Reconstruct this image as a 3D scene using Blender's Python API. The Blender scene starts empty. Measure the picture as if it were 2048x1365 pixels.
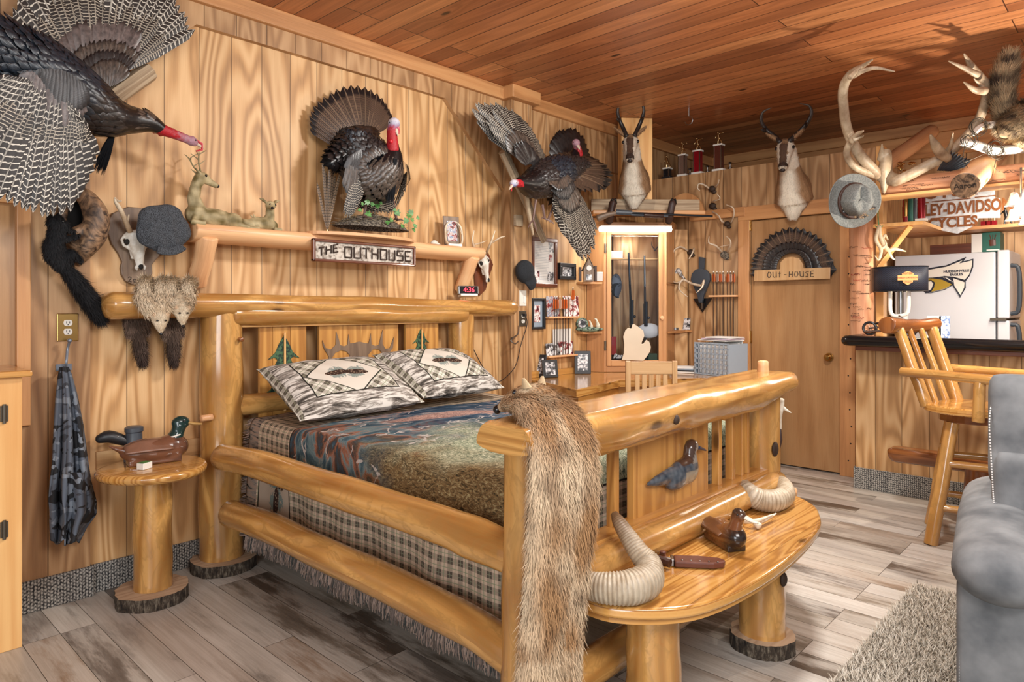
import bpy, math, random
import numpy as np
from mathutils import Vector, Matrix, noise, Euler
random.seed(7)
PI = math.pi
SC = bpy.context.scene
COL = SC.collection
# ------------------------------------------------------------------ camera, light, exposure
F = 1359.0; HZ = 615.0; H = 1.3
FX, FY = -0.6846, 0.7290
RX, RY = 0.7290, 0.6846
cd = bpy.data.cameras.new('camera'); cam = bpy.data.objects.new('camera', cd); COL.objects.link(cam)
cam.location = (0, 0, H); cam.rotation_euler = (PI/2, 0, math.atan2(-FX, FY))
cd.sensor_width = 36; cd.lens = F/2048*36; cd.shift_y = -(682.5-HZ)/2048; cd.clip_start = .05
SC.camera = cam
SC.view_settings.view_transform = 'Standard'; SC.view_settings.look = 'None'
SC.view_settings.gamma = 1; SC.view_settings.use_curve_mapping = False
SC.view_settings.exposure = 0.62
w = bpy.data.worlds.new('world'); SC.world = w; w.use_nodes = True
w.node_tree.nodes['Background'].inputs[0].default_value = (.97, .98, 1, 1)
w.node_tree.nodes['Background'].inputs[1].default_value = .24
def lamp(kind, loc, energy, color=(1, .93, .84), size=.2, sy=None, target=None, spot=None, spread=None):
    l = bpy.data.lights.new('lamp_light', kind); l.energy = energy; l.color = color
    if kind == 'AREA':
        l.size = size
        if sy: l.shape = 'RECTANGLE'; l.size_y = sy
        if spread: l.spread = spread
    else: l.shadow_soft_size = size
    if kind == 'SPOT': l.spot_size = spot; l.spot_blend = .6
    o = bpy.data.objects.new('lamp_light', l); COL.objects.link(o); o.location = loc
    if target: o.rotation_euler = (Vector(target)-Vector(loc)).to_track_quat('-Z', 'Y').to_euler()
    return o
# ceiling fixtures of the room (out of the frame) and, last, an added soft fill behind the camera
lamp('AREA', (-1.0, 3.0, 2.84), 50, (1, .97, .92), .35, .35, (-2.2, 2.6, 0))
lamp('AREA', (.5, .9, 2.3), 40, (1, .97, .95), 1.3, 1.0, (-2.6, 2.2, 1.0))
lamp('AREA', (.3, -1.8, 1.5), 54, (.93, .97, 1), 2.2, 1.4, (-2.2, 2.5, 1.2))
# kitchen lights behind the bar; the glass bell lamp under the log beam, whose light rakes up over the ceiling
lamp('AREA', (-.5, 5.75, 2.12), 13, (1, .9, .76), .25, 1.2, (-.6, 6.3, 1.3))
lamp('POINT', (-.45, 4.74, 1.80), 46, (1, .88, .74), .025)
# ------------------------------------------------------------------ helpers
def ray(px, py):
    a = (px-1024)/F; b = (HZ-py)/F
    return Vector((FX+a*RX, FY+a*RY, b))
O3 = Vector((0, 0, H))
XA = -3.51                       # left wall
def ax(px, py, x=XA): d = ray(px, py); return O3+d*(x/d.x)
def ay(px, py, y): d = ray(px, py); return O3+d*(y/d.y)
def az(px, py, z): d = ray(px, py); return O3+d*((z-H)/d.z)
def at(px, py, t): return O3+ray(px, py)*t
def adiag(px, py, c): d = ray(px, py); return O3+d*(c/(d.y-d.x))   # plane y-x = c
def A(off): return lambda px, py: ax(px, py, XA+off)
def B(y): return lambda px, py: ay(px, py, y)
V = Vector
ORG = {}
def nz(p, s=1.0, seed=0): return noise.noise(V(p)*s+V((seed*7.3, seed*3.1, seed*1.7)))
class MB:
    def __init__(s): s.v = []; s.f = []; s.m = []; s.uv = []; s.c = []; s.col = (1, 1, 1)
    def add(s, pts, faces, uvs, mi=0, cols=None):
        b = len(s.v); s.v.extend([tuple(p) for p in pts])
        for f, u in zip(faces, uvs):
            s.f.append([b+i for i in f]); s.uv.append(u); s.m.append(mi)
        s.c.extend(cols if cols is not None else [s.col]*len(pts))
    def poly(s, pts, uv=None, mi=0):
        s.add(pts, [list(range(len(pts)))], [uv or [(p[0], p[1]) for p in pts]], mi)
    def box(s, c, sz, mi=0, rot=None, long=None, frame=None):
        c = V(c); hx, hy, hz = [k/2 for k in sz]
        R = rot.to_matrix() if isinstance(rot, Euler) else (Matrix.Rotation(rot, 3, 'Z') if isinstance(rot, (int, float)) else (rot or Matrix.Identity(3)))
        P = [c+R@V((x*hx, y*hy, z*hz)) for z in (-1, 1) for y in (-1, 1) for x in (-1, 1)]
        la = long if long is not None else max(range(3), key=lambda k: sz[k])
        ou, ov = random.random()*5, random.random()*5
        FS = [((0, 2, 3, 1), 2), ((4, 5, 7, 6), 2), ((0, 1, 5, 4), 1), ((2, 6, 7, 3), 1), ((0, 4, 6, 2), 0), ((1, 3, 7, 5), 0)]
        L = [V((x*hx, y*hy, z*hz)) for z in (-1, 1) for y in (-1, 1) for x in (-1, 1)]
        fs = []; us = []
        for f, n in FS:
            o = [k for k in range(3) if k != n]
            va = la if la in o else o[1]; ua = [k for k in o if k != va][0]
            fs.append(list(f)); us.append([(L[i][ua]+ou+n*.37, L[i][va]+ov) for i in f])
        s.add(P, fs, us, mi); return s
    def bx(s, x0, x1, y0, y1, z0, z1, mi=0, long=None):
        return s.box(((x0+x1)/2, (y0+y1)/2, (z0+z1)/2), (abs(x1-x0), abs(y1-y0), abs(z1-z0)), mi, long=long)
    def grid(s, fn, nu, nv, mi=0, uvf=None, cu=False, cv=False, colf=None):
        pts = []; cols = []
        NU = nu if cu else nu+1; NV = nv if cv else nv+1
        for j in range(NV):
            for i in range(NU):
                p = fn(i/nu, j/nv); pts.append(p)
                cols.append(colf(i/nu, j/nv) if colf else s.col)
        fs = []; us = []; uvf = uvf or (lambda u, v: (u, v))
        for j in range(nv):
            for i in range(nu):
                a = j*NU+i; b = j*NU+(i+1) % NU if cu else a+1
                j2 = (j+1) % NV if cv else j+1
                d = j2*NU+i; e = j2*NU+(i+1) % NU if cu else d+1
                fs.append([a, b, e, d]); us.append([uvf(i/nu, j/nv), uvf((i+1)/nu, j/nv), uvf((i+1)/nu, (j+1)/nv), uvf(i/nu, (j+1)/nv)])
        s.add(pts, fs, us, mi, cols); return s
    def tube(s, pts, rad, seg=12, mi=0, cap=True, sx=1, sy=1, up=None, wob=0, seed=0, fn=None, colf=None, uo=None, round_=0, tr=False):
        pts = [V(p) for p in pts]; n = len(pts)
        rad = list(rad) if hasattr(rad, '__len__') else [rad]*n
        if len(rad) != n: rad = li(rad, n)
        if round_:   # rounded ends
            d0 = (pts[0]-pts[1]).normalized(); d1 = (pts[-1]-pts[-2]).normalized(); r0, r1 = rad[0], rad[-1]
            pre = [(pts[0]+d0*round_*r0*math.sin(a), r0*math.cos(a)) for a in ((1.45, 1.0, .5) if round_ > .3 else (.5, .33, .16))]
            post = [(pts[-1]+d1*round_*r1*math.sin(a), r1*math.cos(a)) for a in ((.5, 1.0, 1.45) if round_ > .3 else (.16, .33, .5))]
            pts = [p for p, r in pre]+pts+[p for p, r in post]; rad = [r for p, r in pre]+rad+[r for p, r in post]; n = len(pts)
        T = []
        for i in range(n):
            t = pts[min(i+1, n-1)]-pts[max(i-1, 0)]; T.append(t.normalized() if t.length > 1e-9 else V((0, 0, 1)))
        u = V(up) if up else (V((0, 0, 1)) if abs(T[0].z) < .85 else V((1, 0, 0)))
        uo = random.random()*5 if uo is None else uo; L = random.random()*3 if cap else 0
        P = []; UV = []; C = []
        for i in range(n):
            if tr or not up or abs(T[i].dot(u)) > .98: u = (u-T[i]*u.dot(T[i])).normalized(); a = u
            else: a = (u-T[i]*u.dot(T[i])).normalized()
            b = T[i].cross(a)
            if i: L += (pts[i]-pts[i-1]).length
            for k in range(seg):
                th = 2*PI*k/seg; c, sn = math.cos(th), math.sin(th); r = rad[i]
                if wob: r *= 1+wob*nz((c*1.2, sn*1.2, L*3), 1.0, seed+1)
                x, y = c*sx, sn*sy
                if fn: x, y = fn(x, y)
                P.append(pts[i]+b*(x*r)+a*(y*r)); C.append(colf(i/(n-1), th) if colf else s.col)
            UV.append(L)
        fs = []; us = []; cr = 2*PI*max(rad)
        for i in range(n-1):
            for k in range(seg):
                k2 = (k+1) % seg
                fs.append([i*seg+k, i*seg+k2, (i+1)*seg+k2, (i+1)*seg+k])
                us.append([(uo+k/seg*cr, UV[i]), (uo+(k+1)/seg*cr, UV[i]), (uo+(k+1)/seg*cr, UV[i+1]), (uo+k/seg*cr, UV[i+1])])
        if cap:
            for i, rev in ((0, True), (n-1, False)):
                ids = [i*seg+k for k in range(seg)]; uvs = [(uo+math.cos(2*PI*k/seg)*rad[i], uo+math.sin(2*PI*k/seg)*rad[i]*.15) for k in range(seg)]
                if rev: ids = ids[::-1]; uvs = uvs[::-1]
                fs.append(ids); us.append(uvs)
        s.add(P, fs, us, mi, C); return s
    def ell(s, c, r, rot=None, seg=16, mi=0, colf=None):
        c = V(c); r = (r, r, r) if isinstance(r, (int, float)) else r
        R = rot.to_matrix() if isinstance(rot, Euler) else (rot or Matrix.Identity(3))
        def fn(u, v):
            th = 2*PI*u; ph = PI*(v-.5)*.999
            return c+R@V((r[0]*math.cos(th)*math.cos(ph), r[1]*math.sin(th)*math.cos(ph), r[2]*math.sin(ph)))
        return s.grid(fn, seg, max(6, seg*2//3), mi, cu=True, colf=colf, uvf=lambda u, v: (u*2*PI*r[0], v*PI*r[2]))
    def lathe(s, prof, o=(0, 0, 0), seg=24, mi=0, frame=None):
        o = V(o); R = frame or Matrix.Identity(3)
        L = [0]
        for i in range(1, len(prof)): L.append(L[-1]+math.dist(prof[i], prof[i-1]))
        n = len(prof)-1
        def fn(u, v): r, z = prof[round(v*n)]; return o+R@V((r*math.cos(2*PI*u), r*math.sin(2*PI*u), z))
        mr = max(p[0] for p in prof)
        return s.grid(fn, seg, n, mi, cu=True, uvf=lambda u, v: (u*2*PI*mr, L[round(v*n)]))
    def prism(s, pl, o, xd, yd, th, mi=0, side=None, uvr=False):
        """2D outline pl in plane (o, xd, yd), thickness th along xd x yd"""
        o = V(o); xd = V(xd).normalized(); yd = V(yd).normalized(); n = xd.cross(yd).normalized()
        N = len(pl); ou = random.random()*5
        a = [o+xd*p[0]+yd*p[1] for p in pl]; b = [p+n*th for p in a]
        area = sum(pl[i][0]*pl[(i+1) % N][1]-pl[(i+1) % N][0]*pl[i][1] for i in range(N))
        uvp = [((p[1], p[0]) if uvr else (p[0], p[1])) for p in pl]; uvp = [(q[0]+ou, q[1]+ou) for q in uvp]
        fs = [list(range(N))[::-1], list(range(N, 2*N))]; us = [uvp[::-1], uvp]
        for i in range(N):
            j = (i+1) % N; l = math.dist(pl[i], pl[j])
            fs.append([i, j, N+j, N+i]); us.append([(ou, 0), (ou, l), (ou+th, l), (ou+th, 0)])
        if area < 0: fs = [f[::-1] for f in fs]; us = [u[::-1] for u in us]
        b0 = len(s.f); s.add(a+b, fs, us, mi)
        if side is not None:
            for k in range(b0+2, len(s.f)): s.m[k] = side
        return s
    def build(s, name, mat, parent=None, smooth=False, bev=0, org=None, ang=40, sub=0, seg=2):
        me = bpy.data.meshes.new(name)
        me.from_pydata(s.v, [], s.f)
        mats = mat if isinstance(mat, (list, tuple)) else [mat]
        for m in mats: me.materials.append(m)
        me.polygons.foreach_set('material_index', s.m)
        uvl = me.uv_layers.new(name='UVMap')
        uvl.data.foreach_set('uv', np.array([c for f in s.uv for uv in f for c in uv], dtype=np.float32))
        ca = me.color_attributes.new('Col', 'FLOAT_COLOR', 'POINT')
        cc = np.ones((len(s.v), 4), dtype=np.float32); cc[:, :3] = np.array(s.c, dtype=np.float32).reshape(-1, 3); ca.data.foreach_set('color', cc.ravel())
        return finish(me, name, parent, smooth, bev, org, ang, sub, seg)
def finish(me, name, parent=None, smooth=False, bev=0, org=None, ang=40, sub=0, seg=2):
    o = bpy.data.objects.new(name, me); COL.objects.link(o)
    if parent is not None: off = ORG[parent.name]; o.parent = parent
    elif org is not None: off = V(org)
    else:
        vs = np.empty(len(me.vertices)*3); me.vertices.foreach_get('co', vs); vs = vs.reshape(-1, 3)
        lo, hi = vs.min(0), vs.max(0); off = V(((lo[0]+hi[0])/2, (lo[1]+hi[1])/2, lo[2]))
    me.transform(Matrix.Translation(-off)); ORG[o.name] = off.copy()
    if parent is None: o.location = off
    if smooth:
        me.shade_smooth()
        if ang < 180: me.set_sharp_from_angle(angle=math.radians(ang))
    if bev:
        b = o.modifiers.new('bevel', 'BEVEL'); b.width = bev; b.segments = seg; b.limit_method = 'ANGLE'; b.angle_limit = .6; b.harden_normals = False
    if sub:
        b = o.modifiers.new('sub', 'SUBSURF'); b.levels = sub; b.render_levels = sub
    me.update()
    return o
def tag(o, label, cat, group=None, kind=None):
    if label: o['label'] = label
    if cat: o['category'] = cat
    if group: o['group'] = group
    if kind: o['kind'] = kind
    return o
def thing(name, label, cat, loc=(0, 0, 0), group=None):
    o = bpy.data.objects.new(name, None); COL.objects.link(o); o.location = V(loc); o.empty_display_size = .05
    ORG[o.name] = V(loc); return tag(o, label, cat, group)
def struct(o): o['kind'] = 'structure'; return o
def lab(o, t): o['label'] = t; return o
def copy_tree(o, parent=None):
    c = o.copy(); COL.objects.link(c); ORG[c.name] = ORG[o.name].copy()
    if parent is not None: c.parent = parent
    for ch in list(o.children): copy_tree(ch, c)
    return c
def remesh(mb, vox=.01, smooth=4, dec=0):
    """one continuous surface from overlapping pieces"""
    me = bpy.data.meshes.new('t'); me.from_pydata(mb.v, [], mb.f)
    o = bpy.data.objects.new('t', me); COL.objects.link(o)
    m = o.modifiers.new('r', 'REMESH'); m.mode = 'VOXEL'; m.voxel_size = vox; m.use_smooth_shade = True
    m = o.modifiers.new('s', 'SMOOTH'); m.factor = .5; m.iterations = smooth
    dg = bpy.context.evaluated_depsgraph_get(); dg.update()
    nm = bpy.data.meshes.new_from_object(o.evaluated_get(dg))
    bpy.data.objects.remove(o); bpy.data.meshes.remove(me)
    return nm
def paint(me, fn):
    ca = me.color_attributes.get('Col') or me.color_attributes.new('Col', 'FLOAT_COLOR', 'POINT')
    n = len(me.vertices); co = np.empty(n*3); me.vertices.foreach_get('co', co); co = co.reshape(-1, 3)
    cc = np.ones((n, 4), dtype=np.float32)
    for i in range(n): cc[i, :3] = fn(co[i])
    ca.data.foreach_set('color', cc.ravel())
def organic(name, mb, mat, parent=None, vox=.01, smooth=4, colf=None, **k):
    me = remesh(mb, vox, smooth); me.materials.clear(); me.materials.append(mat)
    paint(me, colf or (lambda p: (1, 1, 1)))
    if not me.uv_layers: me.uv_layers.new(name='UVMap')
    k.setdefault('smooth', True); k.setdefault('ang', 180)
    return finish(me, name, parent, **k)
def mixc(a, b, t): t = max(0, min(1, t)); return tuple(a[i]*(1-t)+b[i]*t for i in range(3))
def cr(pts, n):
    """smooth curve through points"""
    P = [V(p) for p in pts]; P = [P[0]*2-P[1]]+P+[P[-1]*2-P[-2]]; out = []
    m = len(P)-3
    for k in range(n):
        t = k/(n-1)*m; i = min(int(t), m-1); t -= i
        a, b, c, d = P[i:i+4]
        out.append(.5*((2*b)+(c-a)*t+(2*a-5*b+4*c-d)*t*t+(3*b-a-3*c+d)*t**3))
    return out
def li(vals, n):
    m = len(vals)-1; o = []
    for k in range(n):
        t = k/(n-1)*m; i = min(int(t), m-1); t -= i; o.append(vals[i]*(1-t)+vals[i+1]*t)
    return o
def text(body, size, o, xd, yd, mat, name='lettering', parent=None, depth=.002, sx=1, font_bold=0, align='CENTER', shear=0):
    cu = bpy.data.curves.new('t', 'FONT'); cu.body = body; cu.size = size; cu.extrude = depth; cu.align_x = align; cu.align_y = 'CENTER'; cu.offset = font_bold; cu.shear = shear; cu.resolution_u = 4
    ob = bpy.data.objects.new('t', cu); COL.objects.link(ob)
    dg = bpy.context.evaluated_depsgraph_get(); me = bpy.data.meshes.new_from_object(ob.evaluated_get(dg)); bpy.data.objects.remove(ob)
    xd = V(xd).normalized(); yd = V(yd).normalized(); n = xd.cross(yd); o = V(o)
    M = Matrix(((xd.x*sx, yd.x, n.x, o.x), (xd.y*sx, yd.y, n.y, o.y), (xd.z*sx, yd.z, n.z, o.z), (0, 0, 0, 1)))
    me.transform(M); me.materials.clear(); me.materials.append(mat)
    me.color_attributes.new('Col', 'FLOAT_COLOR', 'POINT')
    return finish(me, name, parent)
def strokes(mb, lines, fr, r, seg=5, mi=0):
    """pen strokes: lists of 2D points mapped by fr"""
    for l in lines: mb.tube([fr(*p) for p in l], r, seg=seg, mi=mi)
# ---- fur and feathers
def add_strands(mb, P, N, D, length, width, cols, mi=0, curl=.35, jit=.25, seg=2):
    """P roots, D lie direction, N normals (numpy arrays); tapered blades"""
    rng = np.random.default_rng(len(P)+3); n = len(P)
    D = D+rng.normal(0, jit, D.shape); D /= np.linalg.norm(D, axis=1)[:, None]+1e-9
    L = (length*(rng.random(n)*.6+.7))[:, None] if np.ndim(length) == 0 else (length*(rng.random(n)*.6+.7))[:, None]
    S = np.cross(D, N); S /= np.linalg.norm(S, axis=1)[:, None]+1e-9; S = S*width
    p1 = P+(D*.75+N*curl)*L*.55; p2 = P+(D+N*curl*.6)*L
    base = len(mb.v)
    vs = np.stack([P-S*.5, P+S*.5, p1+S*.4, p1-S*.4, p2], 1).reshape(-1, 3)
    mb.v.extend(map(tuple, vs.tolist()))
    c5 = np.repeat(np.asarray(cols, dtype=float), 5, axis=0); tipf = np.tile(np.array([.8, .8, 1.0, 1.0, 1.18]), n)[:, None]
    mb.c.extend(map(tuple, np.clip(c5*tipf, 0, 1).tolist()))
    for i in range(n):
        b = base+i*5; mb.f.append([b, b+1, b+2, b+3]); mb.f.append([b+3, b+2, b+4])
    mb.uv.extend([[(0, 0), (1, 0), (1, .5), (0, .5)], [(0, .5), (1, .5), (.5, 1)]]*n); mb.m.extend([mi]*(2*n))
def fur_tube(mb, path, rad, n, length, width, colf, flow=1, sx=1, sy=1, up=None, curl=.3, jit=.25, rfac=.92, seg=14, base=True, mi=0, tr=False):
    path = [V(p) for p in path]
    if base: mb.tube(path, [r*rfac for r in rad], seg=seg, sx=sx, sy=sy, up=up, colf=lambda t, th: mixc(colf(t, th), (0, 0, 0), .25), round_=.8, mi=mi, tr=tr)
    rng = random.Random(n)
    P = []; N = []; D = []; C = []; m = len(path)-1
    T = [(path[min(i+1, m)]-path[max(i-1, 0)]).normalized() for i in range(m+1)]
    u0 = V(up) if up else (V((0, 0, 1)) if abs(T[0].z) < .85 else V((1, 0, 0)))
    AA = []; u = u0
    for i in range(m+1):
        if tr or not up or abs(T[i].dot(u)) > .98: u = (u-T[i]*u.dot(T[i])).normalized(); AA.append(u)
        else: AA.append((u-T[i]*u.dot(T[i])).normalized())
    for k in range(n):
        t = rng.random(); x = t*m; i = min(int(x), m-1); f = x-i
        c = path[i].lerp(path[i+1], f); tt = T[i].lerp(T[i+1], f); a = AA[i].lerp(AA[i+1], f); b = tt.cross(a); r = (rad[i]*(1-f)+rad[i+1]*f)*rfac
        th = rng.random()*2*PI; cs, sn = math.cos(th), math.sin(th)
        nn = (b*(cs*sy)+a*(sn*sx)).normalized()
        P.append(c+b*(cs*sx*r)+a*(sn*sy*r)); N.append(nn); D.append(tt*flow); fq = .78+.4*rng.random(); C.append(tuple(min(1, q*fq) for q in colf(t, th)))
    L = length if np.ndim(length) == 0 else length
    add_strands(mb, np.array(P), np.array(N), np.array(D), L, width, C, curl=curl, jit=jit, mi=mi)
def fur_mesh(mb, me, n, length, width, colf, dirf, curl=.25, jit=.25, mi=0, keep=None):
    """strands on a remeshed body, dirf(p, normal)->lie direction"""
    nv = len(me.polygons); rng = random.Random(n); P = []; N = []; D = []; C = []
    ps = me.polygons
    for k in range(n):
        f = ps[rng.randrange(nv)]; c = f.center; nn = f.normal
        p = c+V([rng.uniform(-1, 1)*.5*math.sqrt(f.area) for _ in range(3)])
        if keep and not keep(p): continue
        d = V(dirf(p, nn)); d = d-nn*d.dot(nn)
        if d.length < 1e-6: continue
        P.append(p); N.append(nn); D.append(d.normalized()); fq = .82+.36*rng.random(); C.append(tuple(min(1, q*fq) for q in colf(p)))
    add_strands(mb, np.array(P), np.array(N), np.array(D), length, width, C, curl=curl, jit=jit, mi=mi)
def add_mesh(mb, me, colf, mi=0):
    mb.add([tuple(v.co) for v in me.vertices], [list(p.vertices) for p in me.polygons], [[(0, 0)]*len(p.vertices) for p in me.polygons], mi, [tuple(colf(v.co)) for v in me.vertices])
def feather(mb, a, b, w, n, mi=0, cup=.12, bend=.1, seg=6, tipw=.55, uo=None, notch=0):
    """blade from quill root a to tip b, width w, facing n; uv u: 0..1 across, v in metres along"""
    a = V(a); b = V(b); d = b-a; L = d.length; d.normalize(); n = V(n); n = (n-d*n.dot(d)).normalized(); s = d.cross(n)
    uo = random.random() if uo is None else uo
    pts = []; uvs = []
    for i in range(seg+1):
        t = i/seg
        ww = w*(min(1, .35+t*2.2))*(1 if t < .75 else (tipw+(1-tipw)*math.sqrt(max(0, 1-((t-.75)/.25)**2)))) * .5
        if i == seg: ww *= .62
        c = a+d*(L*t)+n*(bend*L*(t-t*t)*2)
        for x in (-1, 0, 1):
            pts.append(c+s*(x*ww)-n*(abs(x)*cup*w)-(d*abs(x)*w*.28 if i == seg else d*0)); uvs.append((.5+x*.5, uo*0+t*L))
    fs = []; us = []
    for i in range(seg):
        for k in range(2):
            q = [i*3+k, i*3+k+1, (i+1)*3+k+1, (i+1)*3+k]; fs.append(q); us.append([(uvs[j][0]+int(uo*97), uvs[j][1]) for j in q])
    c0 = .78+.4*random.random(); mb.add(pts, fs, us, mi, [(c0, t, L) for t in [i/seg for i in range(seg+1) for _ in range(3)]])
def fanrow(mb, roots, tips, n, wf=1.35, nrm=(1, 0, 0), mi=0, lift=.004, jit=.02, bend=.05, tipw=.55, order=1, cup=.12):
    R = cr(roots, n); T = cr(tips, n)
    for k in range(n):
        i = k if order > 0 else n-1-k
        w = (T[min(i+1, n-1)]-T[max(i-1, 0)]).length/ (2 if 0 < i < n-1 else 1)
        tp = T[i]+V([random.uniform(-1, 1)*jit*(T[i]-R[i]).length for _ in range(3)])
        o = V(nrm).normalized()*(lift*k)
        feather(mb, R[i]+o, tp+o, w*wf, nrm, mi, bend=bend, tipw=tipw, cup=cup)
def plumage(mb, path, rad, rows, per, ln, wd, tail=1, sx=1, sy=1, up=None, mi=0, lift=.3, t0=0, t1=1, col=None):
    """scale-like body feathers over a tube-like body, pointing along the path"""
    path = cr(path, rows); rad = li(rad, rows); m = rows-1
    u0 = V(up) if up else None; u = u0 or (V((0, 0, 1)) if abs((path[1]-path[0]).normalized().z) < .85 else V((1, 0, 0)))
    rr = range(rows) if tail > 0 else range(rows-1, -1, -1)
    for i in range(rows):
        if not (t0 <= i/m <= t1): continue
        T = (path[min(i+1, m)]-path[max(i-1, 0)]).normalized(); u = (u-T*u.dot(T)).normalized(); a = (u0-T*u0.dot(T)).normalized() if u0 else u; b = T.cross(a)
        k = max(5, int(per*rad[i]/max(rad)))
        for j in range(k):
            th = 2*PI*(j+.5*(i % 2)+random.uniform(-.15, .15))/k; cs, sn = math.cos(th), math.sin(th)
            nn = (b*cs*sy+a*sn*sx).normalized(); p = path[i]+b*(cs*sx*rad[i])+a*(sn*sy*rad[i])
            d = T*tail; l = ln*random.uniform(.8, 1.2)
            feather(mb, p-nn*.004, p+d*l+nn*l*lift*random.uniform(.4, 1), wd, nn, mi, seg=3, cup=.2, bend=.08, tipw=.6)
# ------------------------------------------------------------------ materials
class NT:
    def __init__(s, name, rough=.5, spec=None, metal=0, coat=0):
        s.mat = bpy.data.materials.new(name); s.mat.use_nodes = True; s.t = s.mat.node_tree; s.n = s.t.nodes
        s.b = s.n['Principled BSDF']; s.b.inputs['Roughness'].default_value = rough; s.b.inputs['Metallic'].default_value = metal
        if spec is not None: s.b.inputs['Specular IOR Level'].default_value = spec
        if coat: s.b.inputs['Coat Weight'].default_value = coat; s.b.inputs['Coat Roughness'].default_value = .12
    def new(s, t, **k):
        n = s.n.new(t)
        for a, b in k.items(): setattr(n, a, b)
        return n
    def link(s, a, b): s.t.links.new(a, b)
    def put(s, sock, v):
        if hasattr(v, 'links'): s.link(v, sock)
        else: sock.default_value = v
    def uv(s): n = s.new('ShaderNodeUVMap'); n.uv_map = 'UVMap'; return n.outputs[0]
    def obj(s): return s.new('ShaderNodeTexCoord').outputs['Object']
    def m(s, op, a, b=0.0, c=None):
        n = s.new('ShaderNodeMath', operation=op); s.put(n.inputs[0], a); s.put(n.inputs[1], b)
        if c is not None: s.put(n.inputs[2], c)
        return n.outputs[0]
    def sep(s, v): n = s.new('ShaderNodeSeparateXYZ'); s.link(v, n.inputs[0]); return n.outputs
    def com(s, x, y, z=0.0):
        n = s.new('ShaderNodeCombineXYZ'); s.put(n.inputs[0], x); s.put(n.inputs[1], y); s.put(n.inputs[2], z); return n.outputs[0]
    def mul(s, v, sc): n = s.new('ShaderNodeMapping'); s.link(v, n.inputs[0]); n.inputs['Scale'].default_value = sc; return n.outputs[0]
    def noise(s, v, scale=5, detail=3, rough=.5, w=None, dist=0):
        n = s.new('ShaderNodeTexNoise')
        if w is not None: n.noise_dimensions = '4D'; s.put(n.inputs['W'], w)
        s.link(v, n.inputs['Vector']); n.inputs['Scale'].default_value = scale; n.inputs['Detail'].default_value = detail; n.inputs['Roughness'].default_value = rough; n.inputs['Distortion'].default_value = dist
        return n.outputs[0]
    def vor(s, v, scale=5, feat='F1', rnd=1, out='Distance'):
        n = s.new('ShaderNodeTexVoronoi', feature=feat); s.link(v, n.inputs['Vector']); n.inputs['Scale'].default_value = scale; n.inputs['Randomness'].default_value = rnd
        return n.outputs[out]
    def ramp(s, f, st, interp='LINEAR'):
        n = s.new('ShaderNodeValToRGB'); r = n.color_ramp; r.interpolation = interp; s.link(f, n.inputs[0])
        while len(r.elements) < len(st): r.elements.new(.5)
        for e, (p, c) in zip(r.elements, st): e.position = p; e.color = (*((c, c, c) if isinstance(c, (int, float)) else c), 1)
        return n.outputs[0]
    def mix(s, f, a, b, mode='MIX'):
        n = s.new('ShaderNodeMix', data_type='RGBA', blend_type=mode); s.put(n.inputs[0], f)
        for i, v in ((6, a), (7, b)):
            if isinstance(v, tuple): n.inputs[i].default_value = (*v[:3], 1)
            elif isinstance(v, (int, float)): n.inputs[i].default_value = (v, v, v, 1)
            else: s.link(v, n.inputs[i])
        return n.outputs[2]
    def attr(s, nm='Col'): n = s.new('ShaderNodeAttribute'); n.attribute_name = nm; return n.outputs['Color']
    def bump(s, h, st=.3, d=.01):
        n = s.new('ShaderNodeBump'); s.link(h, n.inputs['Height']); n.inputs['Strength'].default_value = st; n.inputs['Distance'].default_value = d; s.link(n.outputs[0], s.b.inputs['Normal']); return s
    def col(s, c): s.put(s.b.inputs['Base Color'], (*c, 1) if isinstance(c, tuple) else c); return s
    def rough(s, r): s.put(s.b.inputs['Roughness'], r); return s
def g(*c):   # sRGB 0-255 -> linear
    return tuple((x/255/12.92 if x/255 <= .04045 else ((x/255+.055)/1.055)**2.4) for x in c)
def plain(name, c, rough=.5, metal=0, var=.12, sc=30, bump=0, coat=0, emis=0):
    t = NT(name, rough, metal=metal, coat=coat); n = t.noise(t.obj(), sc, 3)
    t.col(t.mix(t.m('MULTIPLY', n, var*2), c, tuple(k*.55 for k in c)))
    if bump: t.bump(n, bump, .004)
    if emis: t.b.inputs['Emission Color'].default_value = (*c, 1); t.b.inputs['Emission Strength'].default_value = emis
    return t.mat
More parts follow.
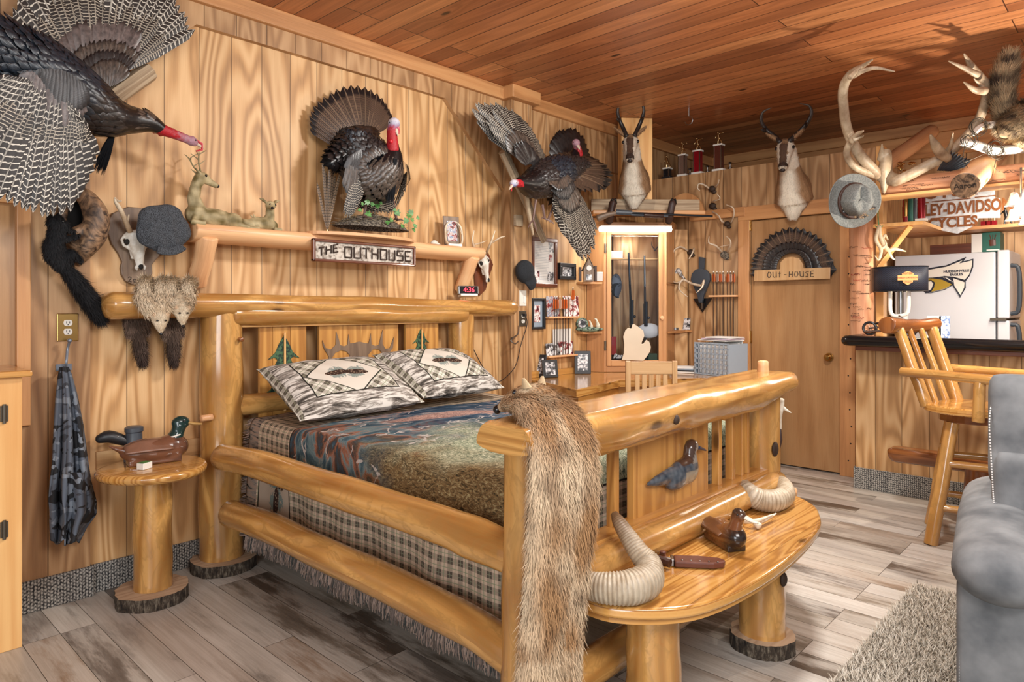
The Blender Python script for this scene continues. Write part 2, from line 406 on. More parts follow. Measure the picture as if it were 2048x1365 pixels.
def wood(name, dark, mid, light, ring=9, su=4.5, sv=.55, rough=.45, knots=.0, groove=0, coat=0, fine=.35, bump=.15, cath=1, gw=.028, contrast=1, var=.35, seam=0, fig=0):
    t = NT(name, rough, coat=coat); uv = t.uv(); x, y, _ = t.sep(uv)[:3]
    bid = None
    if groove:
        gx = t.m('DIVIDE', x, groove); bid = t.m('FLOOR', gx)
        if seam: bid2 = t.m('FLOOR', t.m('DIVIDE', x, seam))
    P = t.com(t.m('MULTIPLY', x, su), t.m('MULTIPLY', y, sv))
    w = t.m('MULTIPLY', bid2 if (groove and seam) else (bid if bid is not None else 0.0), 3.7)
    n1 = t.noise(P, 1, 2, .5, w=w)
    # knots
    if knots:
        kv = t.com(t.m('MULTIPLY', x, 3.6), t.m('MULTIPLY', y, 1.5))
        kd = t.vor(kv, 1, rnd=1)
        kf = t.ramp(kd, [(0, 1.0), (.05*knots+.02, .85), (.09*knots+.04, .0)])
        n1 = t.m('ADD', n1, t.m('MULTIPLY', t.ramp(kd, [(0, 1.0), (.35, 0.0)]), .18))
    r = t.m('FRACT', t.m('MULTIPLY', n1, ring)) if not cath else t.m('MULTIPLY', t.m('ADD', t.m('SINE', t.m('MULTIPLY', n1, ring*6.28)), 1.0), .5)
    f = t.noise(t.com(t.m('MULTIPLY', x, 160), t.m('MULTIPLY', y, 5)), 1, 3, .6)
    big = t.noise(t.com(t.m('MULTIPLY', x, 2.2), t.m('MULTIPLY', y, 1.1)), 1, 3, .6, w=w)
    h = t.m('ADD', t.m('MULTIPLY', r, .55*contrast), t.m('ADD', t.m('MULTIPLY', f, fine), t.m('MULTIPLY', big, var)))
    c = t.ramp(h, [(.12, dark), (.5, mid), (.92, light)])
    if fig:
        fg = t.noise(t.com(t.m('MULTIPLY', x, 14), t.m('MULTIPLY', y, 6)), 1, 3, .6, dist=1.2)
        c = t.mix(t.ramp(fg, [(.45, 0.0), (.5, fig), (.62, 0.0)]), c, tuple(k*.62 for k in mid))
    if knots: c = t.mix(kf, c, tuple(k*.25 for k in dark))
    hh = f
    if groove:
        fr = t.m('FRACT', gx); gm = t.ramp(fr, [(0, 1.0), (gw, 1.0), (gw*1.6, 0.0)], 'LINEAR')
        bv = t.noise(t.com(bid, 3.3, 0.0), 7.3, 0); c = t.mix(1.0, c, t.ramp(bv, [(.25, .82), (.75, 1.08)]), 'MULTIPLY')
        c = t.mix(t.m('MULTIPLY', gm, .75), c, tuple(k*.3 for k in dark))
        hh = t.m('SUBTRACT', t.m('MULTIPLY', f, .15), gm)
    t.col(c)
    if bump: t.bump(hh, bump, .004)
    return t.mat
def boards(name, bw, bl, cols, dark, rough=.4, bump=.3, ring=7, knots=1, coat=0, line=.004, worn=0, spec=None):
    """planks laid along v; per-board colour"""
    t = NT(name, rough, coat=coat, spec=spec); x, y, _ = t.sep(t.uv())[:3]
    br = t.new('ShaderNodeTexBrick'); t.link(t.com(y, x), br.inputs['Vector'])
    br.offset = .37; br.offset_frequency = 3; br.squash = 1
    I = br.inputs; I['Color1'].default_value = (0, 0, 0, 1); I['Color2'].default_value = (1, 1, 1, 1); I['Scale'].default_value = 1
    I['Mortar Size'].default_value = line; I['Mortar Smooth'].default_value = .1; I['Bias'].default_value = 0; I['Brick Width'].default_value = bl; I['Row Height'].default_value = bw
    I['Mortar'].default_value = (.5, .5, .5, 1)
    rnd = t.sep(br.outputs['Color'])[0]; mort = br.outputs['Fac']
    n1 = t.noise(t.com(t.m('MULTIPLY', x, 7), t.m('MULTIPLY', y, .7)), 1, 2, .5, w=t.m('MULTIPLY', rnd, 23))
    if knots:
        kd = t.vor(t.com(t.m('MULTIPLY', x, 4.5), t.m('MULTIPLY', y, 1.7)), 1)
        n1 = t.m('ADD', n1, t.m('MULTIPLY', t.ramp(kd, [(0, 1.0), (.3, 0.0)]), .2))
    r = t.m('MULTIPLY', t.m('ADD', t.m('SINE', t.m('MULTIPLY', n1, ring*6.28)), 1.0), .5)
    f = t.noise(t.com(t.m('MULTIPLY', x, 120), t.m('MULTIPLY', y, 3)), 1, 3, .65, w=t.m('MULTIPLY', rnd, 9))
    c = t.ramp(rnd, cols)
    if worn:
        p = t.noise(t.com(t.m('MULTIPLY', x, 9), t.m('MULTIPLY', y, 1.6)), 1, 6, .68, w=t.m('MULTIPLY', rnd, 31))
        c = t.mix(t.ramp(p, [(.43, 0.0), (.54, worn)]), c, t.ramp(t.noise(t.com(x, y), 1.3, 2), [(.35, g(226, 222, 214)), (.65, g(196, 190, 180))]))
        c = t.mix(t.ramp(p, [(.3, .75), (.42, 0.0)]), c, g(72, 62, 54))
    c = t.mix(t.m('MULTIPLY', r, .42 if not worn else .18), c, t.mix(1.0, c, (.5, .42, .36), 'MULTIPLY'))
    c = t.mix(t.ramp(f, [(.35, .38), (.6, 0.0)]), c, t.mix(1.0, c, (.55, .5, .45), 'MULTIPLY'))
    if knots: c = t.mix(t.ramp(kd, [(0, 1.0), (.055, .9), (.085, 0.0)]), c, tuple(k*.35 for k in dark))
    c = t.mix(mort, c, dark); t.col(c)
    t.bump(t.m('SUBTRACT', t.m('MULTIPLY', f, .12), mort), bump, .004)
    return t.mat
M = {}
M['ply'] = wood('plywood', g(140, 98, 56), g(196, 150, 98), g(222, 182, 132), ring=15, su=3.6, sv=.5, rough=.5, groove=.1667, knots=.0, gw=.018, fine=.3, bump=.5, contrast=.85, seam=1.0, var=.4)
M['ply2'] = wood('plywood_brown', g(122, 86, 54), g(168, 126, 84), g(198, 158, 114), ring=15, su=3.6, sv=.5, rough=.5, groove=.1667, gw=.018, fine=.3, bump=.5, contrast=.8, seam=1.2, var=.45)
M['trim'] = wood('trim_wood', g(148, 98, 58), g(194, 140, 90), g(212, 164, 112), ring=3, su=10, sv=.4, rough=.45, knots=.35, contrast=.5)
M['ceil'] = boards('ceiling_boards', .127, 2.6, [(0, g(160, 98, 60)), (.5, g(194, 124, 78)), (1, g(218, 152, 100))], g(70, 36, 20), rough=.38, knots=1, line=.003)
M['floor'] = boards('floor_planks', .125, 1.1, [(.12, g(96, 86, 76)), (.28, g(150, 140, 126)), (.42, g(198, 194, 186)), (.56, g(150, 130, 110)), (.7, g(214, 212, 206)), (.86, g(118, 111, 104))], g(60, 54, 48), rough=.36, knots=0, line=.0012, worn=.62, ring=4, bump=.12)
M['log'] = wood('varnished_log', g(146, 94, 42), g(200, 150, 84), g(222, 180, 116), ring=6, su=6, sv=.7, rough=.2, knots=.35, coat=.6, contrast=.6, fine=.12, bump=.03, fig=.55)
M['log2'] = wood('dark_log', g(92, 48, 22), g(140, 84, 42), g(172, 112, 60), ring=7, su=7, sv=.9, rough=.25, knots=.4, coat=.4, contrast=.5, fine=.2, bump=.05)
M['pine'] = wood('pine_panel', g(152, 98, 46), g(198, 144, 76), g(218, 172, 106), ring=6, su=9, sv=.35, rough=.28, knots=.5, coat=.3, contrast=.55, fine=.15, bump=.04)
M['pinelt'] = wood('pine_light', g(210, 150, 86), g(236, 190, 126), g(244, 208, 150), ring=5, su=9, sv=.35, rough=.35, knots=.55, contrast=.35, fine=.15, bump=.04)
M['peeled'] = wood('peeled_log', g(170, 112, 72), g(226, 176, 128), g(242, 206, 160), ring=4, su=6, sv=.4, rough=.42, knots=.6, contrast=.4, fine=.35, bump=.12)
M['bench'] = wood('bench_top', g(150, 94, 38), g(200, 146, 76), g(224, 180, 112), ring=9, su=16, sv=.8, rough=.16, knots=.2, coat=.7, contrast=.7, fine=.12, bump=.02, groove=.14, gw=.008)
M['oak'] = wood('oak', g(150, 108, 68), g(190, 150, 104), g(208, 172, 128), ring=5, su=8, sv=.5, rough=.4, contrast=.5, fine=.5)
M['doorw'] = wood('door_veneer', g(128, 92, 56), g(164, 122, 80), g(182, 142, 98), ring=6, su=3.5, sv=.35, rough=.35, contrast=.5, fine=.5, bump=.05)
M['grey_wood'] = wood('weathered_wood', g(90, 76, 60), g(150, 128, 102), g(190, 170, 142), ring=6, su=14, sv=.8, rough=.75, contrast=.6, fine=.6, bump=.5)
M['walnut'] = wood('stained_board', g(70, 54, 42), g(112, 90, 72), g(144, 120, 96), ring=5, su=12, sv=.8, rough=.45, contrast=.5, fine=.5)
M['mahog'] = wood('mahogany', g(60, 26, 14), g(106, 54, 32), g(134, 74, 46), ring=5, su=12, sv=.8, rough=.3, contrast=.4, coat=.3)
M['cedarlog'] = wood('cedar_log', g(140, 88, 58), g(188, 132, 96), g(216, 168, 130), ring=4, su=7, sv=.5, rough=.55, knots=.35, contrast=.5, fine=.5, bump=.2)
M['slice'] = wood('slice_wood', g(140, 112, 88), g(184, 156, 128), g(206, 182, 154), ring=9, su=9, sv=6, rough=.7, contrast=.5, fine=.4)
def bark():
    t = NT('bark', .9); o = t.obj(); n = t.noise(t.mul(o, (1, 1, .35)), 60, 6, .7)
    t.col(t.ramp(n, [(.35, g(26, 20, 15)), (.5, g(74, 62, 50)), (.68, g(150, 138, 120))])); t.bump(n, 1, .02); return t.mat
M['bark'] = bark()
def colmat(name, rough=.6, sc=60, var=.25, bump=.2, coat=0, spec=.4):
    t = NT(name, rough, spec=spec, coat=coat); n = t.noise(t.obj(), sc, 4)
    c = t.attr(); t.col(t.mix(t.m('MULTIPLY', n, var), c, t.mix(1.0, c, (.3, .3, .3), 'MULTIPLY')))
    if bump: t.bump(n, bump, .004)
    return t.mat
M['fur'] = colmat('fur', .75, 25, .3, 0, spec=.15)
M['paint'] = colmat('painted', .45, 60, .15, .1)
M['skin'] = colmat('bird_skin', .5, 150, .4, .6)
M['resin'] = colmat('resin', .6, 70, .5, .6)
M['glossp'] = colmat('glossy_paint', .2, 20, .3, .05, coat=.5)
def bone():
    t = NT('antler', .45); n = t.noise(t.mul(t.obj(), (1, 1, .6)), 30, 5, .6); c = t.attr()
    t.col(t.mix(t.ramp(n, [(.42, .0), (.62, .55)]), c, t.mix(1.0, c, (.55, .45, .34), 'MULTIPLY'))); t.bump(n, .4, .006); return t.mat
M['bone'] = bone()
def barred(name, period, dark, light, lo=.45, hi=.6, edge=.1, rough=.4, tipband=False, chev=.35, tipwhite=0):
    """wing feather: bars across, chevron towards the shaft"""
    t = NT(name, rough, spec=.4); uv = t.uv(); x, y, _ = t.sep(uv)[:3]; fx = t.m('FRACT', x); ax_ = t.m('ABSOLUTE', t.m('SUBTRACT', fx, .5))
    a = t.attr(); ar, ag, ab = t.sep(a)[:3]
    n = t.noise(t.com(t.m('MULTIPLY', fx, 4), t.m('MULTIPLY', y, 60)), 1, 3, .6, w=t.m('FLOOR', x))
    ph = t.m('ADD', t.m('ADD', t.m('DIVIDE', y, period), t.m('MULTIPLY', t.m('FRACT', t.m('MULTIPLY', t.m('FLOOR', x), .618)), .6)), t.m('ADD', t.m('MULTIPLY', ax_, chev*-2), t.m('MULTIPLY', n, .55)))
    s = t.m('FRACT', ph)
    c = t.mix(t.ramp(s, [(lo-edge, 0.0), (lo, 1.0), (hi, 1.0), (hi+edge, 0.0)]), dark, light)
    if tipband:
        c = t.mix(t.ramp(ag, [(.72, 0.0), (.8, 1.0)]), c, g(22, 20, 22))
        c = t.mix(t.ramp(t.m('ADD', ag, t.m('MULTIPLY', n, .03)), [(.965, 0.0), (.985, 1.0)]), c, tipband if isinstance(tipband, tuple) else dark)
    if tipwhite:
        c = t.mix(t.ramp(ag, [(tipwhite-.04, 0.0), (tipwhite, 1.0)]), c, light)
    c = t.mix(t.ramp(ax_, [(.03, 1.0), (.055, 0.0)]), c, tuple(k*.5 for k in light) if not tipband else g(110, 90, 72))
    c = t.mix(1.0, c, t.com(ar, ar, ar), 'MULTIPLY')
    t.col(c); barb = t.m('SINE', t.m('ADD', t.m('MULTIPLY', y, 1500), t.m('MULTIPLY', ax_, 40))); t.bump(barb, .12, .002)
    return t.mat
M['f_bar'] = barred('barred_feather', .025, g(44, 38, 35), g(214, 206, 192), .52, .64, .07, chev=-.5)
M['f_bar2'] = barred('barred_feather_fine', .014, g(40, 34, 31), g(196, 184, 166), .53, .63, .09, chev=-.4)
M['f_tail'] = barred('tail_feather', .0075, g(46, 36, 32), g(112, 88, 70), .4, .6, .15, tipband=g(34, 26, 22))
M['f_phe'] = barred('pheasant_feather', .016, g(142, 118, 92), g(48, 36, 26), .4, .55, .08, chev=.3)
def dark_feather(name, c1, c2, c3):
    t = NT(name, .3, spec=.6); uv = t.uv(); x, y, _ = t.sep(uv)[:3]; a = t.sep(t.attr())
    n = t.noise(t.com(t.m('MULTIPLY', x, 3), t.m('MULTIPLY', y, 40)), 1, 3)
    c = t.mix(t.ramp(n, [(.3, 0.0), (.7, 1.0)]), c1, c2); c = t.mix(t.ramp(a[1], [(.82, 0.0), (.95, 1.0)]), c, c3)
    c = t.mix(1.0, c, t.com(a[0], a[0], a[0]), 'MULTIPLY')
    t.col(c); t.bump(t.m('SINE', t.m('MULTIPLY', y, 1800)), .15, .001); return t.mat
M['f_dark'] = dark_feather('dark_feather', g(26, 24, 26), g(52, 46, 44), g(14, 12, 14))
M['f_blue'] = dark_feather('blue_black_feather', g(18, 24, 32), g(44, 52, 62), g(12, 12, 16))
M['f_brnz'] = dark_feather('bronze_feather', g(40, 34, 30), g(96, 82, 72), g(20, 16, 15))
M['f_grey'] = dark_feather('grey_brown_feather', g(62, 54, 52), g(112, 98, 94), g(46, 38, 36))
def twoc(name, c1, c2, sc=200, rough=.8, bump=.4, st=(.45, .55), dist=0, det=3, coat=0):
    t = NT(name, rough, coat=coat); n = t.noise(t.obj(), sc, det, dist=dist); t.col(t.ramp(n, [(st[0], c1), (st[1], c2)])); t.bump(n, bump, .004); return t.mat
M['tweed'] = twoc('tweed', g(26, 28, 32), g(84, 88, 94), 420, .95, .5)
M['felt_black'] = twoc('black_corduroy', g(22, 26, 30), g(40, 44, 50), 300, .9, .4)
M['burl'] = twoc('burl_wood', g(52, 38, 30), g(156, 122, 92), 16, .5, .6, (.36, .64), dist=2.5, det=5)
M['felt_grey'] = twoc('grey_felt', g(98, 100, 98), g(116, 118, 115), 120, .85, .15)
M['suede'] = twoc('grey_suede', g(84, 88, 92), g(140, 143, 145), 9, .78, .25, (.3, .75), det=6)
def camo():
    t = NT('camo_cloth', .85); o = t.obj(); n = t.noise(t.mul(o, (1, 1, 1.6)), 7.5, 2, .5, dist=.6); n2 = t.noise(t.mul(o, (1, 1, 1.6)), 15, 1, .5, w=4.0, dist=.5)
    c = t.ramp(n, [(0, g(30, 32, 36)), (.46, g(30, 32, 36)), (.461, g(86, 94, 106)), (.58, g(86, 94, 106)), (.581, g(58, 62, 70))], 'CONSTANT'); c = t.mix(t.ramp(n2, [(.6, 0.0), (.605, 1.0)], 'CONSTANT'), c, g(118, 126, 136))
    t.col(c); t.bump(t.noise(o, 400, 2), .2, .002); return t.mat
M['camo'] = camo()
M['black'] = plain('black_plastic', g(32, 33, 36), .4, var=.1)
M['blackgl'] = plain('black_vinyl', g(18, 19, 22), .18, var=.1)
M['greyp'] = plain('grey_plastic', g(70, 76, 84), .4, var=.2)
M['white'] = plain('white_plastic', g(232, 228, 218), .35, var=.05)
M['steel'] = plain('steel', g(150, 150, 150), .28, 1, var=.2)
M['gun'] = plain('gun_steel', g(58, 62, 68), .28, .85, var=.2)
M['gunst'] = plain('gun_silver', g(150, 155, 160), .3, .9, var=.2)
M['brass'] = plain('brass', g(188, 150, 90), .25, 1, var=.2)
M['gold'] = plain('gold_plastic', g(210, 180, 130), .18, 1, var=.2)
M['iron'] = plain('hinge_iron', g(96, 88, 76), .45, .7, var=.3)
M['leather'] = plain('brown_leather', g(104, 58, 44), .35, var=.5, sc=40, bump=.2)
M['leather_dk'] = plain('dark_leather', g(64, 38, 28), .4, var=.4, sc=40, bump=.2)
M['red'] = plain('red', g(170, 30, 34), .4); M['redgl'] = plain('red_glitter', g(170, 24, 36), .25, .4, var=.8, sc=200)
M['bluepaint'] = plain('slate_paint', g(58, 66, 76), .5, var=.3, sc=12)
M['fridge'] = plain('fridge_enamel', g(214, 216, 222), .32, var=.04, sc=4)
M['paper'] = plain('paper', g(232, 230, 226), .7, var=.05); M['basket'] = plain('grey_plastic_light', g(154, 168, 182), .4, var=.05)
M['green'] = twoc('ivy_leaf', g(44, 96, 40), g(110, 160, 90), 40, .45, .1, (.3, .7)); M['greenbox'] = plain('green_card', g(22, 96, 82), .5, var=.1)
M['moss'] = twoc('twig_ground', g(52, 46, 40), g(128, 118, 104), 90, .95, .9, (.4, .62), det=6)
M['led'] = plain('red_led', g(255, 30, 50), .4, emis=4)
M['tubelight'] = plain('tube_light', g(255, 250, 240), .4, emis=7, var=0)
M['glow'] = plain('lamp_glow', g(255, 214, 150), .4, emis=2.2, var=0)
M['birch'] = twoc('birch_bark', g(40, 34, 30), g(222, 216, 206), 14, .7, .3, (.34, .42), det=5)
M['signwhite'] = twoc('galvanized', g(190, 194, 198), g(214, 216, 220), 30, .35, .1); M['mortarw'] = twoc('birch_bark_sheet', g(110, 96, 84), g(196, 186, 174), 45, .8, .5, (.35, .55), det=5)
M['navy'] = plain('navy_ink', g(32, 36, 54), .4, var=0); M['mustard'] = plain('mustard_ink', g(172, 142, 40), .4, var=0); M['ink'] = plain('ink', g(38, 26, 20), .6, var=0); M['redink'] = plain('red_ink', g(160, 40, 30), .6, var=0)
M['orange'] = plain('orange_vane', g(236, 120, 40), .5, var=.1); M['pinkf'] = plain('cream_vane', g(240, 206, 180), .5, var=.1)
M['antstick'] = plain('dark_twig', g(56, 38, 26), .7, var=.4, bump=.3)
M['foilshade'] = None
def glassm(name, tint=(1, 1, 1), rough=0, trans=.86):
    t = NT(name, rough); n = t.n; gl = t.new('ShaderNodeBsdfGlossy'); gl.inputs['Roughness'].default_value = .03
    tr = t.new('ShaderNodeBsdfTransparent'); tr.inputs[0].default_value = (*tint, 1); mx = t.new('ShaderNodeMixShader')
    fr = t.new('ShaderNodeFresnel'); fr.inputs[0].default_value = 1.5
    t.link(fr.outputs[0], mx.inputs[0]); t.link(tr.outputs[0], mx.inputs[1]); t.link(gl.outputs[0], mx.inputs[2]); t.link(mx.outputs[0], n['Material Output'].inputs[0]); return t.mat
M['glass'] = glassm('glass', (.9, .92, .95)); 
t = NT('frosted_glass', .25); t.col((.95, .96, .97)); t.b.inputs['Transmission Weight'].default_value = .6; M['frost'] = t.mat
def weave(name, c1, c2, s1, s2, rough=.9):
    t = NT(name, rough); x, y, _ = t.sep(t.uv())[:3]
    a = t.m('MULTIPLY', t.m('ADD', t.m('SINE', t.m('MULTIPLY', t.m('ADD', x, t.m('MULTIPLY', t.m('PINGPONG', y, .012), .8)), s1)), 1.0), .5)
    b = t.m('MULTIPLY', t.m('ADD', t.m('SINE', t.m('MULTIPLY', y, s2)), 1.0), .5); n = t.noise(t.com(x, y), 300, 2)
    n2 = t.noise(t.com(t.m('MULTIPLY', x, 70), t.m('MULTIPLY', y, 110)), 1, 3); h = t.m('MULTIPLY', t.m('ADD', t.m('MULTIPLY', t.m('MULTIPLY', a, b), .55), t.m('ADD', t.m('MULTIPLY', n, .5), n2)), .55)
    t.col(t.ramp(h, [(.38, c1), (.62, c2)])); t.bump(h, .8, .004); return t.mat
M['carpet_base'] = weave('carpet_base', g(40, 40, 42), g(176, 172, 164), 420, 520)
def picture(name, stops, sc=18, border=None, det=4):
    t = NT(name, .3, coat=.2); o = t.obj(); n = t.noise(o, sc, det, .6, dist=.4); t.col(t.ramp(n, stops, 'LINEAR')); return t.mat
M['photo_bw'] = picture('photo_bw', [(.38, g(24, 24, 26)), (.48, g(120, 120, 124)), (.56, g(226, 226, 228))], 34)
M['photo_col'] = picture('photo_colour', [(.34, g(30, 34, 40)), (.42, g(150, 40, 40)), (.5, g(206, 200, 196)), (.58, g(84, 110, 150)), (.66, g(240, 236, 230))], 30)
M['photo_red'] = picture('photo_red', [(.36, g(40, 40, 50)), (.45, g(160, 40, 46)), (.52, g(226, 224, 222)), (.62, g(240, 240, 240))], 30)
# ------------------------------------------------------------------ the room
CZ = 2.92
def sb(name, x0, x1, y0, y1, z0, z1, mat, long=None, parent=None, bev=0, keep=False):
    o = MB().bx(x0, x1, y0, y1, z0, z1, long=long).build(name, mat, parent, bev=bev)
    if parent is None: struct(o)
    return o
sb('floor', XA-.1, 3.2, -3, 7.2, -.1, 0, M['floor'], long=0)
sb('ceiling', XA-.1, 3.2, -3, 7.2, CZ, CZ+.1, M['ceil'], long=0)
sb('wall_left', XA-.1, XA, -3, 7.2, 0, CZ, M['ply'], long=2)
sb('wall_back', XA, 3.2, 6.9, 7.0, 0, CZ, M['ply2'], long=2)
# partition with the door to the back room, open above 2.5 m
PY = 5.58; PX1 = -1.49; PZ = 2.5
dl = ay(1500, 700, PY).x; dr = ay(1681, 700, PY).x; dz = ay(1500, 441, PY).z
wb = MB(); wb.bx(XA, dl, PY, PY+.1, 0, PZ, long=2); wb.bx(dl, dr, PY, PY+.1, dz, PZ, long=2); wb.bx(dr, PX1, PY, PY+.1, 0, PZ, long=2)
wb.bx(PX1-.22, PX1-.12, PY+.1, 6.9, 0, PZ, long=2)
struct(wb.build('wall_partition', M['ply2']))
d1 = struct(MB().bx(dl+.004, dr-.004, PY+.02, PY+.06, .01, dz-.004, long=2).build('door_1', M['doorw'], bev=.002))
kx = ay(1657, 715, PY).x; kz = ay(1657, 715, PY).z
k = MB(); k.lathe([(0.001, .065), (.018, .064), (.028, .05), (.026, .035), (.012, .028), (.012, .012), (.034, .01), (.034, 0)], (kx, PY+.02, kz), frame=Matrix(((1, 0, 0), (0, 0, -1), (0, 1, 0))))
k.build('door_knob', M['brass'], d1, smooth=True)
for pz in (2.0, 1.05, .25):
    k = MB(); k.bx(dl-.012, dl+.012, PY+.004, PY+.016, pz-.05, pz+.05); k.tube([(dl, PY, pz-.05), (dl, PY, pz+.05)], .006, 8); k.build('hinge', M['brass'], d1)
# casing boards, header board
c0 = ay(1478, 700, PY).x; c1 = ay(1712, 700, PY).x
for n, (x0, x1, z0, z1, lg) in enumerate([(c0, dl, 0, dz, 2), (dr, min(c1, PX1), 0, dz, 2), (c0, PX1, dz, dz+.115, 0)]):
    struct(MB().bx(x0, x1, PY-.022, PY, z0, z1, long=lg).build('trim_%d' % (n+1), M['trim'], bev=.003))
nm = MB()
for px, top in ((1699, 480),):
    for q in range(14): 
        p = ay(px+random.uniform(-5, 5), top+q*34, PY-.022); nm.ell(p, (.006, .003, .006), seg=8)
struct(nm.build('trim_nails', M['antstick']))
# raised plywood frame on the left wall: pilaster, top band, diagonal braces
fy0 = 0.93; fy1 = 3.62; zb = ax(700, 140, XA+.03).z
o_ = MB(); o_.prism([(-.2, .0), (fy0, .0), (fy0, ax(243, 195, XA+.03).z), (ax(393, 62, XA+.03).y, zb+.0), (ax(890, 195, XA+.03).y, zb), (fy1, ax(1000, 380, XA+.03).z), (fy1, CZ), (-.2, CZ)], (XA+.032, 0, 0), (0, 1, 0), (0, 0, 1), -.032)
struct(o_.build('wall_left_frame', M['ply2']))
ft = MB(); a0 = V((XA+.04, fy0, ax(243, 195, XA+.03).z)); a1 = V((XA+.04, ax(393, 62, XA+.03).y, zb))
pyy = 3.85
struct(MB().bx(XA, XA+.1, fy1, pyy, 0, CZ, long=2).build('wall_left_post', M['ply2'], bev=.003))
struct(MB().bx(XA, XA+.012, .96, 3.6, .56, .64, long=1).build('trim_4', M['ply']))
b_ = MB(); b_.bx(XA, XA+.03, pyy, 6.9, CZ-.42, CZ, long=2); struct(b_.build('wall_left_band', M['ply2']))
cr_ = MB(); cr_.bx(XA, XA+.062, -3, fy1-.03, CZ-.095, CZ, long=1); cr_.bx(XA, XA+.16, fy1-.04, pyy+.04, CZ-.095, CZ, long=1); cr_.bx(XA, XA+.062, pyy+.04, 6.9, CZ-.095, CZ, long=1)
struct(cr_.build('trim_5', M['trim'], bev=.008))
cb = MB(); cb.bx(XA+.06, 3.2, 6.84, 6.9, CZ-.095, CZ, long=0); cb.bx(XA+.06, 3.2, 6.86, 6.9, CZ-.3, CZ-.095, long=0); struct(cb.build('trim_6', M['trim'], bev=.006))
bl = MB(); bl.bx(XA, XA+.045, -1, fy0+.012, 0, .135, long=1); bl.bx(XA, XA+.014, fy0+.012, fy1, 0, .13, long=1); bl.bx(XA, XA+.115, fy1, pyy+.01, 0, .13, long=1)
struct(bl.build('baseboard_left', M['carpet_base'], bev=.004))
# dark recessed panel with frame at the very left
wy1 = ax(30, 600, XA+.03).y; wz1 = ax(20, 408, XA+.03).z
struct(MB().bx(XA+.03, XA+.036, -.2, wy1, .8, wz1, long=2).build('door_2', M['doorw']))
q = MB(); q.bx(XA+.032, XA+.06, wy1, wy1+.05, .8, wz1+.04, long=2); q.bx(XA+.032, XA+.06, -.2, wy1, wz1, wz1+.05, long=1); struct(q.build('trim_7', M['trim'], bev=.004))
# bar front wall
BY = 5.27; BX = -1.55
struct(MB().bx(BX, 2.4, BY, BY+.08, 0, 1.03, long=2).build('wall_bar', M['ply'], bev=.002))
bb = MB(); bb.bx(BX-.01, 2.4, BY-.015, BY, 0, .15, long=0); bb.bx(BX-.012, BX, BY, PY, 0, .15, long=1)
struct(bb.build('baseboard_bar', M['carpet_base'], bev=.003))
struct(MB().bx(BX, BX+.03, BY+.08, PY, 0, 1.03, long=2).build('wall_bar_side', M['trim']))
# ceiling hook
hk = ay(1413, 216, 5.3); hp = [(hk.x, 5.0, CZ), (hk.x, 5.0, CZ-.07)]+[(hk.x+.035*math.sin(a)-.0, 5.0, CZ-.105-.035*math.cos(a+PI)) for a in [.0, .8, 1.6, 2.4, 3.2, 4.0, 4.6]]
tag(MB().tube(hp, .003, 6, cap=True).build('ceiling_hook', M['steel'], smooth=True), 'small metal hook screwed into the dark part of the ceiling', 'hook')
# ------------------------------------------------------------------ fabrics of the bed
def plaid(t, x, y, per=.05, warm=True):
    def band(v, ph, lo, hi):
        f = t.m('FRACT', t.m('ADD', t.m('DIVIDE', v, per), ph)); return t.ramp(f, [(0, 0.0), (lo-.01, 0.0), (lo, 1.0), (hi, 1.0), (hi+.01, 0.0)])
    bx_, by_ = band(x, 0, .1, .55), band(y, 0, .1, .55)
    c = t.mix(t.m('MULTIPLY', bx_, .5), g(196, 172, 150) if warm else g(212, 206, 194), g(110, 98, 84)); c = t.mix(t.m('MULTIPLY', by_, .5), c, g(104, 94, 82)); c = t.mix(t.m('MULTIPLY', t.m('MULTIPLY', bx_, by_), .85), c, g(74, 67, 58))
    for v in (x, y): c = t.mix(t.m('MULTIPLY', band(v, .0, .77, .82), .75), c, g(120, 134, 104)); c = t.mix(t.m('MULTIPLY', band(v, .0, .30, .34), .6), c, g(140, 140, 116))
    return c
def barkc(t, x, y, lt=g(206, 200, 192), dk=g(62, 58, 54)):
    n = t.noise(t.com(t.m('MULTIPLY', x, 8), t.m('MULTIPLY', y, 55)), 1, 5, .65, dist=.8)
    return t.ramp(n, [(.38, dk), (.48, g(128, 120, 112)), (.56, lt)])
def inside(t, x, lo, hi): return t.m('MULTIPLY', t.m('GREATER_THAN', x, lo), t.m('LESS_THAN', x, hi))
def ellm(t, x, y, cx, cy, rx, ry, ang=0):
    c, s = math.cos(ang), math.sin(ang); dx, dy = t.m('SUBTRACT', x, cx), t.m('SUBTRACT', y, cy)
    a = t.m('DIVIDE', t.m('ADD', t.m('MULTIPLY', dx, c), t.m('MULTIPLY', dy, s)), rx); b = t.m('DIVIDE', t.m('SUBTRACT', t.m('MULTIPLY', dy, c), t.m('MULTIPLY', dx, s)), ry)
    return t.m('ADD', t.m('MULTIPLY', a, a), t.m('MULTIPLY', b, b))
def cones(t, c, x, y, spots):
    n = t.noise(t.com(x, y), 60, 3); v = t.vor(t.com(x, y), 75)
    for cx, cy, r, a in spots:
        nd = ellm(t, x, y, cx, cy, r*1.25, r*.85, a+.9); sp = t.m('ADD', nd, t.m('MULTIPLY', t.noise(t.com(x, y), 45, 2, dist=2), 1.6))
        c = t.mix(t.m('MULTIPLY', t.m('LESS_THAN', sp, 1.35), .75), c, g(84, 110, 108))
    for cx, cy, r, a in spots:
        e = t.m('LESS_THAN', ellm(t, x, y, cx, cy, r, r*.36, a), 1); c = t.mix(e, c, t.ramp(v, [(.15, g(150, 128, 108)), (.45, g(58, 42, 36))]))
    return c
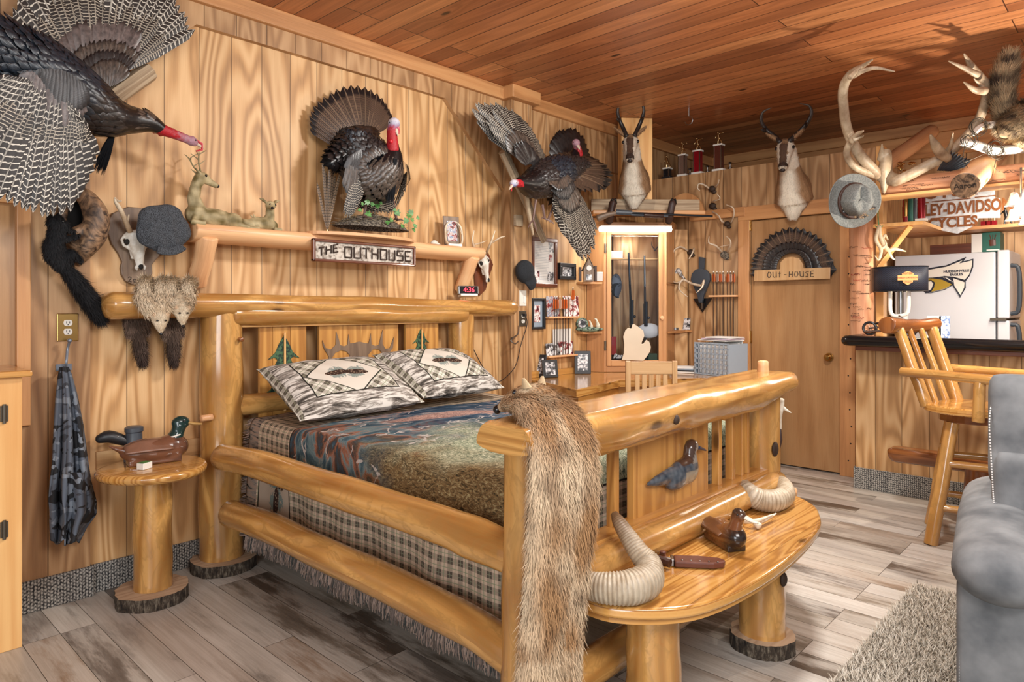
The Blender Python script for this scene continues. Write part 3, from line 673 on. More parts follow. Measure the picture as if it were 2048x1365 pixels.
def quilt_mat():
    t = NT('woven_throw', .92, spec=.1); x, y, _ = t.sep(t.uv())[:3]   # x: across (0 = near edge of the mattress, negative on the drape), y: from the head
    P = t.com(x, y)
    big = t.noise(P, 3.2, 3, .6, dist=.5); st = t.noise(t.com(t.m('MULTIPLY', x, 3), t.m('MULTIPLY', y, 7)), 1, 6, .65, dist=1.6)
    colz = t.noise(t.com(t.m('MULTIPLY', x, 2.6), t.m('MULTIPLY', y, 5)), 1, 5, .6, dist=.7)
    near = t.ramp(colz, [(.34, g(28, 44, 58)), (.43, g(70, 92, 102)), (.475, g(112, 130, 132)), (.51, g(150, 100, 78)), (.55, g(72, 62, 56)), (.6, g(60, 82, 96)), (.68, g(120, 140, 146)), (.76, g(32, 46, 60))])
    hd = t.ramp(st, [(.36, g(26, 46, 66)), (.49, g(56, 78, 98)), (.56, g(110, 116, 124)), (.63, g(188, 144, 126)), (.7, g(170, 178, 184))])
    grs = t.noise(t.com(t.m('MULTIPLY', x, 60), t.m('MULTIPLY', y, 26)), 1, 5, .7, dist=2.5)
    g1 = t.ramp(grs, [(.35, g(54, 72, 66)), (.5, g(150, 158, 130)), (.66, g(222, 220, 196))]); g2 = t.ramp(grs, [(.35, g(50, 48, 34)), (.52, g(124, 98, 64)), (.68, g(176, 166, 124))])
    f_u = t.ramp(t.m('ADD', x, t.m('MULTIPLY', big, .6)), [(.22, 0.0), (.5, 1.0)])
    gr = t.mix(f_u, g2, g1)
    headness = t.ramp(t.m('ADD', t.m('SUBTRACT', y, t.m('MULTIPLY', x, .45)), t.m('MULTIPLY', big, .7)), [(.62, 0.0), (.82, 1.0)])   # 0 at head
    c = t.mix(t.ramp(x, [(.15, 0.0), (.55, 1.0)]), near, hd)
    foot = t.ramp(t.m('SUBTRACT', t.m('ADD', y, t.m('MULTIPLY', big, .9)), t.m('MULTIPLY', x, .18)), [(0, 0.0), (.5, 0.0), (1.0, 0.0)])
    fm = t.m('GREATER_THAN', t.m('ADD', t.m('MULTIPLY', y, 1.0), t.m('MULTIPLY', big, .8)), 1.52)
    n_ = t.new('ShaderNodeMapRange'); t.link(t.m('ADD', y, t.m('MULTIPLY', big, .8)), n_.inputs[0]); n_.inputs[1].default_value = 1.32; n_.inputs[2].default_value = 1.62
    c = t.mix(n_.outputs[0], c, gr)
    br = t.vor(t.com(t.m('MULTIPLY', x, 4.0), t.m('ADD', t.m('MULTIPLY', y, 7.0), t.m('MULTIPLY', t.noise(P, 9, 3), 1.5))), 1, 'DISTANCE_TO_EDGE')
    bm = t.m('MULTIPLY', t.m('LESS_THAN', br, .022), t.m('LESS_THAN', y, 1.15)); bm = t.m('MULTIPLY', bm, t.m('GREATER_THAN', t.noise(P, 5, 1), .5))
    c = t.mix(t.m('MULTIPLY', bm, .7), c, g(206, 196, 190))
    c = t.mix(t.ramp(t.noise(P, 260, 2), [(.35, .35), (.6, 0.0)]), c, g(30, 30, 34))
    # a woven elk: pale antler lines and a rosy back
    e1 = ellm(t, x, y, .62, .72, .42, .10, .25); c = t.mix(t.ramp(t.m('ADD', e1, t.m('MULTIPLY', st, .8)), [(.75, .75), (1.1, 0.0)]), c, t.ramp(grs, [(.4, g(120, 84, 76)), (.62, g(206, 168, 152))]))
    ins = t.m('MULTIPLY', inside(t, x, -.26, 1.8), inside(t, y, .42, 1.94))
    edge = t.m('MULTIPLY', inside(t, x, -.268, 1.808), inside(t, y, .412, 1.948))
    cs = t.com(0.0, 0.0)
    b = plaid(t, x, y, .047)
    sq = t.m('MULTIPLY', inside(t, x, -.5, -.2), inside(t, y, .14, .40)); sqe = t.m('MULTIPLY', inside(t, x, -.507, -.193), inside(t, y, .133, .407))
    sq2 = t.m('MULTIPLY', inside(t, x, -.5, -.22), t.m('GREATER_THAN', y, 1.98))
    b = t.mix(sqe, b, g(40, 36, 32)); b = t.mix(sq, b, cones(t, g(164, 146, 128), x, y, [(-.29, .24, .07, 1.2), (-.30, .31, .06, 2.2), (-.40, .29, .075, .2)]))
    bk = t.m('MAXIMUM', t.m('LESS_THAN', x, -.535), t.m('LESS_THAN', y, .12)); bk = t.m('MAXIMUM', bk, t.m('GREATER_THAN', y, 2.43)); bk = t.m('MAXIMUM', bk, t.m('GREATER_THAN', x, 2.05))
    b = t.mix(bk, b, barkc(t, y, x, g(150, 128, 112), g(30, 26, 24)))
    c = t.mix(ins, t.mix(edge, b, g(34, 32, 30)), c)
    t.col(c); t.bump(t.noise(P, 500, 2), .35, .003); return t.mat
M['quilt'] = quilt_mat()
def sham_mat():
    t = NT('pillow_sham', .9, spec=.1); x, y, _ = t.sep(t.uv())[:3]    # metres from the centre
    axx, ayy = t.m('ABSOLUTE', x), t.m('ABSOLUTE', y)
    r45a = t.m('ADD', t.m('MULTIPLY', x, .8), t.m('MULTIPLY', y, .6)); r45b = t.m('SUBTRACT', t.m('MULTIPLY', y, .8), t.m('MULTIPLY', x, .6))
    b = plaid(t, r45a, r45b, .062, False)
    dm = t.m('ADD', t.m('DIVIDE', axx, .21), t.m('DIVIDE', ayy, .175)); b = t.mix(t.m('LESS_THAN', dm, 1.05), b, g(50, 50, 44)); b = t.mix(t.m('LESS_THAN', dm, 1.0), b, cones(t, g(206, 198, 186), x, y, [(-.05, .0, .068, .1), (.055, -.008, .068, -.15)]))
    bk = t.m('MAXIMUM', t.m('GREATER_THAN', axx, .235), t.m('GREATER_THAN', ayy, .165))
    eg = t.m('MAXIMUM', t.m('GREATER_THAN', axx, .228), t.m('GREATER_THAN', ayy, .158)); b = t.mix(eg, b, g(40, 38, 34))
    b = t.mix(bk, b, barkc(t, x, y)); b = t.mix(t.m('GREATER_THAN', axx, .325), b, plaid(t, x, y, .05, False))
    t.col(b); t.bump(t.noise(t.com(x, y), 600, 2), .3, .002); return t.mat
M['sham'] = sham_mat()
# ------------------------------------------------------------------ log bed
BXH, BXF = -3.40, -1.30; BY0, BY1 = 1.49, 3.12
bed = thing('log_bed', 'varnished pine log bed with carved headboard, log rails and bench at its foot', 'bed', (-2.3, 2.3, 0))
def log(p0, p1, r0, r1=None, n=16, seg=22, bend=(0, 0, 0), wob=.06, seed=0, sx=1, sy=1, fn=None, round_=.35, mb=None, up=None):
    p0, p1 = V(p0), V(p1); r1 = r1 or r0; b = V(bend); pts = []; rs = []
    for i in range(n):
        t = i/(n-1); pts.append(p0.lerp(p1, t)+b*math.sin(PI*t)+V([nz((t*3, k*9, seed), 1)*r0*.14*math.sin(PI*t) for k in range(3)])); rs.append((r0*(1-t)+r1*t)*(1+.05*nz((t*5, 1, seed), 1)))
    return (mb or MB()).tube(pts, rs, seg=seg, wob=wob, seed=seed, sx=sx, sy=sy, fn=fn, round_=round_, up=up)
def lb(name, *a, mat='log', parent=bed, **k): return log(*a, **k).build(name, M[mat], parent, smooth=True, ang=60)
def slab(cx, cy, r, h=.055, seed=0, parent=None):
    mb = MB(); n = 48
    def rr(th, z): return r*(1+.06*nz((math.cos(th)*2, math.sin(th)*2, seed), 1)+.05*nz((math.cos(th)*9, math.sin(th)*9, z*8+seed), 1)+.06*z/h*0)
    mb.grid(lambda u, v: V((cx+rr(2*PI*u, v*h)*math.cos(2*PI*u), cy+rr(2*PI*u, v*h)*math.sin(2*PI*u), v*h)), n, 4, 1, cu=True)
    top = [(cx+rr(2*PI*k/n, h)*math.cos(2*PI*k/n), cy+rr(2*PI*k/n, h)*math.sin(2*PI*k/n), h) for k in range(n)]
    mb.poly(top, [((p[0]-cx)*1, (p[1]-cy)*.2) for p in top], 0); mb.poly([(p[0], p[1], 0) for p in top][::-1], mi=0)
    return mb.build('wood_slice', [M['slice'], M['bark']], parent, smooth=True, ang=50)
lb('headboard_post', (BXH, BY0, .055), (BXH, BY0, 1.315), .105, .098, wob=.05, seed=1, round_=0, seg=28)
lb('headboard_post', (BXH, BY1, .055), (BXH, BY1, 1.315), .095, .085, wob=.05, seed=2, round_=0, seg=28)
flat = lambda k: (lambda x, y: (x, min(y, k)))
lb('headboard_top_log', (-3.375, .98, 1.315), (-3.375, 3.56, 1.30), .098, .09, n=30, sy=.7, fn=flat(.55), wob=.04, seed=3, up=(0, 0, 1))
lb('headboard_rail_log', (-3.35, BY0+.03, 1.266), (-3.35, BY1-.03, 1.258), .06, .058, n=24, seed=4, wob=.1)
lb('headboard_lower_log', (-3.38, BY0, .80), (-3.38, BY1, .80), .055, .05, seed=5)
mb = MB(); mb.bx(-3.375, -3.345, BY0+.08, BY1-.05, 1.198, 1.212, long=1); mb.build('headboard_strip', M['pinelt'], bed, bev=.002)
def hy(px, x=-3.38): return ax(px, 700, x).y
def hz(py, px, x=-3.38): return ax(px, py, x).z
for n, (pa, pb) in enumerate(((518, 545), (545, 580), (580, 612), (637, 720), (720, 796), (810, 842), (842, 876))):
    MB().bx(-3.395, -3.375, hy(pa)+.001, hy(pb)-.001, .62, 1.20, long=2).build('headboard_board', M['pine'], bed, bev=.002)
# carved pine trees
for cx, s in ((568, 1.0), (842, .74)):
    hp = lambda px, py: ax(px, py, -3.372); c = hp(cx, 720); mb = MB()
    for k, (zt, zb, w_) in enumerate(((1.17, 1.045, .09), (1.09, .955, .115), (1.0, .85, .14))):
        zt = 1.15-(1.17-zt)*s+(.0 if s == 1 else .015); zb = 1.15-(1.17-zb)*s+(.0 if s == 1 else .015); w2 = w_*s
        pl = [(0, zt), (-w2*.3, (zt*2+zb)/3), (-w2*.55, zb+.035*s), (-w2, zb), (-w2*.6, zb+.01), (-w2*.3, zb-.012), (0, zb+.01), (w2*.3, zb-.012), (w2*.6, zb+.01), (w2, zb), (w2*.55, zb+.035*s), (w2*.3, (zt*2+zb)/3)]
        mb.prism([(c.y+a_, b_) for a_, b_ in pl][::-1], (-3.375+.001*k, 0, 0), (0, 1, 0), (0, 0, 1), .006)
    mb.build('carved_tree', twoc('carved_green_%d' % cx, g(18, 46, 40), g(66, 98, 66), 60, .5, .4), bed)
    MB().tube([(-3.362, c.y, .75), (-3.362, c.y, 1.165 if s == 1 else 1.16)], [.008, .005], 8).build('tree_trunk_inlay', M['pinelt'], bed)
cc = lambda x, y: ax(380+x/2.528, 560+y/2.528, -3.374)
pl = [(668, 306), (684, 345), (712, 352), (735, 330), (738, 262), (752, 305), (757, 330), (778, 336), (795, 330), (800, 275), (808, 322), (826, 320), (855, 312), (884, 320), (902, 322), (913, 272), (916, 328), (935, 334), (953, 330), (972, 254), (972, 325), (986, 348), (1008, 346), (1030, 288), (1024, 345), (1004, 372), (1000, 440), (990, 440), (984, 385), (955, 352), (925, 350), (900, 378), (905, 440), (812, 440), (806, 380), (790, 362), (762, 356), (732, 370), (714, 400), (712, 440), (702, 440), (700, 385), (680, 355), (670, 330)]
P = [cc(*p) for p in pl]; MB().prism([(p.y, p.z) for p in P][::-1], (-3.374, 0, 0), (0, 1, 0), (0, 0, 1), .004).build('carved_antlers', M['walnut'], bed)
# rails
def rail(pts, r, seed): return MB().tube(cr(pts, 34), [r*(1+.08*nz((i*.2, 0, seed), 1)) for i in range(34)], seg=24, wob=.07, seed=seed, round_=.5).build('side_rail', M['log'], bed, smooth=True, ang=60)
def rp(px, py, y): return ay(px, py, y)
rail([rp(447, 915, 1.41), rp(520, 930, 1.41), rp(640, 970, 1.42), rp(760, 1010, 1.43), rp(880, 1050, 1.44), rp(950, 1078, 1.45), (-1.36, 1.46, .572)], .062, 11)
rail([rp(462, 1028, 1.41), rp(540, 1055, 1.41), rp(620, 1095, 1.42), rp(740, 1150, 1.43), rp(860, 1210, 1.44), rp(950, 1258, 1.45), (-1.36, 1.46, .275)], .062, 12)
# footboard
lb('footboard_post', (BXF, BY0-.02, 0), (BXF, BY0-.02, .90), .092, .085, seed=21, round_=0)
lb('footboard_post', (BXF+.0, 3.075, 0), (BXF+.0, 3.075, .93), .078, .074, seed=22, round_=0)
def sstep(a, b, t): t = max(0, min(1, (t-a)/(b-a))); return t*t*(3-2*t)
cl_ = cr([(-1.20, 1.245, .945), (-1.235, 1.6, .945), (-1.26, 2.1, .948), (-1.27, 2.6, .948), (-1.275, 3.15, .952)], 60)
def topf(u, v):
    i = round(v*59); c = cl_[i]; t = i/59; th = 2*PI*u; cs, sn = math.cos(th), math.sin(th); ed = .93 if i in (0, 59) else 1
    b = .022+.075*sstep(.05, .28, t)*(1-.6*sstep(.84, .97, t)); a = .105+.012*sstep(.1, .3, t); w = 1+.09*nz((cs*1.4, sn*1.4, t*9), 1, 4)+.03*nz((cs*3, sn*3, t*25), 1, 5)
    return V((c.x+a*cs*w*ed, c.y+.004*nz((cs*3, sn*3, t), 1), c.z+(.055*min(1, sn*1.5)*(.93+.07*w) if sn > 0 else b*sn*w)*ed))
mb = MB(); mb.grid(topf, 40, 59, cu=True, uvf=lambda u, v: (u*.55, v*1.95))
for v_, rv in ((0, 1), (1, 0)):
    P = [topf(k/40, v_) for k in range(40)]; P = P[::-1] if rv else P; mb.poly(P[::-1], [(p.z*3, p.x*.6) for p in P[::-1]])
mb.build('footboard_top_log', M['log'], bed, smooth=True, ang=60)
lb('footboard_lower_log', (-1.235, BY0+.06, .508), (-1.235, BY1-.05, .508), .056, .052, seed=23, n=24)
lb('footboard_stretcher_log', (-1.25, BY0, .20), (-1.25, BY1, .20), .058, .055, seed=24)
MB().bx(-1.325, -1.25, BY0+.07, BY1-.06, .556, .572, long=1).build('footboard_ledge', M['pine'], bed, bev=.002)
fyp = lambda px: ax(px, 900, -1.3).y
for px in (1145, 1183, 1226, 1434, 1461, 1479, 1491):
    y = fyp(px); w_ = .014 if px < 1470 else .008; MB().bx(-1.318, -1.284, y-w_, y+w_, .57, .9, long=2).build('spindle', M['pine'], bed, bev=.003)
ye = [fyp(p) for p in (1262, 1344, 1378, 1412)]
for a_, b_ in zip(ye, ye[1:]): MB().bx(-1.318, -1.29, a_+.0015, b_-.0015, .57, .9, long=2).build('footboard_panel', M['pine'], bed, bev=.002)
# knots on the logs
for p, r, par in (((-1.232, 3.045, .66), .028, bed), ((-1.138, 2.0, .93), .014, bed), ((-1.0, 2.55, .28), .022, bed)):
    MB().ell(p, (.012, r, r*1.2), seg=12).build('knot', M['antstick'], par, smooth=True)
lb('peg', (-3.33, BY0-.08, .765), (-3.325, BY0-.13, .765), .017, .016, seed=3, mat='peeled', n=4, seg=10)
lb('peg', (BXF+.06, 3.12, .455), (BXF+.12, 3.15, .455), .022, .02, seed=3, mat='peeled', n=4, seg=10)
lb('peg', (-1.29, 3.05, .99), (-1.29, 3.05, 1.05), .026, .024, seed=3, mat='peeled', n=4, seg=12)
lb('peg', (-3.36, BY0+.06, 1.14), (-3.285, BY0+.05, 1.14), .012, .012, seed=3, mat='log2', n=4, seg=10)
# bench at the foot
ol = [(1150, 1192), (1215, 1213), (1300, 1219), (1380, 1213), (1440, 1196), (1500, 1168), (1560, 1130), (1612, 1085), (1640, 1050), (1640, 1030), (1628, 1010), (1590, 990), (1560, 985)]
P = [az(px, py, .46) for px, py in ol]; P = [V((-1.29, 1.53, .46))]+[V((p.x, p.y, .46)) for p in P[0:]]+[V((-1.29, 3.06, .46))]
Q = []
for p in cr(P[1:-1], 60): Q.append((p.x, p.y))
Q = [(-1.27, 1.56)]+Q+[(-1.27, 3.0)]
MB().prism(Q, (0, 0, .425), (1, 0, 0), (0, 1, 0), .035, uvr=False).build('bench_top', M['bench'], bed, bev=.01, seg=3, smooth=True)
MB().prism([((x+1.27)*.97-1.27, (y-2.3)*.985+2.3) for x, y in Q], (0, 0, .41), (1, 0, 0), (0, 1, 0), .016).build('bench_apron', M['pine'], bed)
lb('bench_leg', (-1.085, 1.77, 0), (-1.085, 1.77, .42), .083, .08, seed=41, round_=0, seg=28)
lb('bench_leg', (-1.085, 2.56, .05), (-1.085, 2.56, .42), .085, .082, seed=42, round_=0, seg=28)
for cx, cy, r, s in ((BXH+.02, BY0, .15, 1), (-1.085, 2.56, .118, 2), (BXH+.02, BY1, .14, 4)): slab(cx, cy, r, seed=s, parent=bed)
# duck carved in relief on the footboard panel
dcol = lambda p: (g(74, 54, 44) if p[2] > .72+(p[1]-2.33)*.3 and p[1] < 2.355+(p[2]-.78)*.5 else g(148, 140, 130)) if p[2] > .715 and p[1] > 2.25 else (mixc(g(96, 104, 112), g(52, 62, 74), (nz(p, 60)+.5)) if p[1] < 2.26 or p[2] > .69 else g(150, 140, 122))
f_ = lambda px, py: ax(px, py, -1.275)
mb = MB(); c = f_(1360, 948); mb.ell(c, (.032, .105, .052), Euler((.22, 0, 0)), 20); mb.ell(f_(1374, 940), (.034, .07, .055), None, 18)
mb.tube([f_(1345, 950), f_(1315, 962), f_(1293, 970)], [.035, .022, .006], 10, sx=.6)
mb.tube([f_(1380, 930), f_(1379, 905), f_(1380, 893)], [.032, .026, .024], 12); mb.ell(f_(1383, 893), (.026, .032, .028), None, 14)
organic('duck_carving', mb, M['glossp'], bed, .006, 3, dcol)
MB().tube([f_(1393, 895), f_(1402, 898), f_(1410, 901)], [.014, .011, .006], 10, sx=1.2, sy=.6, up=(0, 0, 1)).build('duck_bill', plain('bill_blue', g(50, 64, 92), .3), bed, smooth=True)
# ------------------------------------------------------------------ mattress, throw, pillows
MZ = .75; X0 = -3.27; X1 = -1.465; Y0 = 1.60; Y1 = 3.06
tag(MB().bx(X0, X1, Y0+.015, Y1-.015, .28, MZ-.03).build('mattress', M['white'], None, bev=.05, seg=4), 'thick mattress under the woven throw on the log bed', 'mattress')
def drape(s, t):
    """s: across, t: from head; metres on the cloth"""
    W = Y1-Y0; L = X1-X0; R = .07
    def fold(d):   # distance beyond the edge -> outward, down
        if d <= 0: return 0, 0
        a = d/R
        if a < PI/2: return R*math.sin(a), R*(1-math.cos(a))
        return R, R+(d-R*PI/2)
    ds = max(0, -s-0)+0; de = max(0, s-W); dl_ = max(0, t-L)
    o1, z1 = fold(max(ds, de)+R*.0); o2, z2 = fold(dl_)
    dd = math.hypot(max(ds, de), dl_); zz = fold(dd)[1] if (ds or de) and dl_ else max(z1, z2)
    y = Y0+min(max(s, 0), W)+(-o1*.55 if ds else (o1*.55 if de else 0)); x = X0+min(t, L)+o2*.5
    drop = min(1, zz/.4)
    if ds: y -= drop*(.004+.012*math.sin(t*9+1)*drop+.008*math.sin(t*23))
    if de: y += drop*(.012+.02*math.sin(t*9+1)*drop)
    if dl_: x += drop*(.01+.012*math.sin(s*11))*.5
    z = MZ+.02*nz((x*2.2, y*2.2, 0), 1, 3)*(1-drop)+.012*math.sin(PI*min(max(s/W, 0), 1))-zz
    return V((x, y, max(z, .1)))
SA, SB, TB = -.615, (Y1-Y0)+.55, (X1-X0)+.58
def qfn(u, v): s = SA+(SB-SA)*u; return drape(s, .02+(TB-.02)*v)
quilt = MB().grid(qfn, 130, 130, uvf=lambda u, v: (SA+(SB-SA)*u, .02+(TB-.02)*v)).build('woven_throw', M['quilt'], None, smooth=True, ang=180)
sm = quilt.modifiers.new('s', 'SOLIDIFY'); sm.thickness = .006; sm.offset = 1
tag(quilt, 'woven wildlife throw with plaid border and fringe spread over the log bed', 'blanket')
fr = MB(); rng = random.Random(5)
fc = [g(150, 128, 114), g(104, 92, 84), g(176, 152, 138), g(70, 72, 70), g(128, 112, 104)]
for i in range(1500):
    t_ = .02+rng.random()*(TB-.1); p = drape(SA, t_); q = drape(SA+.04, t_); fr.col = rng.choice(fc)
    l = rng.uniform(.045, .07); dx = rng.uniform(-.012, .012)
    fr.tube([p+V((0, 0, .004)), p+V((dx*.5, -.006+rng.uniform(-.004, .004), -l*.5)), p+V((dx, rng.uniform(-.012, .004), -l))], [.0016, .0022, .0012], 3, cap=False)
for i in range(350):
    s_ = SA+rng.random()*(.62); p = drape(s_, .02); fr.col = rng.choice(fc); l = rng.uniform(.03, .055)
    fr.tube([p, p+V((-l, rng.uniform(-.01, .01), -.012))], [.002, .0012], 3, cap=False)
fr.build('fringe', M['fur'], quilt)
def pillow(name, label, c, ex, ey, wid, hei, th):
    c = V(c); ex = V(ex).normalized(); ey = V(ey); ey = (ey-ex*ey.dot(ex)).normalized(); n = ex.cross(ey)
    def f(u, v, s):
        a, b = u*2-1, v*2-1; k = (1-abs(a)**3.2)*(1-abs(b)**2.6); pin = 1-.09*abs(a)**3*0; sq = 1-.07*(abs(b)**2)*(1-abs(a)**4)*0
        e = 1-.05*(1-abs(a)**2)*abs(b)**4-.0
        return c+ex*(a*wid/2*(1-.045*(1-abs(b)**2)*abs(a)**5))+ey*(b*hei/2*e)+n*(s*th/2*max(0, k)**.55+.006*nz((a*4, b*4, s), 1))
    mb = MB()
    for s in (1, -1):
        mb.grid(lambda u, v: f(u if s > 0 else 1-u, v, s), 40, 28, uvf=lambda u, v: (((u if s > 0 else 1-u)*2-1)*wid/2, (v*2-1)*hei/2))
    o = mb.build(name, M['sham'], None, smooth=True, ang=180); return tag(o, label, 'pillow')
def pl4(z0, z1, xf, xb): pass
a0, a1, a2, a3 = V((-2.84, 1.63, .765)), V((-2.78, 2.22, .765)), V((-3.23, 2.27, .975)), V((-3.23, 1.66, .94))
b0, b1, b2, b3 = V((-2.76, 2.22, .79)), V((-2.90, 2.93, .775)), V((-3.24, 2.97, .985)), V((-3.24, 2.37, .99))
pillow('pillow', 'pine cone patterned pillow at the left, nearer the nightstand', (a0+a1+a2+a3)/4+V((0, 0, .035)), (a1+a2-a0-a3), (a3+a2-a0-a1), .70, .50, .17)['group'] = 'patterned pillows on the bed'
pillow('pillow', 'pine cone patterned pillow at the right, nearer the alarm clock', (b0+b1+b2+b3)/4+V((0, 0, .035)), (b1+b2-b0-b3), (b3+b2-b0-b1), .70, .46, .17)['group'] = 'patterned pillows on the bed'
# ------------------------------------------------------------------ nightstand
ns = thing('log_nightstand', 'small round varnished log side table beside the bed post', 'side table', (-3.25, 1.10, 0))
lb('leg', (-3.237, 1.112, .055), (-3.237, 1.112, .555), .079, .076, parent=ns, seed=51, wob=.025, round_=0, seg=28, mat='log')
prof = [(0, .552), (.19, .552), (.213, .56), (.222, .572), (.222, .584), (.215, .594), (.2, .597), (0, .597)]
MB().grid(lambda u, v: (lambda r, z, th: V((-3.233+r*(1+.03*math.sin(3*th+1))*math.cos(th), 1.115+r*(1+.03*math.sin(3*th+1))*math.sin(th), z)))(*prof[round(v*7)], 2*PI*u), 64, 7, cu=True, uvf=lambda u, v: (prof[round(v*7)][0]*math.cos(2*PI*u), prof[round(v*7)][0]*math.sin(2*PI*u))).build('table_top', M['bench'], ns, smooth=True, ang=50)
slab(-3.24, 1.11, .148, seed=7, parent=ns)
# ------------------------------------------------------------------ pine cabinet at the left edge
cab = thing('pine_cabinet', 'pale knotty pine cabinet with dark hinges at the left edge', 'cabinet', (-3.3, .3, 0))
MB().bx(XA+.04, -3.165, -.15, .595, .0, 1.035, long=2).build('cabinet_body', M['pinelt'], cab, bev=.003)
MB().bx(-3.165, -3.143, .44, .612, .0, 1.035, long=2).build('face_frame', M['pinelt'], cab, bev=.003)
dr_ = MB().bx(-3.165, -3.143, -.15, .436, .05, 1.0, long=2).build('door', M['pinelt'], cab, bev=.003)
MB().bx(XA+.036, -3.11, -.2, .64, 1.035, 1.06, long=1).build('cabinet_top', M['pine'], cab, bev=.008)
for py in (828, 1060):
    p = ax(8, py, -3.143); m_ = MB(); m_.bx(p.x, p.x+.004, p.y-.012, p.y+.012, p.z-.03, p.z+.03); m_.tube([(p.x+.006, p.y, p.z-.036), (p.x+.006, p.y, p.z+.036)], .006, 8); m_.build('hinge', M['iron'], dr_)
# ------------------------------------------------------------------ turkeys
def W(px, py, off): return ax(px, py, XA+off)
RED = g(176, 30, 40); PALE = g(214, 210, 220); BLUE = g(126, 130, 170)
def beak_(mb, a, b, r): mb.tube([a, V(a).lerp(V(b), .55), b], [r, r*.75, r*.15], 8, sy=.8)
def turkey_head(par, neck, nr, head, hr, beak, up, white=False, name='head', snood=None):
    """bare head and neck: neck path with radii, head centre, beak tip"""
    neck = [V(p) for p in neck]; head = V(head); beak = V(beak); d = (beak-head).normalized(); mb = MB()
    mb.tube(neck, nr, 12); mb.ell(head, (hr, hr, hr*.95), None, 14); mb.ell(head+d*hr*.55, hr*.72, None, 12); mb.tube([neck[-1], head], [nr[-1], hr*.8], 10)
    rnd = random.Random(4)
    for i in range(16):
        t = rnd.random()*.5; k = t*(len(neck)-1); i0 = min(int(k), len(neck)-2); p = neck[i0].lerp(neck[i0+1], k-i0); r = nr[min(i0+1, len(nr)-1)]
        mb.ell(p+V([rnd.uniform(-1, 1)*r*.95 for _ in range(3)]), r*.38, None, 8)
    lo = neck[0]; tot = (head-lo).length
    def cf(p):
        p = V(p); t = (p-lo).dot((head-lo).normalized())/tot; n = nz(p, 90)*.25
        if white: return mixc(RED, mixc(BLUE, PALE, (p-head).dot(V(up))/hr+.75+n), (t-.72+n*.4)*4)
        return mixc(RED, g(172, 130, 142), (t-.52+n)*2.6)
    h = organic(name, mb, M['skin'], par, hr*.16, 2, cf)
    m_ = MB(); beak_(m_, head+d*hr*.9, beak, hr*.42); m_.build('beak', plain('beak_horn', g(206, 190, 170), .4), h, smooth=True)
    m_ = MB(); s_ = d.cross(V(up)).normalized()
    for s in (1, -1): m_.ell(head+d*hr*.3+V(up)*hr*.2+s_*s*hr*.86, hr*.17, None, 8)
    m_.build('eye', M['blackgl'], h, smooth=True)
    sn = snood or [head+d*hr*1.1+V(up)*hr*.3, head+d*hr*1.7-V(up)*hr*.3, head+d*hr*1.45-V(up)*hr*1.2]
    MB().tube(sn, [hr*.22, hr*.26, hr*.14], 8, wob=.3).build('snood', plain('snood_red', RED, .4), h, smooth=True)
    return h
def body_(par, path, rad, rows, per, ln, wd, name='body', mats=('f_dark', 'f_blue', 'f_brnz'), core=.93, sx=1, sy=1, up=None, pick=None):
    mb = MB(); mb.tube(cr(path, 20), [r*core for r in li(rad, 20)], 18, sx=sx, sy=sy, up=up, round_=.9)
    p2, r2 = path, rad; n = len(mats)
    for k in range(n):
        a, b = k/n, (k+1)/n-.0001; plumage(mb, p2, r2, rows, per, ln, wd, -1, sx=sx, sy=sy, up=up, mi=k, t0=a, t1=b, lift=.18)
    return mb.build(name, [M[m] for m in mats], par, smooth=True, ang=180)
def wingmesh(par, rows, name='wing', nrm=(1, 0, 0), extra=None, mats=('f_bar', 'f_bar2', 'f_grey', 'f_brnz', 'f_dark')):
    mb = MB(); off = V(nrm).normalized()
    for k, (mi, roots, tips, n, wf) in enumerate(rows):
        o = off*(.012*k); fanrow(mb, [V(p)+o for p in roots], [V(p)+o for p in tips], n, wf, nrm, mi, lift=.0007)
    if extra: extra(mb)
    return mb.build(name, [M[m] for m in mats], par, smooth=True, ang=180)
def beard(par, a, b, r, n=130, name='beard', c=g(24, 26, 30)):
    mb = MB(); rng = random.Random(8); mb.col = c; a, b = V(a), V(b); d = (b-a).normalized(); s = V((0, 1, 0)); s = (s-d*s.dot(d)).normalized(); s2 = d.cross(s)
    for i in range(n):
        u, v, l = rng.uniform(-1, 1), rng.uniform(-1, 1), rng.uniform(.7, 1.05); o = s*u*r+s2*v*r*.6
        mb.tube([a+o*.4, a.lerp(b, .5*l)+o, a.lerp(b, l)+o*1.25], [.0022, .002, .0006], 3, cap=False)
    return mb.build(name, M['fur'], par)
def foot(par, knee, ankle, dirs, r=.008, name='leg'):
    mb = MB(); mb.tube([knee, ankle], [r*1.2, r], 10, wob=.2)
    for d in dirs: a = V(ankle); b = a+V(d); mb.tube([a, a.lerp(b, .55)+V((0, 0, .008)), b], [r*.8, r*.65, r*.25], 8, wob=.2)
    return mb.build(name, plain('turkey_leg_skin', g(122, 94, 86), .5, var=.5, sc=90), par, smooth=True)
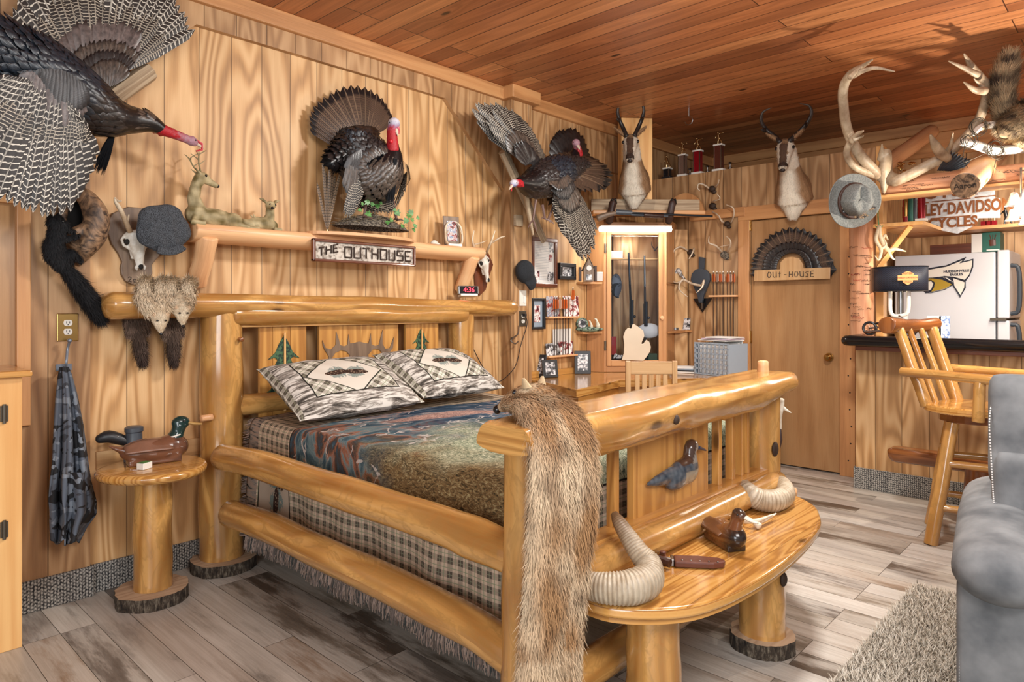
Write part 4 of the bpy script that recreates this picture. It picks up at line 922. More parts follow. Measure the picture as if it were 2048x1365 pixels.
# --- big flying turkey, top left
t1 = thing('turkey_mount', 'large flying turkey with outstretched barred wings at the upper left', 'mounted bird', W(150, 200, 0), 'turkey mounts')
body_(t1, [W(-70, 60, .28), W(0, 105, .30), W(80, 155, .30), W(150, 195, .30), W(215, 230, .28), W(262, 240, .26), W(300, 246, .25), W(322, 258, .245)], [.07, .125, .155, .14, .10, .062, .044, .03], 40, 26, .062, .034, mats=('f_blue', 'f_blue', 'f_dark', 'f_brnz'))
turkey_head(t1, [W(305, 251, .248), W(330, 262, .245), W(352, 270, .24), W(370, 277, .235)], [.029, .026, .022, .021], W(383, 282, .235), .025, W(408, 297, .23), (0, .3, 1), snood=[W(392, 280, .235), W(404, 288, .235), W(404, 300, .235), W(392, 303, .235)])
wu = [(0, [(100, 125), (150, 112), (205, 108), (248, 118), (262, 135)], [(18, 30), (60, -45), (170, -75), (290, -55), (352, 0), (384, 62)], 25, 1.55),
      (1, [(120, 132), (165, 122), (210, 118), (250, 130), (250, 142)], [(50, 62), (110, -5), (190, -25), (262, 8), (318, 45), (330, 92)], 24, 1.5),
      (2, [(130, 145), (170, 140), (215, 138), (240, 145)], [(108, 88), (140, 52), (190, 38), (240, 42), (276, 62), (282, 95)], 17, 1.7),
      (3, [(150, 158), (180, 155), (215, 152), (235, 152)], [(135, 118), (160, 92), (205, 82), (250, 90), (275, 112)], 19, 1.7), (4, [(165, 170), (190, 168), (215, 165), (230, 160)], [(148, 135), (175, 112), (210, 103), (245, 112), (262, 130)], 17, 1.8), (3, [(175, 178), (195, 180), (215, 178), (228, 170)], [(160, 150), (185, 130), (212, 123), (238, 130), (250, 148)], 15, 1.8)]
wingmesh(t1, [(m, [W(*p, .10) for p in r], [W(*p, .09) for p in t], n, w_) for m, r, t, n, w_ in wu])
mb_ = lambda r, t, ro, to: ([W(*p, ro) for p in r], [W(*p, to) for p in t])
wd = [(0, [(10, 165), (55, 190), (95, 228), (130, 258), (168, 262)], [(-150, 190), (-140, 300), (-70, 385), (5, 408), (55, 424), (98, 434), (132, 428), (165, 385), (186, 322)], 27, 1.5),
      (1, [(15, 160), (60, 178), (105, 205), (145, 240), (170, 255)], [(-70, 185), (-60, 250), (-10, 300), (45, 322), (90, 330), (128, 325), (160, 312), (182, 292)], 28, 1.6),
      (0, [(20, 155), (70, 165), (120, 190), (150, 225)], [(-30, 180), (-15, 225), (25, 262), (70, 280), (115, 285), (150, 280), (176, 268)], 24, 1.7),
      (2, [(60, 150), (95, 150), (125, 160), (150, 178)], [(45, 185), (62, 225), (95, 258), (125, 272), (150, 262), (165, 240)], 14, 1.8), (4, [(80, 145), (110, 145), (140, 155), (165, 175)], [(75, 178), (90, 208), (118, 232), (145, 238), (170, 222)], 14, 1.8)]
wingmesh(t1, [(m, [W(*p, .43) for p in r], [W(*p, .40) for p in t], n, w_) for m, r, t, n, w_ in wd], nrm=(1, -.2, 0))
mb = MB(); fanrow(mb, [W(40, 100, .2), W(30, 120, .22), W(20, 140, .24)], [W(-40, 0, .12), W(-120, 60, .14), W(-130, 150, .2)], 11, 1.5, (1, 0, .2), 0)
mb.build('tail', [M['f_tail']], t1, smooth=True, ang=180)
beard(t1, W(226, 268, .25), W(196, 345, .22), .018)
pb = MB(); a, b = W(200, 212, .12), W(298, 143, .07); dd = (b-a).normalized(); pb.tube([a, b], .055, 8, sx=.8, sy=.8, wob=.12); pb.tube([W(-20, 300, .1), W(120, 250, .1), a], [.05, .05, .052], 8, wob=.15)
pb.build('perch', M['grey_wood'], t1, smooth=True, ang=25)
# --- strutting turkey on the shelf
t2 = thing('turkey_mount', 'standing turkey with raised tail fan on the board over the bed', 'mounted bird', W(740, 455, .2), 'turkey mounts')
mb = MB(); nrm = (1, -.45, .25)
fanrow(mb, [W(684, 296, .15), W(690, 278, .15), W(706, 266, .15), W(722, 261, .15), W(738, 264, .15), W(748, 275, .15)], [W(620, 256, .06), W(619, 228, .06), W(636, 205, .06), W(668, 185, .06), W(703, 177, .06), W(738, 187, .07), W(764, 210, .08), W(780, 240, .09)], 19, 1.5, nrm, 0, jit=.008, tipw=.8)
fanrow(mb, [W(690, 290, .17), W(708, 272, .17), W(728, 268, .17), W(745, 278, .17)], [W(662, 268, .11), W(672, 232, .11), W(705, 214, .11), W(738, 218, .11), W(756, 246, .12)], 17, 1.5, nrm, 1, lift=.001)
mb.build('tail', [M['f_tail'], M['f_grey']], t2, smooth=True, ang=180)
body_(t2, [W(712, 285, .20), W(712, 300, .20), W(735, 330, .24), W(752, 350, .28), W(772, 335, .33), W(784, 312, .35), W(788, 292, .36)], [.09, .115, .155, .165, .12, .07, .032], 34, 34, .055, .036, mats=('f_blue', 'f_dark', 'f_brnz', 'f_brnz', 'f_dark'))
m2 = MB(); m2.ell(W(718, 285, .2), (.09, .115, .095), None, 18); plumage(m2, [W(672, 318, .19), W(700, 300, .2), W(722, 282, .2), W(750, 268, .19)], [.05, .095, .1, .05], 12, 24, .06, .04, -1, lift=.25); m2.build('rump', M['f_dark'], t2, smooth=True, ang=180)
turkey_head(t2, [W(786, 304, .37), W(785, 287, .37), W(784, 270, .37), W(784, 258, .37)], [.036, .034, .03, .03], W(788, 247, .37), .035, W(796, 272, .41), (0, 0, 1), True, snood=[W(790, 248, .39), W(797, 257, .395), W(797, 268, .39)])
mb = MB(); mb.ell(W(782, 283, .39), .013, None, 8); mb.ell(W(791, 283, .39), .012, None, 8); mb.build('wattle', plain('wattle_red', g(206, 30, 44), .35), t2, smooth=True)
for s, rows in ((0, [(1, [(708, 345), (718, 350), (728, 350)], [(688, 428), (696, 436), (706, 430), (716, 405), (727, 372)], 17, 1.7), (3, [(700, 322), (715, 318), (730, 322)], [(686, 378), (698, 392), (712, 385), (724, 362), (738, 350)], 15, 1.9), (4, [(705, 310), (722, 300), (742, 308)], [(690, 345), (708, 362), (728, 352), (748, 335)], 13, 2)]), (1, [(1, [(800, 345), (808, 350), (812, 345)], [(770, 425), (780, 432), (795, 412), (808, 385)], 10, 1.7), (4, [(795, 318), (806, 325), (812, 335)], [(800, 370), (808, 375), (815, 360)], 10, 2)])):
    wingmesh(t2, [(m, [W(*p, .33 if s == 0 else .18) for p in r], [W(*p, .30 if s == 0 else .2) for p in t], n, w_) for m, r, t, n, w_ in rows], nrm=(1, -.5, 0) if s == 0 else (.6, .8, 0))
mb = MB(); fanrow(mb, [W(725, 385, .2), W(745, 390, .2), W(765, 388, .2)], [W(712, 418, .14), W(742, 426, .15), W(782, 422, .16)], 14, 1.5, (1, 0, -.3), 0); mb.build('undertail', M['f_bar2'], t2, smooth=True, ang=180)
beard(t2, W(790, 318, .43), W(778, 408, .36), .02, 170)
foot(t2, W(735, 385, .25), W(728, 436, .22), [(.05, -.02, -.01), (.05, .03, -.01), (-.03, 0, 0)]); foot(t2, W(785, 395, .22), W(793, 440, .2), [(.05, -.02, -.01), (.04, .03, -.01), (-.03, 0, 0)])
# ground base, ivy
mb = MB(); c = W(744, 458, .18)
def mound(u, v):
    th = 2*PI*u; r = 1-v; e = (1-r**2.2); return V((c.x+.12*r*math.cos(th), c.y+.255*r*math.sin(th)*(1+.05*nz((math.cos(th)*2, math.sin(th)*2, 1), 1)), c.z+.075*e*(1+.25*nz((math.cos(th)*r*3, math.sin(th)*r*3, 0), 1))))
mb.grid(mound, 40, 12, cu=True)
base = mb.build('ground_base', M['moss'], t2, smooth=True)
mb = MB(); rng = random.Random(3)
for i in range(420):
    th, r = rng.uniform(0, 2*PI), math.sqrt(rng.random()); u = th/(2*PI); p = mound(u, 1-r); a = rng.uniform(0, 2*PI); l = rng.uniform(.015, .04)
    mb.col = rng.choice([g(120, 104, 80), g(80, 70, 56), g(150, 136, 108)]); mb.tube([p+V((0, 0, .003)), p+V((math.cos(a)*l, math.sin(a)*l, rng.uniform(.002, .014)))], [.0016, .0008], 3, cap=False)
mb.build('twigs', M['paint'], base)
def ivy(mb, p, s, n, rot):
    n = V(n).normalized(); x = n.cross(V((0, 0, 1))).normalized(); y = n.cross(x)*-1; c_, s_ = math.cos(rot), math.sin(rot); X = x*c_+y*s_; Y = y*c_-x*s_
    pl = [(0, -.6), (.35, -.5), (.75, -.35), (.45, -.05), (.6, .45), (.25, .35), (0, 1), (-.25, .35), (-.6, .45), (-.45, -.05), (-.75, -.35), (-.35, -.5)]
    mb.prism([(a*s, b*s) for a, b in pl], p, X, Y, .0012)
mb = MB()
for px, py, o in ((725, 408, .3), (735, 405, .3), (745, 409, .31), (755, 412, .3), (762, 406, .3), (720, 420, .3), (737, 428, .31), (790, 420, .3), (795, 426, .3), (818, 432, .26), (825, 440, .27), (812, 442, .3), (830, 452, .27), (805, 452, .31), (822, 425, .25), (836, 436, .24), (828, 460, .26), (775, 445, .33), (783, 440, .32)):
    ivy(mb, W(px, py, o), random.uniform(.016, .03), (1, random.uniform(-.7, .2), random.uniform(-.1, .8)), random.uniform(0, 6))
mb.build('ivy', M['green'], base)
# --- flying turkey by the post
t3 = thing('turkey_mount', 'flying turkey with tilted wings on a grey plank by the wall post', 'mounted bird', W(1093, 352, .0), 'turkey mounts')
body_(t3, [W(1165, 332, .36), W(1140, 338, .38), W(1110, 348, .40), W(1085, 360, .42), W(1062, 368, .43), W(1046, 366, .45), W(1036, 366, .46)], [.05, .09, .125, .135, .10, .055, .034], 30, 26, .06, .04, mats=('f_dark', 'f_blue', 'f_dark', 'f_brnz'))
turkey_head(t3, [W(1044, 367, .46), W(1038, 367, .47), W(1033, 366, .475)], [.03, .028, .026], W(1027, 367, .48), .027, W(1018, 380, .50), (0, 0, 1), True)
wingmesh(t3, [(m, [W(*p, .36) for p in r], [W(*p, o) for p in t], n, w_) for m, r, t, n, w_, o in [
    (1, [(1040, 315), (1052, 312), (1066, 320), (1078, 332)], [(972, 262), (952, 238), (944, 212), (975, 203), (1012, 214), (1046, 242), (1076, 282), (1092, 318)], 26, 1.7, .25),
    (1, [(1042, 318), (1055, 315), (1068, 325)], [(985, 268), (972, 245), (970, 228), (995, 222), (1022, 240), (1048, 268), (1074, 305)], 22, 1.7, .3),
    (3, [(1045, 325), (1056, 322), (1068, 332)], [(1008, 292), (1006, 268), (1022, 256), (1042, 268), (1062, 295)], 15, 1.8, .33), (4, [(1048, 332), (1058, 330), (1070, 338)], [(1024, 308), (1024, 290), (1040, 282), (1056, 298), (1070, 318)], 14, 1.9, .36)]], nrm=(1, -.3, 0))
wingmesh(t3, [(m, [W(*p, .48) for p in r], [W(*p, o) for p in t], n, w_) for m, r, t, n, w_, o in [
    (0, [(1112, 385), (1125, 378), (1140, 385)], [(1118, 440), (1132, 475), (1150, 500), (1168, 522), (1182, 505), (1192, 482), (1190, 452), (1172, 425)], 22, 1.55, .44),
    (1, [(1112, 380), (1125, 372), (1140, 378)], [(1116, 425), (1130, 450), (1148, 468), (1166, 470), (1178, 450), (1168, 415)], 20, 1.6, .46),
    (3, [(1108, 372), (1122, 362), (1138, 370)], [(1112, 405), (1124, 422), (1140, 430), (1155, 420), (1158, 400)], 14, 1.8, .48), (4, [(1100, 365), (1114, 352), (1130, 358)], [(1105, 388), (1118, 402), (1134, 402), (1145, 385)], 13, 1.9, .5), (3, [(1095, 360), (1108, 350), (1122, 352)], [(1100, 376), (1112, 386), (1126, 384), (1136, 370)], 11, 1.9, .52)]], nrm=(1, -.5, .1))
mb = MB(); fanrow(mb, [W(1128, 328, .36), W(1140, 335, .38), W(1140, 348, .40), W(1132, 358, .4)], [W(1108, 310, .22), W(1140, 305, .2), W(1180, 316, .22), (W(1212, 338, .34)), W(1221, 360, .36), W(1208, 381, .38), W(1170, 378, .4)], 18, 1.5, (1, -.5, .5), 0, tipw=.8)
fanrow(mb, [W(1125, 330, .4), W(1135, 340, .42), W(1130, 352, .42)], [W(1135, 314, .3), W(1165, 322, .3), W(1182, 342, .34), W(1170, 362, .38)], 14, 1.6, (1, -.5, .5), 1)
mb.build('tail', [M['f_tail'], M['f_grey']], t3, smooth=True, ang=180)
foot(t3, W(1072, 400, .42), W(1066, 440, .42), [(.03, .0, -.08), (.0, .04, -.07), (-.02, -.03, -.06)]); foot(t3, W(1085, 410, .4), W(1090, 438, .42), [(.03, .03, -.03), (0, .06, -.02), (0, -.04, 0)])
foot(t3, W(1110, 405, .38), W(1096, 440, .42), [(.03, .03, -.03), (.02, -.04, -.02)])
pb = MB(); a, b = W(1006, 302, .20), W(1088, 482, .12); pb.tube([a, a.lerp(b, .5), b], [.05, .045, .035], 6, sx=.9, sy=.6, wob=.12, up=(1, 0, 0)); pb.tube([W(1052, 390, .3), W(1058, 430, .3), W(1066, 470, .3)], [.02, .016, .008], 8, wob=.2); pb.bx(XA+.005, XA+.12, pyy-.2, pyy-.12, 1.9, 1.98)
pb.build('perch', M['grey_wood'], t3, smooth=True, ang=25)
# --- turkey behind it
t4 = thing('turkey_mount', 'dark turkey with red head behind the flying turkey in the wall corner', 'mounted bird', W(1135, 330, 0), 'turkey mounts')
body_(t4, [W(1120, 395, .12), W(1130, 370, .18), W(1135, 340, .22), W(1145, 318, .24), W(1152, 300, .25)], [.08, .125, .115, .065, .035], 22, 26, .07, .045, mats=('f_dark', 'f_dark', 'f_brnz'))
turkey_head(t4, [W(1158, 312, .26), W(1156, 300, .27), W(1153, 292, .275)], [.034, .03, .028], W(1152, 286, .28), .032, W(1160, 300, .33), (0, 0, 1), False)
mb = MB(); fanrow(mb, [W(1122, 330, .1), W(1130, 318, .1), W(1140, 314, .1), W(1150, 320, .1)], [W(1100, 318, .03), W(1100, 285, .03), W(1112, 264, .03), W(1132, 257, .03), W(1152, 263, .03), W(1166, 285, .04), W(1174, 312, .06)], 17, 1.6, (1, -.5, 0), 0, tipw=.8); mb.build('tail', [M['f_dark']], t4, smooth=True, ang=180)
# ------------------------------------------------------------------ squirrel on a hollow burl
sq = thing('squirrel_mount', 'black squirrel clinging to a hollow burl on the wall', 'mounted animal', W(140, 450, 0))
mb = MB(); q = [W(150, 375, .10), W(176, 400, .12), W(192, 432, .13), W(190, 468, .12), W(172, 500, .10), (W(152, 530, .06))]
mb.tube(cr(q, 16), [.026, .03, .038, .042, .046, .05, .052, .054, .054, .052, .05, .045, .04, .035, .028, .02], 12, wob=.25)
mb.tube([W(150, 395, .05), W(128, 412, .05), W(122, 440, .05), W(130, 470, .06), W(155, 488, .08)], [.02, .022, .025, .03, .035], 10, wob=.3); mb.tube([W(185, 470, .1), W(160, 460, .11), W(140, 468, .12)], [.03, .028, .02], 10)
organic('burl', mb, M['burl'], sq, .01, 2)
mb = MB(); cb_ = W(152, 438, .05); mb.lathe([(0, 0), (.07, .0), (.075, .02)], cb_, frame=Matrix(((0, 0, 1), (1, 0, 0), (0, 1, 0)))); mb.build('hollow', plain('hollow_shade', g(16, 14, 13), .9), sq)  # near-black disc stands in for the shade inside the burl's hole
BLK = lambda *a: g(38, 38, 40)
mb = MB()
for c_, r_ in ((W(108, 500, .13), (.04, .042, .07)), (W(112, 470, .14), (.034, .034, .05)), (W(124, 525, .12), (.036, .042, .046)), (W(112, 447, .16), (.033, .035, .033)), (W(126, 450, .17), (.02, .024, .02)), (W(100, 437, .15), (.01, .012, .018)), (W(118, 434, .15), (.01, .012, .018))): mb.ell(c_, r_, None, 12)
mb.tube([W(114, 464, .16), W(134, 459, .17), W(150, 463, .15)], [.015, .010, .007], 8); mb.tube([W(116, 482, .16), W(138, 477, .17), W(160, 470, .15)], [.015, .010, .007], 8); mb.tube([W(124, 515, .13), W(146, 508, .16), W(164, 524, .13)], [.03, .02, .010], 8)
me = remesh(mb, .008, 2); fm = MB(); add_mesh(fm, me, BLK); dn = (W(125, 540, .1)-W(112, 440, .15)).normalized()
fur_mesh(fm, me, 9000, .014, .0022, BLK, lambda p, n: dn, .35); fm.build('body', M['fur'], sq, smooth=True, ang=180)
fm = MB(); fur_tube(fm, cr([W(128, 535, .12), W(150, 562, .12), W(172, 592, .1), W(190, 620, .09), W(204, 642, .08)], 12), li([.02, .03, .036, .038, .03, .012], 12), 5200, .032, .0022, BLK, 1, curl=.5); fm.build('tail', M['fur'], sq)
mb = MB(); mb.ell(W(126, 443, .19), .005, None, 8); mb.build('eye', M['blackgl'], sq, smooth=True)
# ------------------------------------------------------------------ skull plaques
def skull(mb, top, bot, w_, n=(1, 0, 0), depth=.055):
    top, bot = V(top), V(bot); d = (bot-top); L = d.length; d.normalize(); n = V(n); n = (n-d*n.dot(d)).normalized(); s = d.cross(n)
    R = Matrix((s, d, n)).transposed()
    mb.ell(top+d*L*.16, (w_*.42, L*.17, depth*.55), R, 14)
    mb.tube([top+d*L*.1+n*.005, top+d*L*.4+n*.012, top+d*L*.7+n*.004, bot], [w_*.36, w_*.34, w_*.2, w_*.13], 12, sy=.75, up=n)
    for k in (1, -1):
        mb.tube([top+d*L*.12+s*k*w_*.36, top+d*L*.24+s*k*w_*.52+n*.008, top+d*L*.38+s*k*w_*.48+n*.008, top+d*L*.5+s*k*w_*.26], w_*.055, 8)
        mb.tube([top+d*L*.9+s*k*w_*.05, bot+s*k*w_*.16, bot+s*k*w_*.13+d*L*.07], [w_*.08, w_*.07, w_*.02], 8)
        mb.tube([top+d*L*.5+s*k*w_*.2-n*.01, top+d*L*.75+s*k*w_*.16-n*.015], w_*.08, 8)
    return s, d, n, L
BONE = g(226, 222, 212)
def skull_part(par, top, bot, w_, n=(1, 0, 0)):
    mb = MB(); s, d, nn, L = skull(mb, top, bot, w_, n); o = organic('skull', mb, M['bone'], par, .0032, 1, lambda p: BONE)
    m_ = MB()
    for k in (1, -1): m_.ell(V(top)+d*L*.3+s*k*w_*.33+nn*.014, (w_*.14, L*.075, .012), Matrix((s, d, nn)).transposed(), 12)
    m_.ell(bot+nn*.008-d*L*.04, (w_*.1, L*.09, .008), Matrix((s, d, nn)).transposed(), 10); m_.build('eye_socket', plain('socket', g(36, 32, 28), .9), o, smooth=True)
    return o
AC = lambda t, th=0: mixc(g(170, 136, 98), g(232, 220, 196), t*1.1)
def antler(par, branches, name='antler', cf=AC, seg=10, mat='bone'):
    mb = MB()
    for pts, rs in branches: mb.tube(cr(pts, 4*len(pts)), li(rs, 4*len(pts)), seg, wob=.14, colf=cf, round_=.5)
    return mb.build(name, M[mat], par, smooth=True, ang=180)
pq = thing('skull_plaque', 'dark wooden plaque with a deer skull marked 2004', 'deer skull plaque', W(270, 500, 0))
ol = [(213, 461), (216, 440), (224, 427), (240, 420), (255, 414), (289, 417), (318, 425), (338, 445), (340, 475), (332, 495), (316, 514), (303, 530), (304, 548), (298, 558), (284, 567), (264, 570), (250, 563), (242, 550), (240, 536), (243, 524), (236, 508), (222, 488)]
P = [W(*p, .012) for p in ol]; MB().prism([(p.y, p.z) for p in P][::-1], (XA, 0, 0), (0, 1, 0), (0, 0, 1), .022).build('plaque', M['walnut'], pq, bev=.004)
skull_part(pq, W(268, 460, .055), W(281, 536, .06), .12)
antler(pq, [([W(260, 464, .07), W(252, 445, .1), W(243, 424, .13), W(232, 405, .15), W(230, 396, .15)], [.012, .011, .010, .008, .005]), ([W(252, 446, .1), W(256, 438, .11), W(258, 430, .12)], [.009, .006, .003]), ([W(230, 398, .15), W(238, 403, .16), W(243, 402, .17)], [.006, .005, .002])])
antler(pq, [([W(282, 464, .07), W(295, 446, .1), W(310, 432, .12), W(320, 430, .14)], [.012, .011, .009, .006])])
fr_ = lambda p: (lambda x, y: W(p[0]+x, p[1]-y, .0238))
mb = MB(); R_ = .0018
for o_, ls in (((257, 563), [[(0, 7), (2, 9), (5, 8), (5, 5), (0, 0), (6, -1)]]), ((267, 565), [[(3, 0), (0, 2), (0, 5), (3, 7), (6, 5), (6, 2), (3, 0)]]), ((277, 563), [[(3, 0), (0, 2), (0, 5), (3, 7), (6, 5), (6, 2), (3, 0)]]), ((287, 560), [[(3, 8), (0, 2), (7, 4)], [(6, 7), (5, -1)]])):
    strokes(mb, ls, fr_(o_), R_)
mb.build('lettering', M['ink'], pq)
# tweed flat cap hanging on its antler
mb = MB(); c = W(327, 458, .17)
def capf(u, v):
    th = 2*PI*u; ph = v*PI; r = math.sin(ph); y_, z_ = math.cos(th)*r, math.sin(th)*r; f = 1+.05*math.cos(5*th+.5)
    return c+V((-.045*math.cos(ph)*(1 if ph < PI/2 else .9)+.015*nz((y_*3, z_*3, 0), 1), y_*.118*f, z_*.115*f))
mb.grid(capf, 48, 20, cu=True)
cap = mb.build('flat_cap', M['tweed'], None, smooth=True, ang=180); tag(cap, 'grey tweed flat cap hung on the skull plaque antler', 'cap')
mb = MB(); mb.grid(lambda u, v: (lambda a, r: c+V((.02+.02*v, math.sin(a)*(.095+.034*v), -math.cos(a)*(.09+.036*v))))(-.35+1.1*u, v), 16, 4); o = mb.build('brim', M['tweed'], cap, smooth=True); s_ = o.modifiers.new('s', 'SOLIDIFY'); s_.thickness = .008
mb = MB(); mb.tube([capf(u/40, .44)+V((.006, 0, 0)) for u in range(41)], .003, 6, cap=False); mb.ell(capf(0, 0.02), (.006, .009, .009), None, 10); mb.build('seam', M['tweed'], cap, smooth=True)
# right-hand skull above the alarm clock
pq2 = thing('skull_plaque', 'small white deer skull with thin antlers above the alarm clock', 'deer skull plaque', W(960, 520, 0))
MB().prism([(p.y, p.z) for p in [W(*q, .01) for q in [(952, 500), (975, 505), (985, 530), (975, 560), (970, 580), (958, 592), (950, 575), (948, 540)]]][::-1], (XA, 0, 0), (0, 1, 0), (0, 0, 1), .02).build('plaque', M['mahog'], pq2, bev=.004)
skull_part(pq2, W(962, 508, .06), W(976, 562, .06), .10)
for b in ([([W(958, 508, .08), W(948, 494, .12), W(945, 480, .14), W(948, 462, .14)], [.009, .009, .007, .003]), ([W(947, 490, .12), W(962, 486, .15), W(972, 482, .16)], [.008, .005, .002])], [([W(972, 508, .08), W(978, 494, .13), W(984, 480, .16), W(990, 462, .17)], [.009, .009, .007, .003]), ([W(980, 488, .14), W(1000, 476, .2), W(1010, 473, .22)], [.008, .006, .003])]): antler(pq2, b)
# ------------------------------------------------------------------ shelf over the bed
sh = thing('log_shelf', 'peeled half-log wall shelf on two log brackets over the bed', 'shelf', W(665, 470, 0))
ya, yb_ = ax(384, 460, XA+.13).y, ax(956, 497, XA+.13).y; zz = W(384, 452, .2).z
log((XA+.105, ya, 1.672), (XA+.105, yb_, 1.672), .1, .1, n=30, sy=.56, fn=flat(.35), seed=61, wob=.05, up=(0, 0, 1), round_=.12).build('shelf_log', M['peeled'], sh, smooth=True, ang=50)
SZ = 1.672+.1*.56*.35
for px, py in ((415, 478), (945, 510)):
    y = ax(px, py, XA+.15).y; log((XA+.155, y, 1.645), (XA+.03, y+.0, 1.42), .05, .046, n=8, seed=px, wob=.06, round_=.3).build('bracket', M['peeled'], sh, smooth=True, ang=50)
yc = ax(725, 463, XA+.16).y; BZ = SZ+.025
tag(MB().prism([(.145*math.cos(a)*1.0, .36*math.sin(a)) for a in [2*PI*k/48 for k in range(48)]], (XA+.165, yc, SZ+.006), (1, 0, 0), (0, 1, 0), .018).build('oval_board', M['peeled'], None, bev=.003), 'thin oval wooden board under the standing turkey on the shelf', 'board')
# sign: THE OUTHOUSE
sg = thing('carved_sign', 'framed rustic sign reading THE OUTHOUSE hung below the turkey shelf', 'sign', W(725, 490, .22))
q = [W(px, py, .225) for px, py in ((624, 511), (829, 518), (827, 474), (622, 466))]
y0, y1 = q[0].y, q[1].y; z0, z1 = 1.548, 1.672; XS = XA+.216
MB().bx(XS, XS+.012, y0+.01, y1-.01, z0+.01, z1-.01, long=1).build('panel', M['mortarw'], sg)
mb = MB(); f_w = .016
for a in ((XS-.004, XS+.024, y0, y1, z0, z0+f_w), (XS-.004, XS+.024, y0, y1, z1-f_w, z1), (XS-.004, XS+.024, y0, y0+f_w, z0, z1), (XS-.004, XS+.024, y1-f_w, y1, z0, z1)): mb.bx(*a)
mb.build('frame', M['mahog'], sg, bev=.005)
LET = {'T': [[(0, 1), (1, 1)], [(.5, 1), (.5, 0)]], 'H': [[(0, 0), (0, 1)], [(1, 0), (1, 1)], [(0, .5), (1, .5)]], 'E': [[(0, 0), (0, 1)], [(0, 1), (.9, 1)], [(0, .5), (.7, .5)], [(0, 0), (.9, 0)]], 'O': [[(0, 0), (0, 1)], [(0, 1), (1, 1)], [(1, 1), (1, 0)], [(1, 0), (0, 0)]], 'U': [[(0, 1), (0, 0)], [(0, 0), (1, 0)], [(1, 0), (1, 1)]], 'S': [[(1, 1), (0, 1)], [(0, 1), (0, .5)], [(0, .5), (1, .5)], [(1, .5), (1, 0)], [(1, 0), (0, 0)]], 'W': []}
mb = MB(); Wd = y1-y0
def word(wd_, u0, u1, zb_, hh, tilt=0, ww=.7):
    n = len(wd_); st = (u1-u0)/n
    for i, ch in enumerate(wd_):
        for l in LET[ch]:
            P = []
            for a, b in l:
                u = u0+st*(i+.1+a*ww); P.append(V((XS+.016, y0+Wd*u, zb_+b*hh+tilt*(u-u0)*Wd)))
            mb.tube([P[0], P[0].lerp(P[1], .5)+V((0, random.uniform(-.001, .001), random.uniform(-.001, .001))), P[1]], .0042, 6, wob=.25, round_=.5)
word('THE', .05, .24, z0+.03, .042, .25); word('OUTHOUSE', .28, .97, z0+.032, .058)
mb.build('lettering', M['antstick'], sg, smooth=True)
